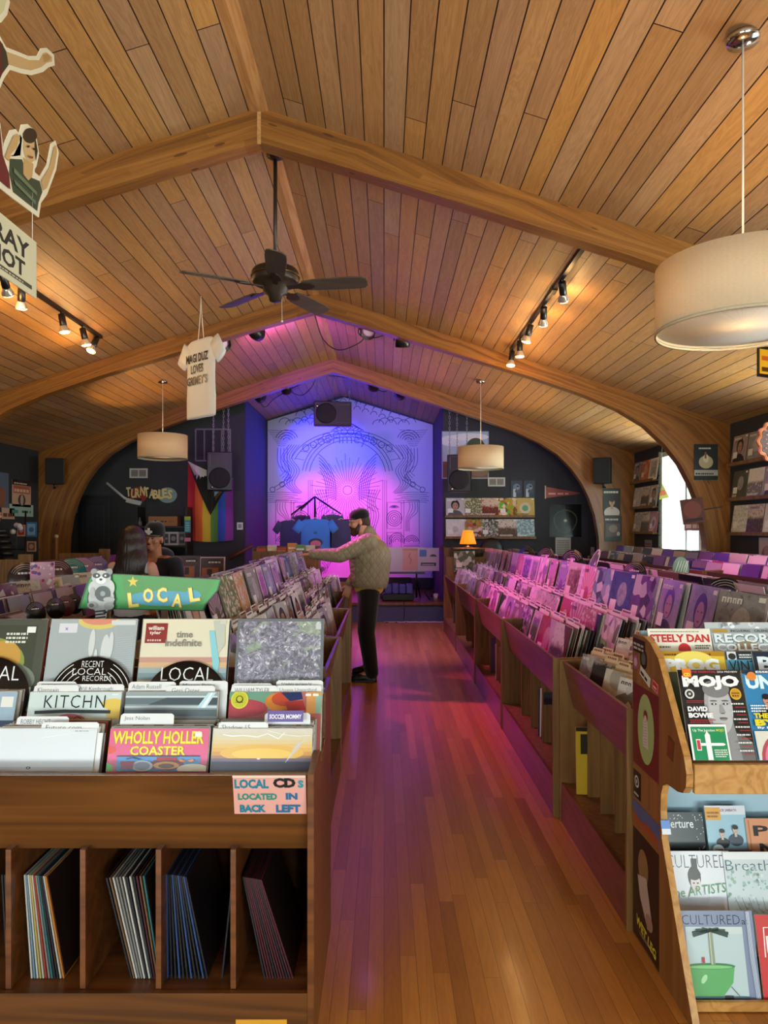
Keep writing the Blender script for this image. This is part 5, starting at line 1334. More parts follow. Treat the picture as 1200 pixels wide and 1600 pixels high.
# middle row
a = MG(.222, .29, '#d9b83c'); a.rect(0, .94, 1, 1, '#b08020'); a.scrawl(.06, .95, .85, .035, '#3a2410', 1, 4); a.rect(0, 0, 1, .75, '#3c4a34'); a.oval(.5, .9, .3, .1, '#e8d468'); a.text('PROG', .04, .745, .165, '#e4eaec', .86, .06)
mag(a, .972, 2.392, .834, 22, 'yellow magazine with large white lettering above the black one')
a = MG(.19, .288, '#4a98b8'); a.rect(0, .9, 1, 1, '#1c2a34'); a.rect(.03, .9, .2, 1, '#d8dcde'); a.oval(.12, .94, .07, .04, '#2a2a2a'); a.scrawl(.25, .92, .35, .06, '#e8eef0', 2, 8); a.text('VINTAGE', .04, .76, .13, '#122230', .96, .0); a.rect(0, 0, 1, .74, '#8fc0d0')
mag(a, 1.20, 2.396, .834, 22, 'teal blue magazine with a tall dark title and a small portrait')
a = MG(.23, .29, '#16283c', .006); a.text('Blitz', .06, .76, .18, '#dfe8ee', .8, .04); a.rect(.06, .74, .5, .75, '#dfe8ee'); a.scrawl(.08, .68, .3, .035, '#9ab0c0', 1, 2); a.rect(0, 0, 1, .6, '#1f5a80')
mag(a, 1.29, 2.384, .834, 22, 'navy magazine with big white sans lettering')
# back row
a = MG(.23, .30, '#e6e2d2'); a.scrawl(.04, .955, .9, .025, '#8a8678', 1, 5); a.text('STEELY DAN', .02, .83, .1, '#c22f38', .95, .04); a.oval(.55, .74, .1, .08, '#c83038'); a.scrawl(.72, .75, .25, .06, '#4a4a44', 2, 3); a.scrawl(.15, .76, .2, .04, '#6a6a60', 1, 6)
mag(a, .955, 2.512, .887, 22, 'cream magazine with a red serif title in the top row').location.x = .972
a = MG(.24, .30, '#b4bcc0'); a.rect(0, .94, 1, 1, '#9aa2a6'); a.rect(.02, .95, .25, .99, '#b48a3a'); a.text('INCLUDING', .3, .955, .03, '#33383a', .3, .02); a.text('CALENDAR', .66, .955, .03, '#33383a', .3, .02); a.text('RECORD', .02, .81, .12, '#5d7078', 1.05, .06); a.text('RECORD', .03, .82, .115, '#dfe8ea', 1.02, .03); a.oval(.5, .74, .22, .1, '#8a7a64'); a.text('COLLECTOR', .04, .72, .09, '#dfe8ea', 1.2, .03)
mag(a, 1.208, 2.516, .887, 22, 'grey magazine with pale outlined capitals in the top row')
a = MG(.5, .06, '#b9bec2'); r_ = random.Random(8)
for i in range(40): a.oval(r_.random(), r_.random(), .02, None, r_.choice(['#d8dce0', '#8f959a', '#e8ecee', '#a8b0b8']), 8, up=False)
tag(a.obj('plastic_wallet', None, (1.19, 2.62, 1.13), (-R(20), 0, 0)), 'crinkled clear plastic wallets lying behind the top row of magazines', 'plastic wallet')
# lower deck
a = MG(.185, .285, '#1c2126'); pass
a.text('aperture', .18, .78, .12, '#eceff0', .62, .01)
for i in range(26):
    r_ = random.Random(i*7+1); a.oval(r_.uniform(.05, .98), .97-.12*r_.random()**2, .009, None, '#e8ecee', 8, up=False); a.oval(.84+.15*r_.random(), r_.uniform(.45, .95), .009, None, '#e8ecee', 8, up=False)
a.k += 1
mag(a, .985, 2.535, .217, 16, 'dark grey magazine sprinkled with white dots, lower deck')
a = MG(.148, .31, '#9fc4d6'); a.rect(0, .9, 1, 1, '#d8dce4'); a.text('BLACK SABBATH', .28, .935, .03, '#7a3a5a', .5, .02); a.rect(.0, .84, .38, .98, '#e0a030'); a.scrawl(.04, .87, .3, .08, '#7a3a10', 2, 3)
a.face(.36, .7, .13, '#d8b8a8', '#1a1518', '#1d1d22'); a.face(.68, .74, .14, '#d0b0a0', '#141216', '#3a4654'); a.oval(.2, .52, .14, .06, '#dfe8ea'); a.scrawl(.12, .5, .18, .04, '#34404a', 2, 6); a.rect(.2, .4, 1, .52, '#6a1f34'); a.rect(0, .0, 1, .42, '#2a2a34')
mag(a, 1.178, 2.53, .217, 16, 'pale blue magazine with two young men in dark clothes, lower deck')
a = MG(.2, .27, '#d8936a', .006); a.text('Psy', .12, .74, .17, '#1d1612', .75, .03); a.text('No', .2, .53, .16, '#1d1612', .6, .03); a.scrawl(.12, .4, .6, .08, '#7a4a34', 3, 2); a.rect(.04, .02, .06, .98, '#b8744c')
mag(a, 1.318, 2.52, .217, 16, 'salmon coloured magazine with black serif letters, lower deck')
a = MG(.225, .30, '#dcdfe8'); a.text('CULTURED', .01, .82, .14, '#4a4a54', .94, -.015); a.oval(.42, .72, .1, .12, '#2a2224'); a.oval(.43, .66, .075, .095, '#d8cfd0'); a.oval(.42, .75, .1, .06, '#2a2224'); a.rect(.39, .8, .48, .92, '#2a2224')
for e in (.4, .46): a.oval(e, .66, .018, .008, '#4a3a3a')
a.oval(.43, .6, .02, .007, '#8a5a5a'); a.oval(.46, .5, .16, .08, '#cfd2dc'); a.text('the ARTISTS', .05, .5, .1, '#3f8a54', .85, .0, .2, 6)
mag(a, .985, 2.412, .114, 16, 'white magazine with a drawn face and green brush lettering')
a = MG(.24, .30, '#c8d4d8'); a.rect(0, .92, 1, 1, '#e2e6e8'); r_ = random.Random(3)
for i in range(120): a.oval(r_.random(), r_.uniform(.3, .85), r_.uniform(.008, .03), None, r_.choice(['#8fb0b0', '#b4c8ca', '#a0bcc0', '#d8e2e2', '#9ab4a8']), 6, up=False)
a.text('Breathe', .02, .8, .11, '#4c6870', .78, -.012)
for i in range(9): a.line([(.1+.1*i, .52), (.16+.09*i, .4), (.2+.1*i, .35)], .006, '#8a5a4a', up=False)
a.k += 1
mag(a, 1.185, 2.406, .114, 16, 'pale leafy magazine with grey lower case title')
a = MG(.238, .262, '#7d8aa8'); a.rect(.06, .0, .84, .82, '#b9cdd2'); a.rect(.48, .74, .84, .82, '#c8d6d8'); a.text('CULTURED', .02, .845, .11, '#28344e', .8, -.012); a.text('at', .84, .845, .06, '#1c2a3a', .1, .0)
a.poly([(.04, .38), (.68, .38), (.64, .2), (.5, .06), (.36, .0), (.04, .0)], '#5aa862'); a.oval(.35, .38, .34, .035, '#3a7c48'); a.oval(.35, .372, .3, .02, '#7cc47c'); a.oval(.25, .24, .03, .06, '#a8dca8', rot=-40)
a.rect(.36, .4, .42, .78, '#8a9880'); a.rect(.37, .4, .385, .78, '#b8c4a8')
for i in range(9): a.line([(.39, .78), (.39+.25*math.cos(R(-20+27*i)), .78+.07*math.sin(R(-20+27*i))-.04)], .035, '#1f3a34', up=False)
a.k += 1; a.rect(.24, .42, .28, .48, '#b03a4a'); a.rect(.0, .0, .84, .05, '#4a6078'); a.rect(.5, .0, .62, .06, '#1e2630'); a.line([(.6, .16), (.7, .06)], .008, '#34424a')
for i in range(5): a.line([(.93+.012*i, .0), (.9+.012*i, .5), (.9+.01*i, 1)], .006, '#c8d4e4', up=False)
a.k += 1
mag(a, .972, 2.275, .022, 14, 'slate bordered magazine with a big green pot, bottom row')
a = MG(.2, .25, '#c83a3a'); a.line([(.1, .5), (.12, .85), (.4, .85), (.3, .5), (.6, .4)], .02, '#f2e8e4'); a.text('R', .14, .55, .2, '#f2e8e4', .2, -.01)
mag(a, 1.218, 2.275, .022, 14, 'red magazine with white line drawing, bottom row')
for i, (x, y, z, h, c, c2, lb) in enumerate(((1.42, 2.258, .797, .288, '#b8443a', '#f0e6da', 'red covered magazine next to the blue one, upper deck'), (1.64, 2.258, .797, .288, '#d8d2c0', '#3a3a44', 'stone coloured magazine further along the upper deck'), (1.54, 2.392, .834, .288, '#4a7a58', '#e8e4d4', 'green magazine in the middle row of the upper deck'), (1.47, 2.514, .887, .3, '#c8a04a', '#2a2420', 'ochre magazine in the top row of the upper deck'),
        (1.54, 2.53, .217, .28, '#5a6a8a', '#e8e8ec', 'slate blue magazine in the back row of the lower deck'), (1.44, 2.408, .114, .29, '#d8c8b8', '#6a4a3a', 'sand coloured magazine in the middle row of the lower deck'), (1.44, 2.275, .022, .26, '#2f5a5a', '#e0dcc8', 'dark teal magazine in the bottom row'), (1.68, 2.275, .022, .26, '#c8c4bc', '#3a3a3a', 'light grey magazine in the bottom row'))):
    a = MG(.205, h, c); a.rect(.06, .82, .94, .94, c2); a.oval(.5, .42, .3, .26, c2); mag(a, x, y, z, (22, 22, 22, 22, 16, 16, 14, 14)[i], lb)
# stickers on the rack side (it faces the aisle)
def side_sticker(a, y, z, label, tilt=0):
    tag(a.obj('sticker', None, (RX0-.0015, y, z), (0, R(tilt), R(-90))), label, 'sticker')
a = Art(.25, .30, .001, '#6a2420', None, .4); a.oval(.52, .52, .32, .42, '#9fb070'); a.poly([(.4, .3), (.62, .3), (.6, .62), (.5, .72), (.42, .6)], '#cfc4bc'); a.oval(.52, .68, .08, .07, '#7a3426'); a.oval(.52, .64, .05, .05, '#d8b8a4')
for i in range(9): a.line([(.41+.02*(i % 3), .32+.035*i), (.58, .34+.035*i)], .006, '#8a7f7a', up=False)
a.k += 1
side_sticker(a, 2.565, .655, 'dark red rectangle with a green oval and a seated white figure on the rack side')
a = Art(.25, .40, .001, '#1c1310', None, .35); a.oval(.42, .72, .2, .16, '#8a6a44'); a.poly([(.2, .6), (.55, .66), (.78, .3), (.6, .22), (.3, .42)], '#b8a49a'); a.oval(.66, .3, .14, .07, '#9a7a6c'); a.text('WET LEG', .14, .14, .09, '#d8c83a', .78, .04, 0, -10); a.scrawl(.3, .08, .4, .03, '#a89a8a', 2, 4)
side_sticker(a, 2.565, .012, 'dark tall poster with yellow hand lettering low on the rack side')
a = Art(.075, .10, .001, '#15120f'); a.oval(.5, .62, .3, None, '#c8c0b4'); a.oval(.5, .62, .2, None, '#15120f'); a.oval(.5, .62, .1, None, '#c8c0b4'); a.scrawl(.15, .1, .7, .15, '#c8c0b4', 1, 1)
side_sticker(a, 2.65, .53, 'small black label with a round emblem on the rack side')
a = Art(.12, .05, .001, '#17130f'); a.scrawl(.06, .2, .86, .6, '#b8b0a0', 2, 5); side_sticker(a, 2.63, 1.075, 'black strip of torn lettering at the top of the rack side')
for (y, z, r0, cs_, lb) in ((2.665, 1.035, .024, ('#9a5a78', '#c8a0b0'), 'round pink sticker high on the rack side'), (2.585, 1.06, .034, ('#15120f', '#5a5a52'), 'round black sticker high on the rack side')):
    m = MB(); m.prism([(r0*math.cos(q), r0*1.1*math.sin(q)) for q in [2*PI*i/28 for i in range(28)]], 0, .001, 'y', ink(cs_[0])); m.prism([(r0*.6*math.cos(q), r0*.65*math.sin(q)) for q in [2*PI*i/28 for i in range(28)]], -.0005, 0, 'y', ink(cs_[1]))
    tag(m.obj('sticker', None, (RX0-.0015, y, z), (0, 0, R(-90))), lb, 'sticker')
a = Art(.1, .035, .001, '#d8d4cc'); a.scrawl(.08, .2, .84, .6, '#2a2a2a', 1, 7); side_sticker(a, 2.575, .985, 'white slanted sticker with dark lettering on the rack side', 18)
a = Art(.06, .04, .001, '#c22f34'); a.rect(.08, .1, .92, .9, '#d8d0cc'); a.rect(.12, .16, .88, .84, '#c22f34'); a.scrawl(.25, .35, .5, .25, '#f0e8e4', 1, 3); side_sticker(a, 2.475, .965, 'small red ticket shaped sticker on the rack side', 12)
a = Art(.05, .07, .001, '#5f3a1a');
for i in range(7): a.line([(.1, .1+.12*i), (.8, .2+.1*i)], .05, '#a03a2a', up=False)
side_sticker(a, 2.345, .775, 'small red striped sticker by the edge of the rack side', 10)
a = Art(.255, .08, .001, '#4a5a8a'); a.poly([(0, 0), (1, 0), (1, .35), (.6, .5), (.3, .3), (0, .55)], '#9a4a2a'); side_sticker(a, 2.565, .435, 'blue and rust coloured strip sticker across the rack side', 0)
a = Art(.03, .045, .001, '#5a8ad0'); a.rect(0, 0, 1, .4, '#d8e0ec'); tag(a.obj('sticker', None, (RX0+.011, 2.402, .50), (R(-20), 0, 0)), 'little blue sticker wrapped over the front edge of the rack', 'sticker')

# ------------------------------------------------------------------ sign boards, wall pieces
def wallart(name, a, u, v, label, cat, wall='back', dz=0):
    """hang a sheet by the pixel of its lower left corner"""
    if wall == 'back': p = px(u, v, YB); o = a.obj(name, None, (p.x, YB-.012, p.z), (0, 0, 0))
    return tag(o, label, cat)
def bx(u0, u1): return (u1-u0)/F*YB
# LOCAL sign on a post
ls = thing('local_sign', 'green painted board lettered LOCAL with a raccoon and a yellow star', 'sign', (-.83, 3.0, .0), R(0))
sy = 3.0
def L2(u, v): p = px(u, v, sy); return (p.x+.83, p.z)
out = [(122, 951), (138, 903), (152, 895), (346, 905), (341, 922), (322, 945), (318, 955), (122, 951)][:-1]
m = MB(); m.prism([L2(*q) for q in out], -.0, .012, 'y', ink('#14401c')); 
def grow(pts, k): cx = sum(p[0] for p in pts)/len(pts); cy = sum(p[1] for p in pts)/len(pts); return [(cx+(p[0]-cx)*k, cy+(p[1]-cy)*(k-.03)) for p in pts]
def flat(mb, pts, y, c):
    q = [L2(*p) for p in pts]; ar = sum(q[i][0]*q[(i+1) % len(q)][1]-q[(i+1) % len(q)][0]*q[i][1] for i in range(len(q)))
    if ar < 0: q = q[::-1]
    mb.add([(a_, y, b_) for a_, b_ in q], [list(range(len(q)))], ink(c))
def ell(u, v, ru, rv, n=22): return [(u+ru*math.cos(2*PI*i/n), v+rv*math.sin(2*PI*i/n)) for i in range(n)]
flat(m, grow(out, .975), -.0006, '#2f9a3c'); flat(m, [(190, 898), (338, 906), (318, 940), (300, 950), (200, 949)], -.0009, '#3c8f34')
flat(m, ell(256, 935, 57, 12), -.0012, '#3a9ab8'); flat(m, ell(300, 930, 14, 8), -.0013, '#3a9ab8'); m.obj('board', None, ls)
m = MB()
st = [(208+(9 if i % 2 == 0 else 3.8)*math.sin(PI*i/5), 909-(9 if i % 2 == 0 else 3.8)*math.cos(PI*i/5)) for i in range(10)]
flat(m, st, -.002, '#e8c93a'); m.obj('star', None, ls)
a = Art(.6, .14, 0, '#000000', x0=0); X0, Z0 = L2(198, 950)
for s_, u, v, h, ang in (('L', 201, 950, 24, 6), ('O', 224, 942, 23, 2), ('C', 246, 942, 24, 4), ('A', 268, 948, 22, -6), ('L', 297, 941, 23, 8)):
    x, z = L2(u, v); a.text(s_, (x-X0)/.6, (z-Z0)/.14, h/F*sy/.14, '#c8901e', 17/F*sy/.6, .05, 0, ang, clip=False); a.text(s_, (x-X0)/.6+.004, (z-Z0)/.14+.012, h/F*sy*.94/.14, '#f0dc5c', 15.5/F*sy/.6, .03, 0, ang, clip=False)
a.obj('lettering', ls, (X0, -.0025, Z0))
m = MB(); q = .006
rc = [(ell(160, 935, 20, 21), '#c4c4c4'), (ell(152, 920, 12, 14), '#cfcfcf'), (ell(169, 918, 12, 14), '#cfcfcf'), (ell(160, 902, 15, 11), '#c9c9c6'), (ell(149, 893, 5, 5), '#8f8f8f'), (ell(173, 893, 5, 5), '#8f8f8f'), (ell(160, 906, 8, 6), '#f0f0ee'), (ell(153, 899, 6, 4), '#26282a'), (ell(168, 899, 6, 4), '#26282a'), (ell(154, 899, 1.6, 1.6), '#f4f4f4'), (ell(167, 899, 1.6, 1.6), '#f4f4f4'), (ell(160, 905, 2.4, 1.8), '#1a1a1a'),
      (ell(163, 927, 12, 12), '#4c5254'), (ell(163, 927, 4, 4), '#9aa0a0'), (ell(147, 926, 4, 9), '#b4b4b2'), (ell(173, 936, 9, 4), '#b4b4b2'), (ell(147, 945, 8, 6), '#a8a8a6'), (ell(173, 946, 8, 6), '#a8a8a6'), (ell(146, 945, 4, 3), '#5a5a5a')]
m.prism([L2(*p) for p in [(139, 950), (138, 930), (145, 908), (146, 889), (152, 888), (160, 892), (169, 888), (175, 889), (176, 908), (181, 930), (180, 951), (168, 958)]], -.012, -.001, 'y', ink('#3a3c3e'))
for i, (pts, c) in enumerate(rc): flat(m, pts, -.0125-.0004*i, c)
m.obj('raccoon', None, ls)
m = MB(); m.prism([L2(*p) for p in [(150, 950), (168, 950), (166, 966), (158, 970), (151, 964)]], -.012, -.002, 'y', ink('#d0d0ce'))
for i in range(3): flat(m, [(150, 954+5*i), (167, 952+5*i), (167, 954.5+5*i), (150, 956.5+5*i)], -.0126, '#2a2c2e')
m.obj('raccoon_tail', None, ls)
m = MB()
for u in (165, 255): x, z = L2(u, 950); m.box(x-.012, x+.012, .012, .03, .95, z+.06, W_TAN)
m.obj('post', None, ls)
# back wall, window side
a = Art(bx(691, 764), .80, .03, '#8fa0b0', '#d8d6d0'); W_ = .04
a.rect(.02, .02, .98, .98, '#9fb4c4'); a.oval(.25, .8, .3, .12, '#c8d0d8'); a.oval(.6, .88, .4, .08, '#d8dce0'); a.rect(.02, .02, .98, .36, '#6a4438'); a.oval(.72, .66, .2, .2, '#2c3a2a'); a.oval(.9, .5, .12, .18, '#34452e'); a.rect(.64, .3, .7, .6, '#2c2a20'); a.oval(.8, .15, .2, .1, '#7a5a4a')
wallart('landscape_print', a, 691+36, 748, 'framed landscape print with a tree hung behind the speaker', 'picture')
def vent(u0, v0, u1, v1, label):
    p = px(u0, v1, YB); w = bx(u0, u1); h = (v1-v0)/F*YB; t = thing('wall_vent', label, 'vent', (p.x, YB, p.z))
    m = MB(); f = .025; m.box(0, w, -.02, 0, 0, f); m.box(0, w, -.02, 0, h-f, h); m.box(0, f, -.02, 0, f, h-f); m.box(w-f, w, -.02, 0, f, h-f); m.box(w/2-.008, w/2+.008, -.02, 0, f, h-f); m.obj('frame', pmat('vent_white', '#c4c2bc', .5), t)
    m = MB(); m.box(f, w-f, -.006, -.002, f, h-f, pmat('vent_dark', '#3a3a3c', .7)); n = 7
    for i in range(n): z = f+(h-2*f)*(i+.5)/n; m.box(f, w-f, -.016, -.007, z-.004, z+.006, pmat('vent_grey', '#8f8d88', .5))
    m.obj('louvre', None, t)
vent(762, 746, 789, 760, 'small white vent below the hung landscape print'); vent(203, 732, 231, 747, 'small white vent above the turntables sign')
for i, (u0, u1) in enumerate(((798, 816), (818, 836))):
    a = Art(bx(u0, u1), .30, .004, '#1c2630'); r_ = random.Random(i)
    a.rect(.04, .04, .96, .96, '#26323e'); a.oval(.5, .6, .3, .2, '#5a7a90'); a.rect(.2, .05, .45, .5, '#b8c0c4'); a.face(.6, .6, .2, '#a08a84', '#15171c', '#3a4a5a')
    wallart('poster', a, (u0+u1)/2, 778, ['blue black photo poster nearest the vent on the back wall', 'blue black photo poster nearest the red pennant'][i], 'poster')
def ledge(x0, x1, z, label):
    m = MB(); m.box(x0, x1, YB-.09, YB, z-.02, z, W_TAN); m.box(x0, x1, YB-.092, YB-.08, z-.02, z+.02, W_TAN); return tag(m.obj('record_ledge', bevel=.002), label, 'shelf')
z1 = px(0, 807, YB).z; z2 = px(0, 840, YB).z
ledge(px(695, 0, YB).x, px(834, 0, YB).x, z1, 'upper record ledge on the back wall by the stage'); ledge(px(695, 0, YB).x, px(836, 0, YB).x, z2, 'lower record ledge on the back wall by the stage')
BC = [[9, 8, 0, 1, 2], [13, 0, 15, 8, 12]]; BV = [[3, 5, 1, 4, 10], [2, 4, 5, 1, 13]]
for k in range(2):
    for i in range(5):
        rec((px(711+27.2*i, 0, YB).x, YB-.065, (z1, z2)[k]), 0, 8, '@ record on the %s ledge of the back wall, %s from the stage' % (['upper', 'lower'][k], ORD[i]), 'records on the back wall ledges', ci=BC[k][i], var=BV[k][i])
o = thing('pennant', 'red felt pennant on the back wall above the black ringed square', 'pennant', (px(852, 770, YB).x, YB-.005, px(852, 770, YB).z))
m = MB(); m.prism([(0, -.09), (.02, .1), (.58, .0), (.58, -.02)], -.004, 0, 'y', ink('#9a4438')); m.box(-.01, .01, -.006, 0, -.1, .12, ink('#c8b8a0')); m.obj('felt', None, o)
a = Art(.5, .1, 0, '#000', z0=0, x0=0); a.scrawl(.06, .1, .7, .5, '#d8a89a', 1, 4); a.obj('lettering', o, (.02, -.0045, -.04))
a = Art(bx(858, 908), .55, .02, '#0c0d0e', None, .2); a.k = 2
for rr in (.36, .34): a.line([(.5+rr*math.cos(q)*(1+.06*math.sin(3*q)), .48+rr*math.sin(q)) for q in [2*PI*i/50 for i in range(50)]], .008, '#6a6f60', closed=True)
a.oval(.5, .5, .06, None, '#8a8a7c'); a.oval(.5, .5, .03, None, '#c8c8b8'); a.line([(.5, .02), (.5, .98)], .006, '#5a5f58')
wallart('poster', a, 883, 839, 'black square poster with a thin ring and a pale centre', 'poster')
a = Art(.26, .36, .004, '#a8a298'); a.scrawl(.1, .1, .8, .8, '#5a564e', 10, 4); p = px(880, 873, 11.985); tag(a.obj('paper_notice', None, (p.x, 11.985, p.z), (0, 0, 0)), 'grey printed notice taped below the black ringed poster', 'notice')
# handrails and switch
def rail(u0, v0, u1, v1, y0, y1, label):
    a_, b_ = px(u0, v0, y0), px(u1, v1, y1); t = thing('handrail', label, 'handrail', a_)
    m = MB(); m.tube([(0, 0, 0), b_-a_], .028, 10, wood('rail_wood', '#5a3020', '#6e3c28', '#7a4a34', 'X')); m.obj('rail', None, t)
    m = MB(); q = (b_-a_)*.5; m.tube([q, q+Vector((0, 0, -.06)), q+Vector((0, .1, -.07))], .009, 6, M_CHROME); m.obj('bracket', None, t)
rail(357, 873, 395, 852, 11.9, 11.9, 'wooden handrail on the navy wall under the rainbow flag'); rail(688, 853, 712, 866, 11.9, 11.9, 'wooden handrail on the back wall beside the end box')
m = MB(); p = px(375, 822, YB); m.box(p.x-.05, p.x+.05, YB-.012, YB, p.z-.06, p.z+.06, ink('#d8d8d4')); m.box(p.x-.03, p.x+.03, YB-.016, YB-.012, p.z-.035, p.z+.035, ink('#8a8c94')); tag(m.obj('wall_switch', bevel=.002), 'white wall switch plate beside the rainbow flag', 'switch')
m = MB(); p = px(934, 862, YB-.3); m.box(p.x-.03, p.x+.03, YB-.012, YB, p.z-.07, p.z+.07, ink('#b8b8b4')); m.box(p.x-.008, p.x+.008, YB-.02, YB-.012, p.z-.02, p.z+.02, ink('#8a8c94')); tag(m.obj('wall_switch', bevel=.002), 'white switch plate low on the back wall beside the far pillar', 'switch')
# TURNTABLES sign
t = thing('turntables_sign', 'cut-out sign lettered TURNTABLES with a white tone arm', 'sign', (px(225, 775, YB).x, YB-.06, px(225, 775, YB).z))
q0 = px(225, 775, YB)
def T2(u, v): p = px(u, v, YB); return (p.x-q0.x, p.z-q0.z)
m = MB(); x, z = T2(263, 774); m.prism([(x+.16*math.cos(q), z+.13*math.sin(q)) for q in [2*PI*i/32 for i in range(32)]], .012, .02, 'y', ink('#7d9a92')); x, z = T2(218, 773); m.prism([(x+.15*math.cos(q), z+.13*math.sin(q)) for q in [2*PI*i/32 for i in range(32)]], .012, .02, 'y', ink('#8a1f20')); x, z = T2(240, 774); m.prism([(x+.13*math.cos(q), z+.12*math.sin(q)) for q in [2*PI*i/32 for i in range(32)]], .02, .028, 'y', ink('#121214')); m.obj('disc', None, t)
m = MB(); m.tube([(*[T2(169, 755)[0]], 0, T2(169, 755)[1]), (T2(196, 778)[0], 0, T2(196, 778)[1]), (T2(204, 782)[0], 0, T2(204, 782)[1])], .022, 8, ink('#c8c8c8')); m.prism([T2(200, 778), T2(224, 784), T2(221, 790), T2(199, 785)], -.02, .01, 'y', ink('#b8b8b8')); m.obj('tone_arm', None, t)
a = Art(1.0, .3, 0, '#000', x0=0); zz = [.34, .28, .3, .42, .28, .3, .2, .25, .18, .22, .3]
for i, ch in enumerate('TURNTABLES'):
    x, z = T2(201+7.6*i, 780); a.text(ch, .0+.082*i*.93, .28+[.14, .06, .08, .2, .12, .06, .0, .02, .06, .02][i], .52, '#d8c98a', .085, .04, 0, [4, -4, 3, -3, 5, -4, 3, -2, 4, -5][i])
a.obj('lettering', t, (T2(200, 788)[0], -.024, T2(200, 788)[1]))
# shelf unit under it
t = thing('wall_shelf', 'dark shelf unit under the turntables sign', 'shelf', (px(212, 870, 11.6).x, 11.6, 0)); W0 = bx(212, 292)*.97
m = MB()
for x in (0, W0-.03): m.box(x, x+.03, 0, .36, 0, px(0, 792, 11.6).z)
m.obj('upright', pmat('black_brown_laminate', '#1b1613', .5), t)
zs = [px(0, 822, 11.6).z, px(0, 852, 11.6).z]
for z in zs: m = MB(); m.box(.03, W0-.03, 0, .36, z-.03, z); m.obj('shelf_board', pmat('black_brown_laminate', '#1b1613', .5), t)
a = Art(bx(231, 276)*.97, .16, .22, '#9a6a44', None, .7); a.scrawl(.36, .4, .28, .25, '#3a1c14', 1, 9); a.scrawl(.12, .4, .16, .2, '#8a4a34', 1, 2); a.scrawl(.72, .4, .16, .2, '#8a4a34', 1, 3)
tag(a.obj('cardboard_box', None, (px(253, 0, 11.6).x, 11.65, zs[0])), 'long brown printed carton on the shelf under the turntables sign', 'box')
for i, (u0, u1, c) in enumerate(((255, 263, '#a8a6b0'), (262, 277, '#b8b6bc'), (277, 288, '#7a7880'))):
    a = Art(bx(u0, u1)*.97, .22, .25, c, None, .5); a.rect(.15, .15, .85, .85, '#3a3840'); a.oval(.5, .5, .25, None, '#8a8890'); tag(a.obj('boxed_turntable', None, (px((u0+u1)/2, 0, 11.6).x, 11.64+.01*i, zs[1])), ['narrow', 'square framed', 'dark'][i]+' grey box on the lower shelf behind the capped man', 'box')
m = MB(); p = px(217, 0, 11.7); m.lathe([(0, 0), (.05, 0), (.055, .06), (.03, .1), (.03, .14), (0, .15)], 16, (p.x, 11.7, zs[0]), ink('#5a5a60')); tag(m.obj('table_clock'), 'small grey round object on the shelf by the carton', 'ornament')
a = Art(.1, .26, .003, '#3a8a96'); a.rect(0, .78, 1, 1, '#9ab83a'); a.scrawl(.15, .1, .7, .6, '#8ac0c4', 4, 3); p = px(293, 832, 11.58); tag(a.obj('note_strip', None, (p.x, 11.58, p.z)), 'teal and green note strip on the shelf edge beside the flag', 'note')
a = Art(.1, .06, .003, '#c87aa0'); p = px(293, 846, 11.58); tag(a.obj('note_strip', None, (p.x, 11.58, p.z)), 'pink note strip on the shelf edge beside the flag', 'note')
# window grid behind the flag, pride flag
t = thing('grille_frame', 'pale grid frame high on the wall behind the flag speaker', 'frame', (px(306, 720, YB).x, YB, px(306, 720, YB).z)); w = bx(306, 360); h = .53
m = MB()
for i in range(5): m.box(w*i/4-.012, w*i/4+.012, -.02, 0, 0, h)
m.box(0, w, -.022, 0, -.012, .012); m.box(0, w, -.022, 0, h-.012, h+.012); m.obj('bars', pmat('grid_grey', '#6a6a72', .5), t)
t = thing('rainbow_flag', 'rainbow striped flag with a chevron hung on the navy wall', 'flag', (px(295, 842, YB).x, YB-.08, px(295, 842, YB).z))
fw, fh = bx(296, 367), (845-722)/F*YB
cols = ['#b81c2c', '#d8602a', '#c8a82a', '#5a8a3a', '#2848b0', '#7a2a8a']
m = MB(); NU, NV = 36, 20
def fpt(i, j):
    u = i/NU; v = j/NV; sag = .14*u*v-.05*v*(1-u)*0
    return (u*fw, .02*math.sin(u*14+v*2)+.012*math.sin(v*9+u*5), -.02-.03*math.sin(u*PI)+v*(fh-.30*u))
for i in range(NU):
    for j in range(NV):
        m.add([fpt(i, j), fpt(i+1, j), fpt(i+1, j+1), fpt(i, j+1)], [(0, 1, 2, 3)], pmat('flag_%d' % (i*6//NU), cols[i*6//NU], .8, sheen=.2), True)
o = m.obj('cloth', None, t, clean=True)
def fz(u, v): i = u*NU; j = v*NV; q = fpt(i, j); return (q[0], q[1]-.012, q[2])
def chev(pts, c, dy):
    m.add([(fz(u, v)[0], fz(u, v)[1]-dy, fz(u, v)[2]) for u, v in pts], [list(range(len(pts)))], pmat('chev'+c, c, .8))
m = MB()
for k, c in enumerate(('#17120f', '#6a4028', '#8ab8d8', '#d8a0b0', '#e0dcd8')):
    d = .10*k; N = 8
    L = [(.5*q/N, 1-(.62-d)*q/N) for q in range(N+1)]; Rr = [(.5+.5*q/N, 1-(.62-d)*(1-q/N)) for q in range(N+1)]
    path = L+Rr[1:]
    for q in range(len(path)-1):
        chev([(path[q][0], path[q][1]), (path[q+1][0], path[q+1][1]), (path[q+1][0], 1), (path[q][0], 1)], c, .001*k)
m.obj('chevron', None, t)
a = Art(.35, .55, .004, '#2a5a9a'); a.oval(.1, .5, .8, .6, '#c8d4e0'); a.oval(.05, .55, .75, .56, '#2a5a9a'); p = px(112, 805, YB); tag(a.obj('blue_banner', None, (p.x, YB-.01, p.z+.04)), 'blue banner with a pale arc beside the timber post', 'banner')
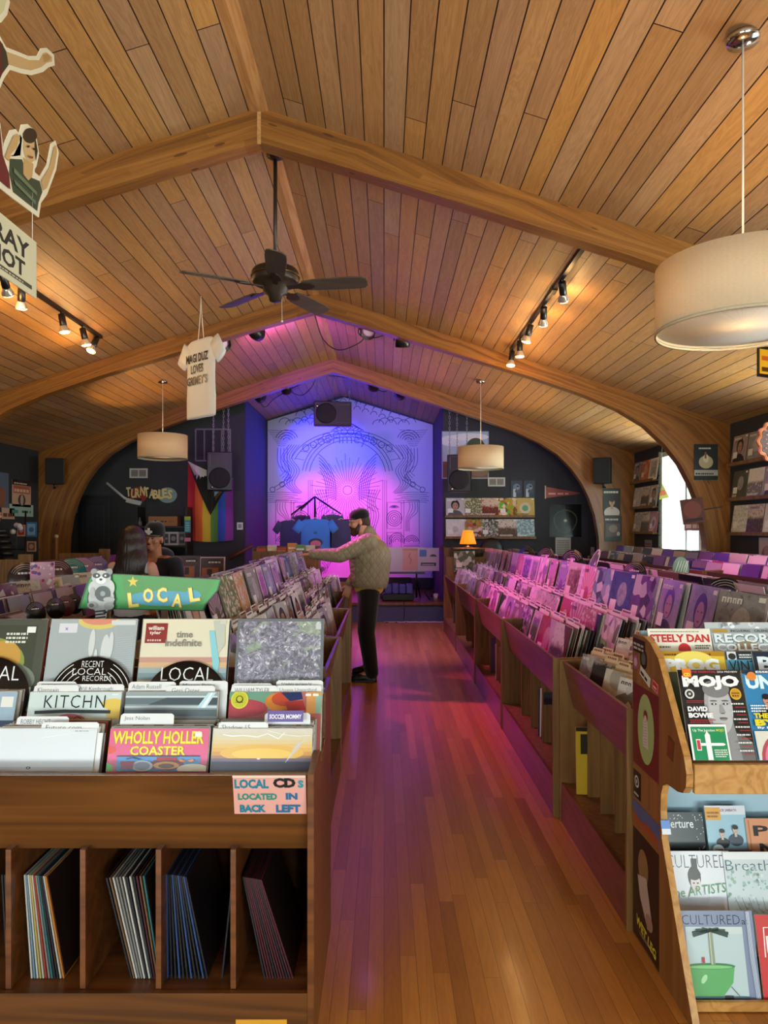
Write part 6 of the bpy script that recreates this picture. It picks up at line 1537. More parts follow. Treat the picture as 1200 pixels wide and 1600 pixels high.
# things on the timber posts
def post_sheet(a, u, v, y, rz, label, cat='poster'):
    p = px(u, v, y); tag(a.obj('poster', None, (p.x, y, p.z), (0, 0, R(rz))), label, cat)
a = Art(37/F*8.08, 56/F*8.08, .003, '#1f2a2c'); a.scrawl(.2, .86, .6, .08, '#c8c4b0', 1, 3); a.oval(.5, .5, .3, .18, '#b8ac8a'); a.oval(.5, .6, .12, .12, '#d8ccae'); a.rect(.44, .6, .52, .78, '#8a5a4a'); a.rect(.0, .12, 1, .28, '#a8a69a'); a.scrawl(.06, .15, .88, .08, '#2a2a2a', 1, 2)
post_sheet(a, 1103, 750, 8.085, 0, 'dark green poster with a pale figure on the nearer timber post')
a = Art(27/F*11.18, 42/F*11.18, .004, '#2a2622'); a.scrawl(.04, .82, .92, .14, '#e0dcc8', 1, 4); a.face(.5, .5, .36, '#c8a48a', '#3a241a', '#d0c8c0', long=True)
post_sheet(a, 956, 805, 11.185, 0, 'poster of a long haired woman on the far timber post')
a = Art(27/F*11.18, 40/F*11.18, .004, '#2c2624'); a.scrawl(.05, .82, .9, .13, '#c8c4bc', 1, 8); a.rect(.1, .2, .9, .7, '#5a4c46'); a.oval(.5, .5, .25, .15, '#8a7c74'); a.oval(.8, .3, .1, .08, '#b8b0a8')
post_sheet(a, 958, 846, 11.185, 0, 'dim poster below the long haired woman on the far timber post')
p = px(1085, 815, 8.0); a = Art(.24, .28, .006, '#5a2f2a'); a.oval(.5, .55, .4, .35, '#7a4038'); a.rect(.1, .08, .9, .2, '#2a1a18'); o = tag(a.obj('hanging_picture', None, (p.x-.02, 7.95, p.z-.02), (0, R(-8), R(-35))), 'dark red square picture jutting from the nearer post over the window', 'picture'); m = MB(); m.tube([(0, .008, .14), (.12, .07, .14), (.3, .03, .14)], .006, 6, M_BLACKM); m.obj('bracket', None, o)
p = px(1083, 829, 8.6); a = Art(.2, .14, .006, '#a86a78'); a.scrawl(.1, .2, .8, .6, '#e0d0d0', 1, 4); o = tag(a.obj('hanging_picture', None, (p.x, 8.6, p.z), (0, 0, R(-35))), 'pinkish card behind the dark red picture by the window', 'picture'); m = MB(); m.tube([(0, .008, .1), (.2, .05, .1), (.55, .02, .1)], .006, 6, M_BLACKM); m.obj('bracket', None, o)
m = MB(); p = px(1058, 775, 9.3); m.prism([(0, 0), (.14, .03), (.04, .22)], 0, .004, 'y', ink('#8a8a3a'), M=Matrix.Translation((3.6, 9.3, p.z-.05))); m.prism([(.0, .0), (.1, .02), (.07, .08), (.02, .07)], -.003, -.001, 'y', ink('#a04a2a'), M=Matrix.Translation((3.6, 9.3, p.z+.0))); m.tube([(3.64, 9.3, p.z+.17), (3.64, 9.3, ceil(3.64))], .001, 5, M_CORD); tag(m.obj('small_pennant'), 'small triangular pennant hanging in the bright window', 'pennant')
# ledges along the window wall
for (y0, y1, n, tag_, cols_) in ((6.78, 8.0, 3, 'nearer', [[14, 9, 8], [15, 10, 6], [10, 8, 13]]), (10.2, 11.15, 3, 'far', [[11, 1, 13], [10, 8, 9], [9, 8, 7]])):
    for k, z in enumerate((2.26, 1.87, 1.49)):
        m = MB(); m.box(XR-.09, XR, y0, y1, z-.02, z, W_TAN); m.box(XR-.092, XR-.08, y0, y1, z-.02, z+.018, W_TAN); tag(m.obj('record_ledge', bevel=.002), '%s record ledge of the %s bay on the window wall' % (['top', 'middle', 'bottom'][k], tag_), 'shelf')
        for i in range(n):
            rec((XR-.068, y1-.2-.33*i, z), -90, 8, '@ record on the %s ledge, %s window wall bay, %s from the timber post' % (['top', 'middle', 'bottom'][k], tag_, ORD[i]), 'records on the window wall ledges', ci=cols_[k][i], var=[3, 0, 6, 8, 1, 3, 5, 9, 2][(k*3+i)])
a = Art(.34, .4, .003, '#b0a49a'); a.oval(.5, .5, .35, .3, '#6a5a58'); a.oval(.5, .65, .2, .15, '#a08078'); tag(a.obj('poster', None, (XR-.008, 7.3, 1.05), (0, 0, R(-90))), 'pale poster of a figure below the nearer record ledges', 'poster')
a = Art(.28, .24, .003, '#8a8480'); a.scrawl(.1, .1, .8, .8, '#4a4444', 4, 3); tag(a.obj('poster', None, (XR-.008, 10.6, 1.14), (0, 0, R(-90))), 'grey printed sheet below the far record ledges', 'poster')
m = MB()
for i in range(10): m.box(XR-.02, XR-.004, 10.1, 10.17, .95+.17*i, 1.11+.17*i, pmat('pale_teal_block', '#9ac0c4', .5))
struct(m.obj('trim_2'))
# counter side wall bits
def lsheet(a, u, v, label, cat='poster', rz=90, x=XL+.012):
    y = x*F/(u-600); z = CAMZ-(v-828)/F*y; tag(a.obj('poster', None, (x, y, z), (0, 0, R(rz))), label, cat)
a = Art(.55, .40, .003, '#c8a68a'); a.rect(0, .8, 1, 1, '#2a1f20'); a.scrawl(.1, .84, .8, .1, '#d8b8a0', 1, 2); a.rect(.06, .5, .94, .78, '#b05a40'); a.scrawl(.1, .55, .8, .2, '#e0c0a8', 1, 3); a.oval(.5, .25, .2, .22, '#4a3a38'); a.oval(.5, .25, .08, .2, '#b8ac9a')
lsheet(a, 34, 792, 'tall red and tan concert poster on the counter wall')
a = Art(.7, .18, .003, '#9fc4b4'); a.scrawl(.1, .25, .3, .5, '#4a8a80', 1, 2); a.scrawl(.5, .3, .4, .35, '#2a5a5a', 1, 5); lsheet(a, 34, 807, 'mint paper notice under the red and tan poster', 'notice')
a = Art(.4, .5, .003, '#5a6a80'); a.oval(.5, .3, .3, .3, '#8a5a48'); lsheet(a, 2, 793, 'blue and brown poster at the frame edge on the counter wall')
a = Art(.35, .16, .003, '#c8ac90'); a.scrawl(.1, .2, .8, .6, '#7a4a3a', 1, 4); lsheet(a, 13, 811, 'tan card on the counter wall behind the puffer jacket')
t = thing('card_stand', 'thin stand of small framed cards by the counter post', 'stand', px(40, 870, 9.6))
z0 = px(40, 870, 9.6).z
m = MB(); m.tube([(0, 0, -z0), (0, 0, .62)], .012, 8, M_BLACKM); m.tube([(-.2, 0, .1), (.2, 0, .1)], .008, 6, M_BLACKM); m.tube([(-.2, 0, .34), (.2, 0, .34)], .008, 6, M_BLACKM); m.lathe([(.2, 0), (.2, .02), (0, .03)], 20, (0, 0, -z0), M_BLACKM); m.obj('pole', None, t)
for i, (u, v, w, h, c, c2, lb) in enumerate(((33, 838, .11, .155, '#c8a090', '#b03a24', 'small red framed card on the thin stand'), (49, 839, .14, .2, '#3a78b0', '#8ab0d0', 'blue framed card on the thin stand'), (49, 862, .12, .14, '#c8a89c', '#8a5a5a', 'pinkish framed card low on the thin stand'))):
    p = px(u, v, 9.57); a = Art(w, h, .012, c); a.rect(.12, .12, .88, .88, c2); a.oval(.5, .5, .25, None, c); tag(a.obj('framed_card', None, (p.x, 9.57, p.z)), lb, 'card')
m = MB(); p = px(26, 825, 9.5)
for i in range(5): m.ball((p.x+.05*math.cos(i*1.9), 9.5+.03*math.sin(i*1.9), p.z+.05*math.sin(i*2.3)), .035, ink('#d8d0d4'))
m.tube([(p.x, 9.5, p.z), (p.x, 9.5, p.z-.4)], .005, 5, ink('#3a4a34')); tag(m.obj('flower_sprig'), 'sprig of white blossoms beside the mint notice', 'flowers')
m = MB(); m.box(-4.9, -4.2, 8.6, 10.6, 0, 1.05, pmat('counter_black', '#19171a', .5)); m.box(-4.95, -4.15, 8.55, 10.65, 1.05, 1.09, W_TAN); tag(m.obj('shop_counter', bevel=.004), 'dark shop counter behind the red brown bins', 'counter')
p = px(88, 838, 10.9)
m = MB(); m.tube([(p.x, 10.9, 0), (p.x, 10.9, px(0, 839, 10.9).z)], .02, 8, ink('#a87a4a')); m.ball((p.x, 10.9, px(0, 838, 10.9).z), .03, ink('#e0d0a0')); tag(m.obj('wooden_post'), 'slim tan post with a bright knob beside the dark doors', 'post')
# framed pictures propped beside the stage wall
for i, (u0, u1, v0, v1, c, lb) in enumerate(((278, 312, 868, 905, '#3a2a44', 'dark picture with a white script propped behind the sign'), (311, 351, 870, 908, '#c8b8d0', 'white framed print propped under the handrail'))):
    y = 8.4; a = Art((u1-u0)/F*y, (v1-v0)/F*y, .02, c); 
    a.rect(.05, .05, .95, .95, '#4a3040'); a.rect(.1, .08, .75, .55, '#a8603a'); a.oval(.6, .8, .3, .1, '#15131a'); a.scrawl(.35, .74, .5, .12, '#d8d0e0', 1, 4+i); a.rect(.3, .2, .5, .5, '#2a2430'); a.rect(.8, .1, .88, .6, '#3a3444')
    p = px((u0+u1)/2, v1, y); tag(a.obj('framed_print', None, p, (-R(6), 0, 0)), lb, 'picture')
m = MB(); p = px(312, 906, 8.42); m.box(-2.5, -1.6, 8.4, 8.8, 0, p.z-.002, W_BIN); tag(m.obj('low_cabinet'), 'low brown cabinet that carries the propped prints', 'cabinet')
m = MB(); p = px(355, 918, 6.2); m.box(p.x-.08, p.x+.08, 6.2, 6.22, p.z-.2, p.z+.05, ink('#b0242c')); tag(m.obj('red_card'), 'red card standing just past the tip of the green sign', 'card')
# ------------------------------------------------------------------ stage
mu = thing('wall_mural', 'line drawn mural of rays, arches and scrolls on the stage wall', 'mural', (0, YS-.004, 0))
def U2(u, v): p = px(u, v, YS); return (p.x, p.z)
m = MB(); xs = [XSL+.02, XC, XSR-.02]
m.prism([(xs[0], .57), (xs[2], .57), (xs[2], ceil(xs[2])-.03), (XC, ZR-.04), (xs[0], ceil(xs[0])-.03)], -.004, .003, 'y', pmat('mural_white', '#d9dbe6', .7)); m.obj('ground_coat', None, mu)
LM = MB(); INKM = pmat('mural_line', '#4c5284', .7)
def stroke(pts, w=.013, soft=True):
    if soft and 3 <= len(pts) <= 6 and pts[0] != pts[-1]:
        out = []
        for i in range(len(pts)-1):
            a, b, c, d = pts[max(i-1, 0)], pts[i], pts[i+1], pts[min(i+2, len(pts)-1)]
            for q in range(5):
                t_ = q/5; out.append(tuple(.5*(2*b[k]+(c[k]-a[k])*t_+(2*a[k]-5*b[k]+4*c[k]-d[k])*t_*t_+(3*b[k]-a[k]-3*c[k]+d[k])*t_**3) for k in (0, 1)))
        pts = out+[pts[-1]]
    P = [U2(*p) for p in pts]; n = len(P); vs = []
    for i in range(n):
        a = P[max(0, i-1)]; b = P[min(n-1, i+1)]; dx, dz = b[0]-a[0], b[1]-a[1]; L = math.hypot(dx, dz) or 1
        for s in (1, -1): vs.append((P[i][0]-s*dz/L*w/2, -.0048, P[i][1]+s*dx/L*w/2))
    LM.add(vs, [(2*i, 2*i+1, 2*i+3, 2*i+2) for i in range(n-1)], INKM)
def arc(cx, cy, r, a0, a1, ry=None, n=20, w=.013): stroke([(cx+r*math.cos(R(a0+(a1-a0)*i/n)), cy-(ry or r)*math.sin(R(a0+(a1-a0)*i/n))) for i in range(n+1)], w)
MX = 543.0
def sym(f):
    f(lambda u: u); f(lambda u: 2*MX-u)
def mstroke(pts, w=.013): stroke(pts, w); stroke([(2*MX-u, v) for u, v in pts], w)
def marc(cx, cy, r, a0, a1, ry=None, w=.013): arc(cx, cy, r, a0, a1, ry, 20, w); arc(2*MX-cx, cy, r, 180-a0, 180-a1, ry, 20, w)
for i in range(46):
    a = 360*i/46; r0 = 10+4*(i % 2); r1 = 44+14*((i*7) % 5)/4
    stroke([(MX+r0*math.cos(R(a)), 766-r0*math.sin(R(a))), (MX+r1*math.cos(R(a)), 766-r1*math.sin(R(a))*1.0)], .009)
arc(MX, 766, 7, 0, 360)
for r in (60, 66, 71): arc(MX, 745, r, 8, 172, r*.95)
for r in (88, 94): arc(MX, 740, r, 20, 160, r*.72)
for i in range(13):
    a = 22+136*i/12; stroke([(MX+73*math.cos(R(a)), 745-70*math.sin(R(a))), (MX+87*math.cos(R(a)), 740-63*math.sin(R(a)))], .009)
for k in range(6): marc(445+10*k, 662+(k % 2)*3, 9, 10, 170); 
for k in range(5): marc(470+13*k, 650-4*k, 8, 0, 180); marc(476+13*k, 656-4*k, 5, 0, 180)
for r in (6, 10, 14, 18): marc(448, 690, r, 20, 160)
for k in range(9): mstroke([(418+2*k, 672+3*k), (440, 673+3*k), (462-2*k, 672+3*k)], .008)
for k in range(5): mstroke([(452+4*k, 695), (440+4*k, 715), (452+4*k, 735), (444+4*k, 755), (460+3*k, 770)], .011)
for k in range(4): mstroke([(434+5*k, 700), (434+5*k, 722), (442+4*k, 738)], .011)
for k in range(4): mstroke([(438+3*k, 728+3*k), (445+3*k, 736+3*k), (438+3*k, 744+3*k)], .01)
mstroke([(455, 745), (428, 762)], .012); mstroke([(458, 749), (432, 766)], .012); marc(441, 757, 4, 0, 360); marc(426, 765, 4, 0, 360)
for k in range(6): mstroke([(416+3*(k % 2), 770+3*k), (440, 769+3*k), (470-5*(k % 3), 771+3*k)], .009)
for k in range(6): marc(490-4*k, 770, 20+7*k, -10, 60, 40+6*k)
for k in range(5): mstroke([(492+4*k, 765), (500+3*k, 785), (494+4*k, 805), (500+3*k, 830), (493+4*k, 852)], .011)
for k in range(3): mstroke([(482+3*k, 750), (482+3*k, 850)], .009)
def panel(u0, v0, u1, v1):
    mstroke([(u0, v0), (u1, v0), (u1, v1), (u0, v1), (u0, v0)], .012)
panel(431, 782, 455, 850); panel(459, 785, 481, 826); panel(459, 832, 481, 858); panel(431, 853, 455, 860)
for k in range(4): mstroke([(434+4*k, 785), (434+4*k, 800-2*k), (446+2*k, 812), (446+2*k, 830)], .01); marc(443, 848, 4+2.5*k, 10, 170)
for k in range(4): marc(470, 810, 3+3*k, 0, 360); marc(470, 795, 8-2*k, 20, 160, 5-k)
for k in range(4): marc(466, 845, 3+3*k, -30, 200); mstroke([(474+2*k, 836), (474+2*k, 856)], .009)
for k in range(5): mstroke([(500+8*k, 800+3*k), (510+8*k, 792+5*k), (516+7*k, 806)], .009)
for k in range(16): mstroke([(500+(k*29) % 40, 820+(k*17) % 60), (506+(k*29) % 40, 828+(k*17) % 60), (502+(k*29) % 40, 838+(k*17) % 60)], .009)
for k in range(9): mstroke([(470+7*k, 640-2*k), (474+7*k, 630-2*k)], .008); marc(500+9*(k % 5), 632-4*(k % 3), 5, 20, 170)
for k in range(6): marc(478+12*k, 700-5*k, 5, 0, 360); marc(520+4*k, 675, 3+2*k, 30, 150)
m2 = LM.obj('line_work', None, mu)
a = Art(1.5, .42, 0, '#000', x0=0); a.text("Grimey's", .5, .2, .7, '#6a70b0', .72, -.012, 0, 0, 'c'); a.obj('lettering', mu, (U2(486, 705)[0], -.0052, U2(486, 705)[1]))
# clothes rack with shirts
def rackshirt(u, v, y, rz, w, h, col, label, printc=None):
    p = px(u, v, y); t = thing('hanging_tee', label, 't-shirt', p, R(rz), 'shirts on the stage rack')
    m = MB(); tee(m, w, h, cloth('tee_'+col.strip('#'), col), .2, .035, int(u)); m.obj('shirt_body', None, t, clean=True)
    m = MB(); m.tube([(-w*.34, 0, -.05), (-.02, 0, .02), (.02, 0, .02), (w*.34, 0, -.05)], .008, 6, ink('#e0e0e4')); m.tube([(0, 0, .02), (0, 0, .07), (.02, 0, .1), (.04, 0, .08)], .005, 6, M_CHROME); m.obj('hanger', None, t)
    if printc:
        a = Art(.3, .36, 0, '#000', z0=-.5); a.oval(.5, .28, .4, .2, '#1c2a50'); a.oval(.5, .22, .3, .16, printc); a.rect(0, 0, 1, .12, col); a.scrawl(.4, .7, .2, .1, '#16203a', 2, 3); a.obj('print', t, (0, -.04, 0))
rackshirt(493, 811, 12.1, 8, .5, .66, '#4f9af0', 'bright blue shirt with a dark arch print in front on the stage rack', '#d87890')
rackshirt(455, 813, 12.7, -20, .46, .64, '#5a5f88', 'slate shirt at the outer end of the stage rack')
rackshirt(470, 805, 12.9, -50, .46, .66, '#4f5078', 'slate shirt turned sideways behind the blue one on the stage rack')
rackshirt(520, 804, 12.6, 55, .46, .66, '#5e5a80', 'plum grey shirt behind the blue shirt toward the bearded man')
rackshirt(533, 812, 12.5, 40, .44, .6, '#5a5680', 'plum grey shirt nearest the bearded man on the stage rack')
t = thing('clothes_rack', 'black many armed clothes rack on the stage', 'clothes rack', (px(492, 0, 12.6).x, 12.6, .325))
b0 = t.location; z1_ = px(0, 776, 12.6).z-.325
m = MB(); m.tube([(0, 0, .02), (0, 0, z1_)], .018, 8, M_BLACKM); m.obj('pole', None, t)
for (u, v, yy) in ((493, 811, 12.1), (455, 813, 12.7), (470, 805, 12.9), (520, 804, 12.6), (533, 812, 12.5)):
    q = px(u, v, yy)-b0; m = MB(); m.tube([(0, 0, z1_-.12), (0, 0, z1_), (q.x, q.y, q.z+.10)], .014, 6, M_BLACKM); m.obj('arm', None, t)
for k in range(4):
    m = MB(); m.tube([(0, 0, .06), (.35*math.cos(k*PI/2+.4), .35*math.sin(k*PI/2+.4), .015)], .014, 6, M_BLACKM); m.obj('foot', None, t)
# white board display with posters on a stand
t = thing('poster_stand', 'white display board with an amplifier print on a black stand', 'display', (px(640, 0, 12.3).x, 12.3, .325))
x0, z0 = px(612, 893, 12.3).x-t.location.x, px(612, 893, 12.3).z-.325
m = MB(); wid = (664-600)/F*12.3-(600-600)/F*12.3-.0
m.box(-.45, .28, 0, .02, z0, z0+.42, ink('#d8d4dc')); m.obj('board', None, t)
a = Art(.26, .38, .003, '#e0a8a0', x0=0); a.line([(.5, .8), (.42, .6), (.58, .5), (.5, .3)], .03, '#3a2a34'); a.rect(0, .9, 1, 1, '#c88a80'); a.obj('sheet', t, (-.12, -.004, z0+.02))
a = Art(.36, .40, .003, '#d4d2e2', x0=0); a.rect(.06, .62, .4, .92, '#4a78c8'); a.oval(.72, .62, .16, .1, '#2a2a34', a0=0, a1=180); a.rect(.12, .22, .86, .36, '#22222a'); a.scrawl(.18, .25, .6, .08, '#d8d8e0', 1, 4); a.obj('sheet', t, (.02-.12+.25, -.004, z0+.01))
m = MB(); m.tube([(.12, .03, z0+.1), (.12, .03, .03)], .016, 8, M_BLACKM); m.tube([(.12, .03, .35), (-.1, -.2, .01)], .012, 6, M_BLACKM); m.tube([(.12, .03, .35), (.34, -.15, .01)], .012, 6, M_BLACKM); m.tube([(.12, .03, .35), (.2, .3, .01)], .012, 6, M_BLACKM); m.box(-.42, .26, -.02, .03, z0-.04, z0-.005, M_BLACKM); m.obj('stand', None, t)
t = thing('equipment_bag', 'black stage bag with folded blue cloth on the stage edge', 'bag', (px(622, 0, 12.05).x, 12.05, .325))
m = MB(); m.prism([(-.26, 0), (.26, 0), (.28, .05), (.26, .12), (-.26, .12), (-.28, .05)], -.02, .32, 'y', M_BLACK); m.obj('bag_body', None, t, bevel=.02)
m = MB()
for k in range(4): m.box(-.22+.12*k, -.11+.12*k, .0, .28, .12, .27+.01*(k % 2), pmat('blue_cloth', '#5a68b8', .8, bumpn=.4, bscale=30))
m.obj('folded_cloth', None, t, bevel=.02)
t = thing('floor_monitor', 'black wedge shaped monitor speaker behind the stage bag', 'speaker', (px(618, 0, 12.6).x, 12.6, .325))
m = MB(); m.prism([(0, 0), (.4, 0), (.4, .2), (.12, .36)], -.28, .28, 'x', M_BLACK); m.obj('cabinet', None, t, bevel=.01)
m = MB(); m.add([(-.25, .02, .03), (.25, .02, .03), (.25, .11, .33), (-.25, .11, .33)], [(0, 1, 2, 3)], M_GRILL); m.obj('grille', None, t)
m = MB(); p = px(681, 0, 12.1); m.lathe([(.0, 0), (.035, 0), (.045, .12), (.042, .12), (.033, .006), (0, .006)], 20, (p.x, 12.1, .325), ink('#e0d4dc')); tag(m.obj('paper_cup'), 'white paper cup at the window side edge of the stage', 'cup')
m = MB(); p = px(675, 0, 12.5); pts = [Vector((p.x+.05*math.cos(i*.9), 12.5+.05*math.sin(i*.9), .34+.004*i)) for i in range(30)]+[Vector((p.x+.05, 12.7, .5)), Vector((p.x+.08, 12.9, .9)), Vector((p.x+.1, 14.2, .6))]; m.tube(pts, .006, 6, M_BLACK); tag(m.obj('power_cable'), 'coiled black cable on the stage beside the paper cup', 'cable')
m = MB(); p = px(631, 0, 11.77); m.tube([(p.x, 11.95, .335), (p.x, 11.77, .333), (p.x+.01, 11.76, .2), (p.x, 11.75, .02), (p.x-.3, 11.7, .01), (p.x+.5, 11.72, .01)], .007, 6, M_BLACK); tag(m.obj('power_cable'), 'black cable falling over the stage riser to the floor', 'cable')
m = MB(); m.tube([(px(600+5*i, 0, 11.72).x, 11.70+.02*math.sin(i*2.1), .012) for i in range(20)], .011, 6, ink('#c8c0c8')); tag(m.obj('light_rope'), 'pale rope of cable along the foot of the stage riser', 'cable')
# black dome shaped chair back and a dark coat behind the window side bins
t = thing('office_chair', 'black rounded chair back behind the end box of the bins', 'chair', (px(768, 0, 11.3).x, 11.3, 0))
p = px(768, 844, 11.3); m = MB(); m.ball((0, 0, p.z-.16), (.2, .07, .2), M_BLACK); m.obj('backrest', None, t); m = MB(); m.tube([(0, .02, p.z-.3), (0, .06, .5), (0, 0, .1)], .03, 8, M_BLACKM); m.box(-.22, .22, -.3, .1, .46, .53, M_BLACK); m.obj('seat', None, t, bevel=.02)
m = MB()
for k in range(5): m.tube([(0, 0, .1), (.28*math.cos(k*1.257), .28*math.sin(k*1.257), .03)], .02, 6, M_BLACKM)
m.obj('base', None, t)
# ------------------------------------------------------------------ people
def remesh(mb, name, mat, voxel, parent=None, smooth=4, deci=None):
    tmp = mb.obj('tmp_body')
    r = tmp.modifiers.new('r', 'REMESH'); r.mode = 'VOXEL'; r.voxel_size = voxel; r.use_smooth_shade = True
    if smooth:
        q = tmp.modifiers.new('s', 'SMOOTH'); q.factor = .5; q.iterations = smooth
    if deci:
        d = tmp.modifiers.new('d', 'DECIMATE'); d.ratio = deci
    dg = bpy.context.evaluated_depsgraph_get(); dg.update()
    me = bpy.data.meshes.new_from_object(tmp.evaluated_get(dg)); me.name = name
    bpy.data.objects.remove(tmp)
    me.materials.clear(); me.materials.append(mat)
    for p in me.polygons: p.use_smooth = True
    o = bpy.data.objects.new(name, me); COL.objects.link(o)
    if parent is not None: o.parent = parent
    return o
def xf(M, *pts): return [M @ Vector(p) for p in pts]
def ellip(mb, M, c, r, rot=None):
    MM = M @ Matrix.Translation(c)
    if rot: MM = MM @ Euler([R(a) for a in rot]).to_matrix().to_4x4()
    mb.ball((0, 0, 0), r, None, MM)
def capm(mb, M, p0, r0, p1, r1): a, b = xf(M, p0, p1); mb.cap(a, r0, b, r1)
def head(mb, M):
    """head that faces -y; origin at the chin height, top at .235"""
    ellip(mb, M, (0, .012, .145), (.074, .094, .09)); ellip(mb, M, (0, -.02, .085), (.062, .068, .08)); ellip(mb, M, (0, -.045, .03), (.04, .042, .032))
    capm(mb, M, (0, -.086, .125), .008, (0, -.100, .089), .0115); ellip(mb, M, (0, -.094, .082), (.015, .013, .008))
    for s in (-1, 1):
        ellip(mb, M, (s*.03, -.076, .132), (.026, .016, .009)); ellip(mb, M, (s*.042, -.062, .09), (.022, .022, .02)); ellip(mb, M, (s*.075, .012, .105), (.010, .019, .031), (0, 0, s*20))
    ellip(mb, M, (0, -.082, .05), (.024, .013, .0075)); ellip(mb, M, (0, -.08, .041), (.02, .013, .007))
    capm(mb, M, (0, .03, .05), .058, (0, .045, -.06), .062)
def eyes(M, parent):
    for s in (-1, 1):
        m = MB(); ellip(m, M, (s*.03, -.079, .117), (.011, .0065, .0048)); e = m.obj('eye', pmat('eye_white', '#a89c94', .3), parent)
        m = MB(); ellip(m, M, (s*.03, -.0848, .117), (.0055, .003, .0055)); m.obj('iris', pmat('iris_dark', '#1c1410', .15), e)
def hand(mb, W, d, up, side, curl=25, r=.0095, k=1.0):
    """hand from the wrist W along d; up: back of the hand; side: where the thumb goes"""
    d = Vector(d).normalized(); up = Vector(up); up = (up-d*up.dot(d)).normalized(); s = d.cross(up)
    if s.dot(Vector(side)) < 0: s = -s
    W = Vector(W)
    for q in (-.028, -.01, .01, .028): mb.cap(W+d*.01+s*q*.8, .016*k, W+d*.085*k+s*q, .0135*k)
    L = (.062, .074, .079, .068)
    for i, q in enumerate((-.031, -.0105, .0105, .031)):
        p = W+d*.088*k+s*q; a = 0
        dirv = d.copy()
        for j, f in enumerate((.45, .32, .25)):
            a += curl*(.6, 1, .8)[j]; v = d*math.cos(R(a))-up*math.sin(R(a))+s*q*1.2; v.normalize()
            n = p+v*L[i]*f*k; mb.cap(p, r*k*(1-.1*j), n, r*k*(.93-.12*j)); p = n
    p = W+d*.025+s*.03; v = (d*.7+s*.75-up*.15).normalized(); n = p+v*.042*k; mb.cap(p, .0135*k, n, .0115*k); v = (d*.95+s*.35-up*.3).normalized(); mb.cap(n, .0115*k, n+v*.03*k, .009*k)
SKIN = pmat('skin_light', '#c98f74', .5, var=.06, vscale=9); SKIN2 = pmat('skin_tan', '#b27a58', .5, var=.06, vscale=9)
def quilt():
    k = NT('quilted_olive_nylon', .5, .35); o = k.xyz()
    P = .056
    def line(x): f = k.math('FRACT', k.math('DIVIDE', x, P)); return k.math('MINIMUM', f, k.math('SUBTRACT', 1, f))
    xx = k.math('ADD', o[0], k.math('MULTIPLY', o[1], .35))
    a = line(k.math('ADD', k.math('MULTIPLY', xx, .8), k.math('MULTIPLY', o[2], .6))); b = line(k.math('SUBTRACT', k.math('MULTIPLY', xx, .8), k.math('MULTIPLY', o[2], .6)))
    h = k.math('POWER', k.math('MINIMUM', k.math('MULTIPLY', k.math('MINIMUM', a, b), 2.6), 1.0), .5)
    n = k.noise(k.vec(o[0], o[1], o[2]), 14, 4)
    seam = k.math('LESS_THAN', k.math('MINIMUM', a, b), .045)
    k.base(k.mix(k.math('MULTIPLY', seam, .35), k.mix(n, '#82785f', '#9a8f72'), '#645b46')); k.bump(k.math('ADD', k.math('MULTIPLY', h, .8), k.math('MULTIPLY', n, .9)), .7, .010); return k.m
M_PANTS = cloth('black_trousers', '#0d0d11'); M_SHOE = pmat('black_shoe_leather', '#0c0c0d', .45); M_HAIRB = pmat('auburn_hair', '#3a2014', .6, bumpn=.8, bscale=120); M_HAIRD = pmat('dark_brown_hair', '#1a0f0c', .45, spec=.4)
def add_shoe(parent, x, y, name='shoe', d=-1):
    """shoe pointing along -x at the floor"""
    m = MB(); m.cap((x+.0, y, .045), .045, (x+d*.10, y, .045), .045); m.cap((x+d*.1, y, .042), .044, (x+d*.17, y, .036), .036); m.cap((x, y, .06), .05, (x-d*.02, y, .1), .05); m.box(x-.05 if d < 0 else x-.05, x+.05, y-.045, y+.045, .0, .04)
    s = remesh(m, name, M_SHOE, .008, parent, 5)
    q = MB(); pts = [(x+.052, y-.03), (x+.052, y+.03), (x+.02, y+.05), (x-.08, y+.05), (x-.17, y+.045), (x-.205, y+.02), (x-.205, y-.02), (x-.17, y-.045), (x-.08, y-.05), (x+.02, y-.05)]
    q.prism(pts, .0, .022, 'z', pmat('shoe_sole', '#1c1a19', .6)); q.obj('sole', None, s, bevel=.004)
# the bearded man at the bins
BX, BY = -.175, 7.36
man = thing('person', 'bearded man in a black cap and quilted olive jacket reaching into the bins', 'person', (BX, BY, 0))
HM = Matrix.Translation((-.075, -.01, 1.50)) @ Matrix.Rotation(R(-86), 4, 'Z') @ Matrix.Rotation(R(4), 4, 'X')
m = MB(); head(m, HM); I4 = Matrix.Identity(4)
m.cap((.03, 0, 1.46), .07, (-.035, 0, 1.54), .062)
m.cap((.02, 0, 1.0), .145, (.02, 0, 1.36), .15); m.cap((.02, -.13, 1.40), .075, (.02, .13, 1.40), .075)
LA = [(.015, -.20, 1.405), (-.27, -.24, 1.275), (-.545, -.20, 1.285)]
RA = [(.0, .20, 1.40), (-.06, .25, 1.13), (-.19, .20, .95)]
for A in (LA, RA): m.cap(A[0], .055, A[1], .042); m.cap(A[1], .042, A[2], .028)
hand(m, LA[2], (-1, .12, -.03), (0, 0, 1), (0, 1, 0), 14); hand(m, RA[2], (-.35, -.05, -1), (0, 1, 0), (-1, 0, 0), 30)
for (hp, kn, an) in (((.02, -.09, .93), (-.01, -.15, .52), (.05, -.20, .10)), ((.02, .09, .93), (-.02, .13, .52), (.04, .17, .10))):
    m.cap(hp, .085, kn, .06); m.cap(kn, .058, an, .04); m.cap(an, .04, (an[0]-.12, an[1], .05), .032)
body = remesh(m, 'body', SKIN, .0062, man, 3)
eyes(HM, man)
m = MB()
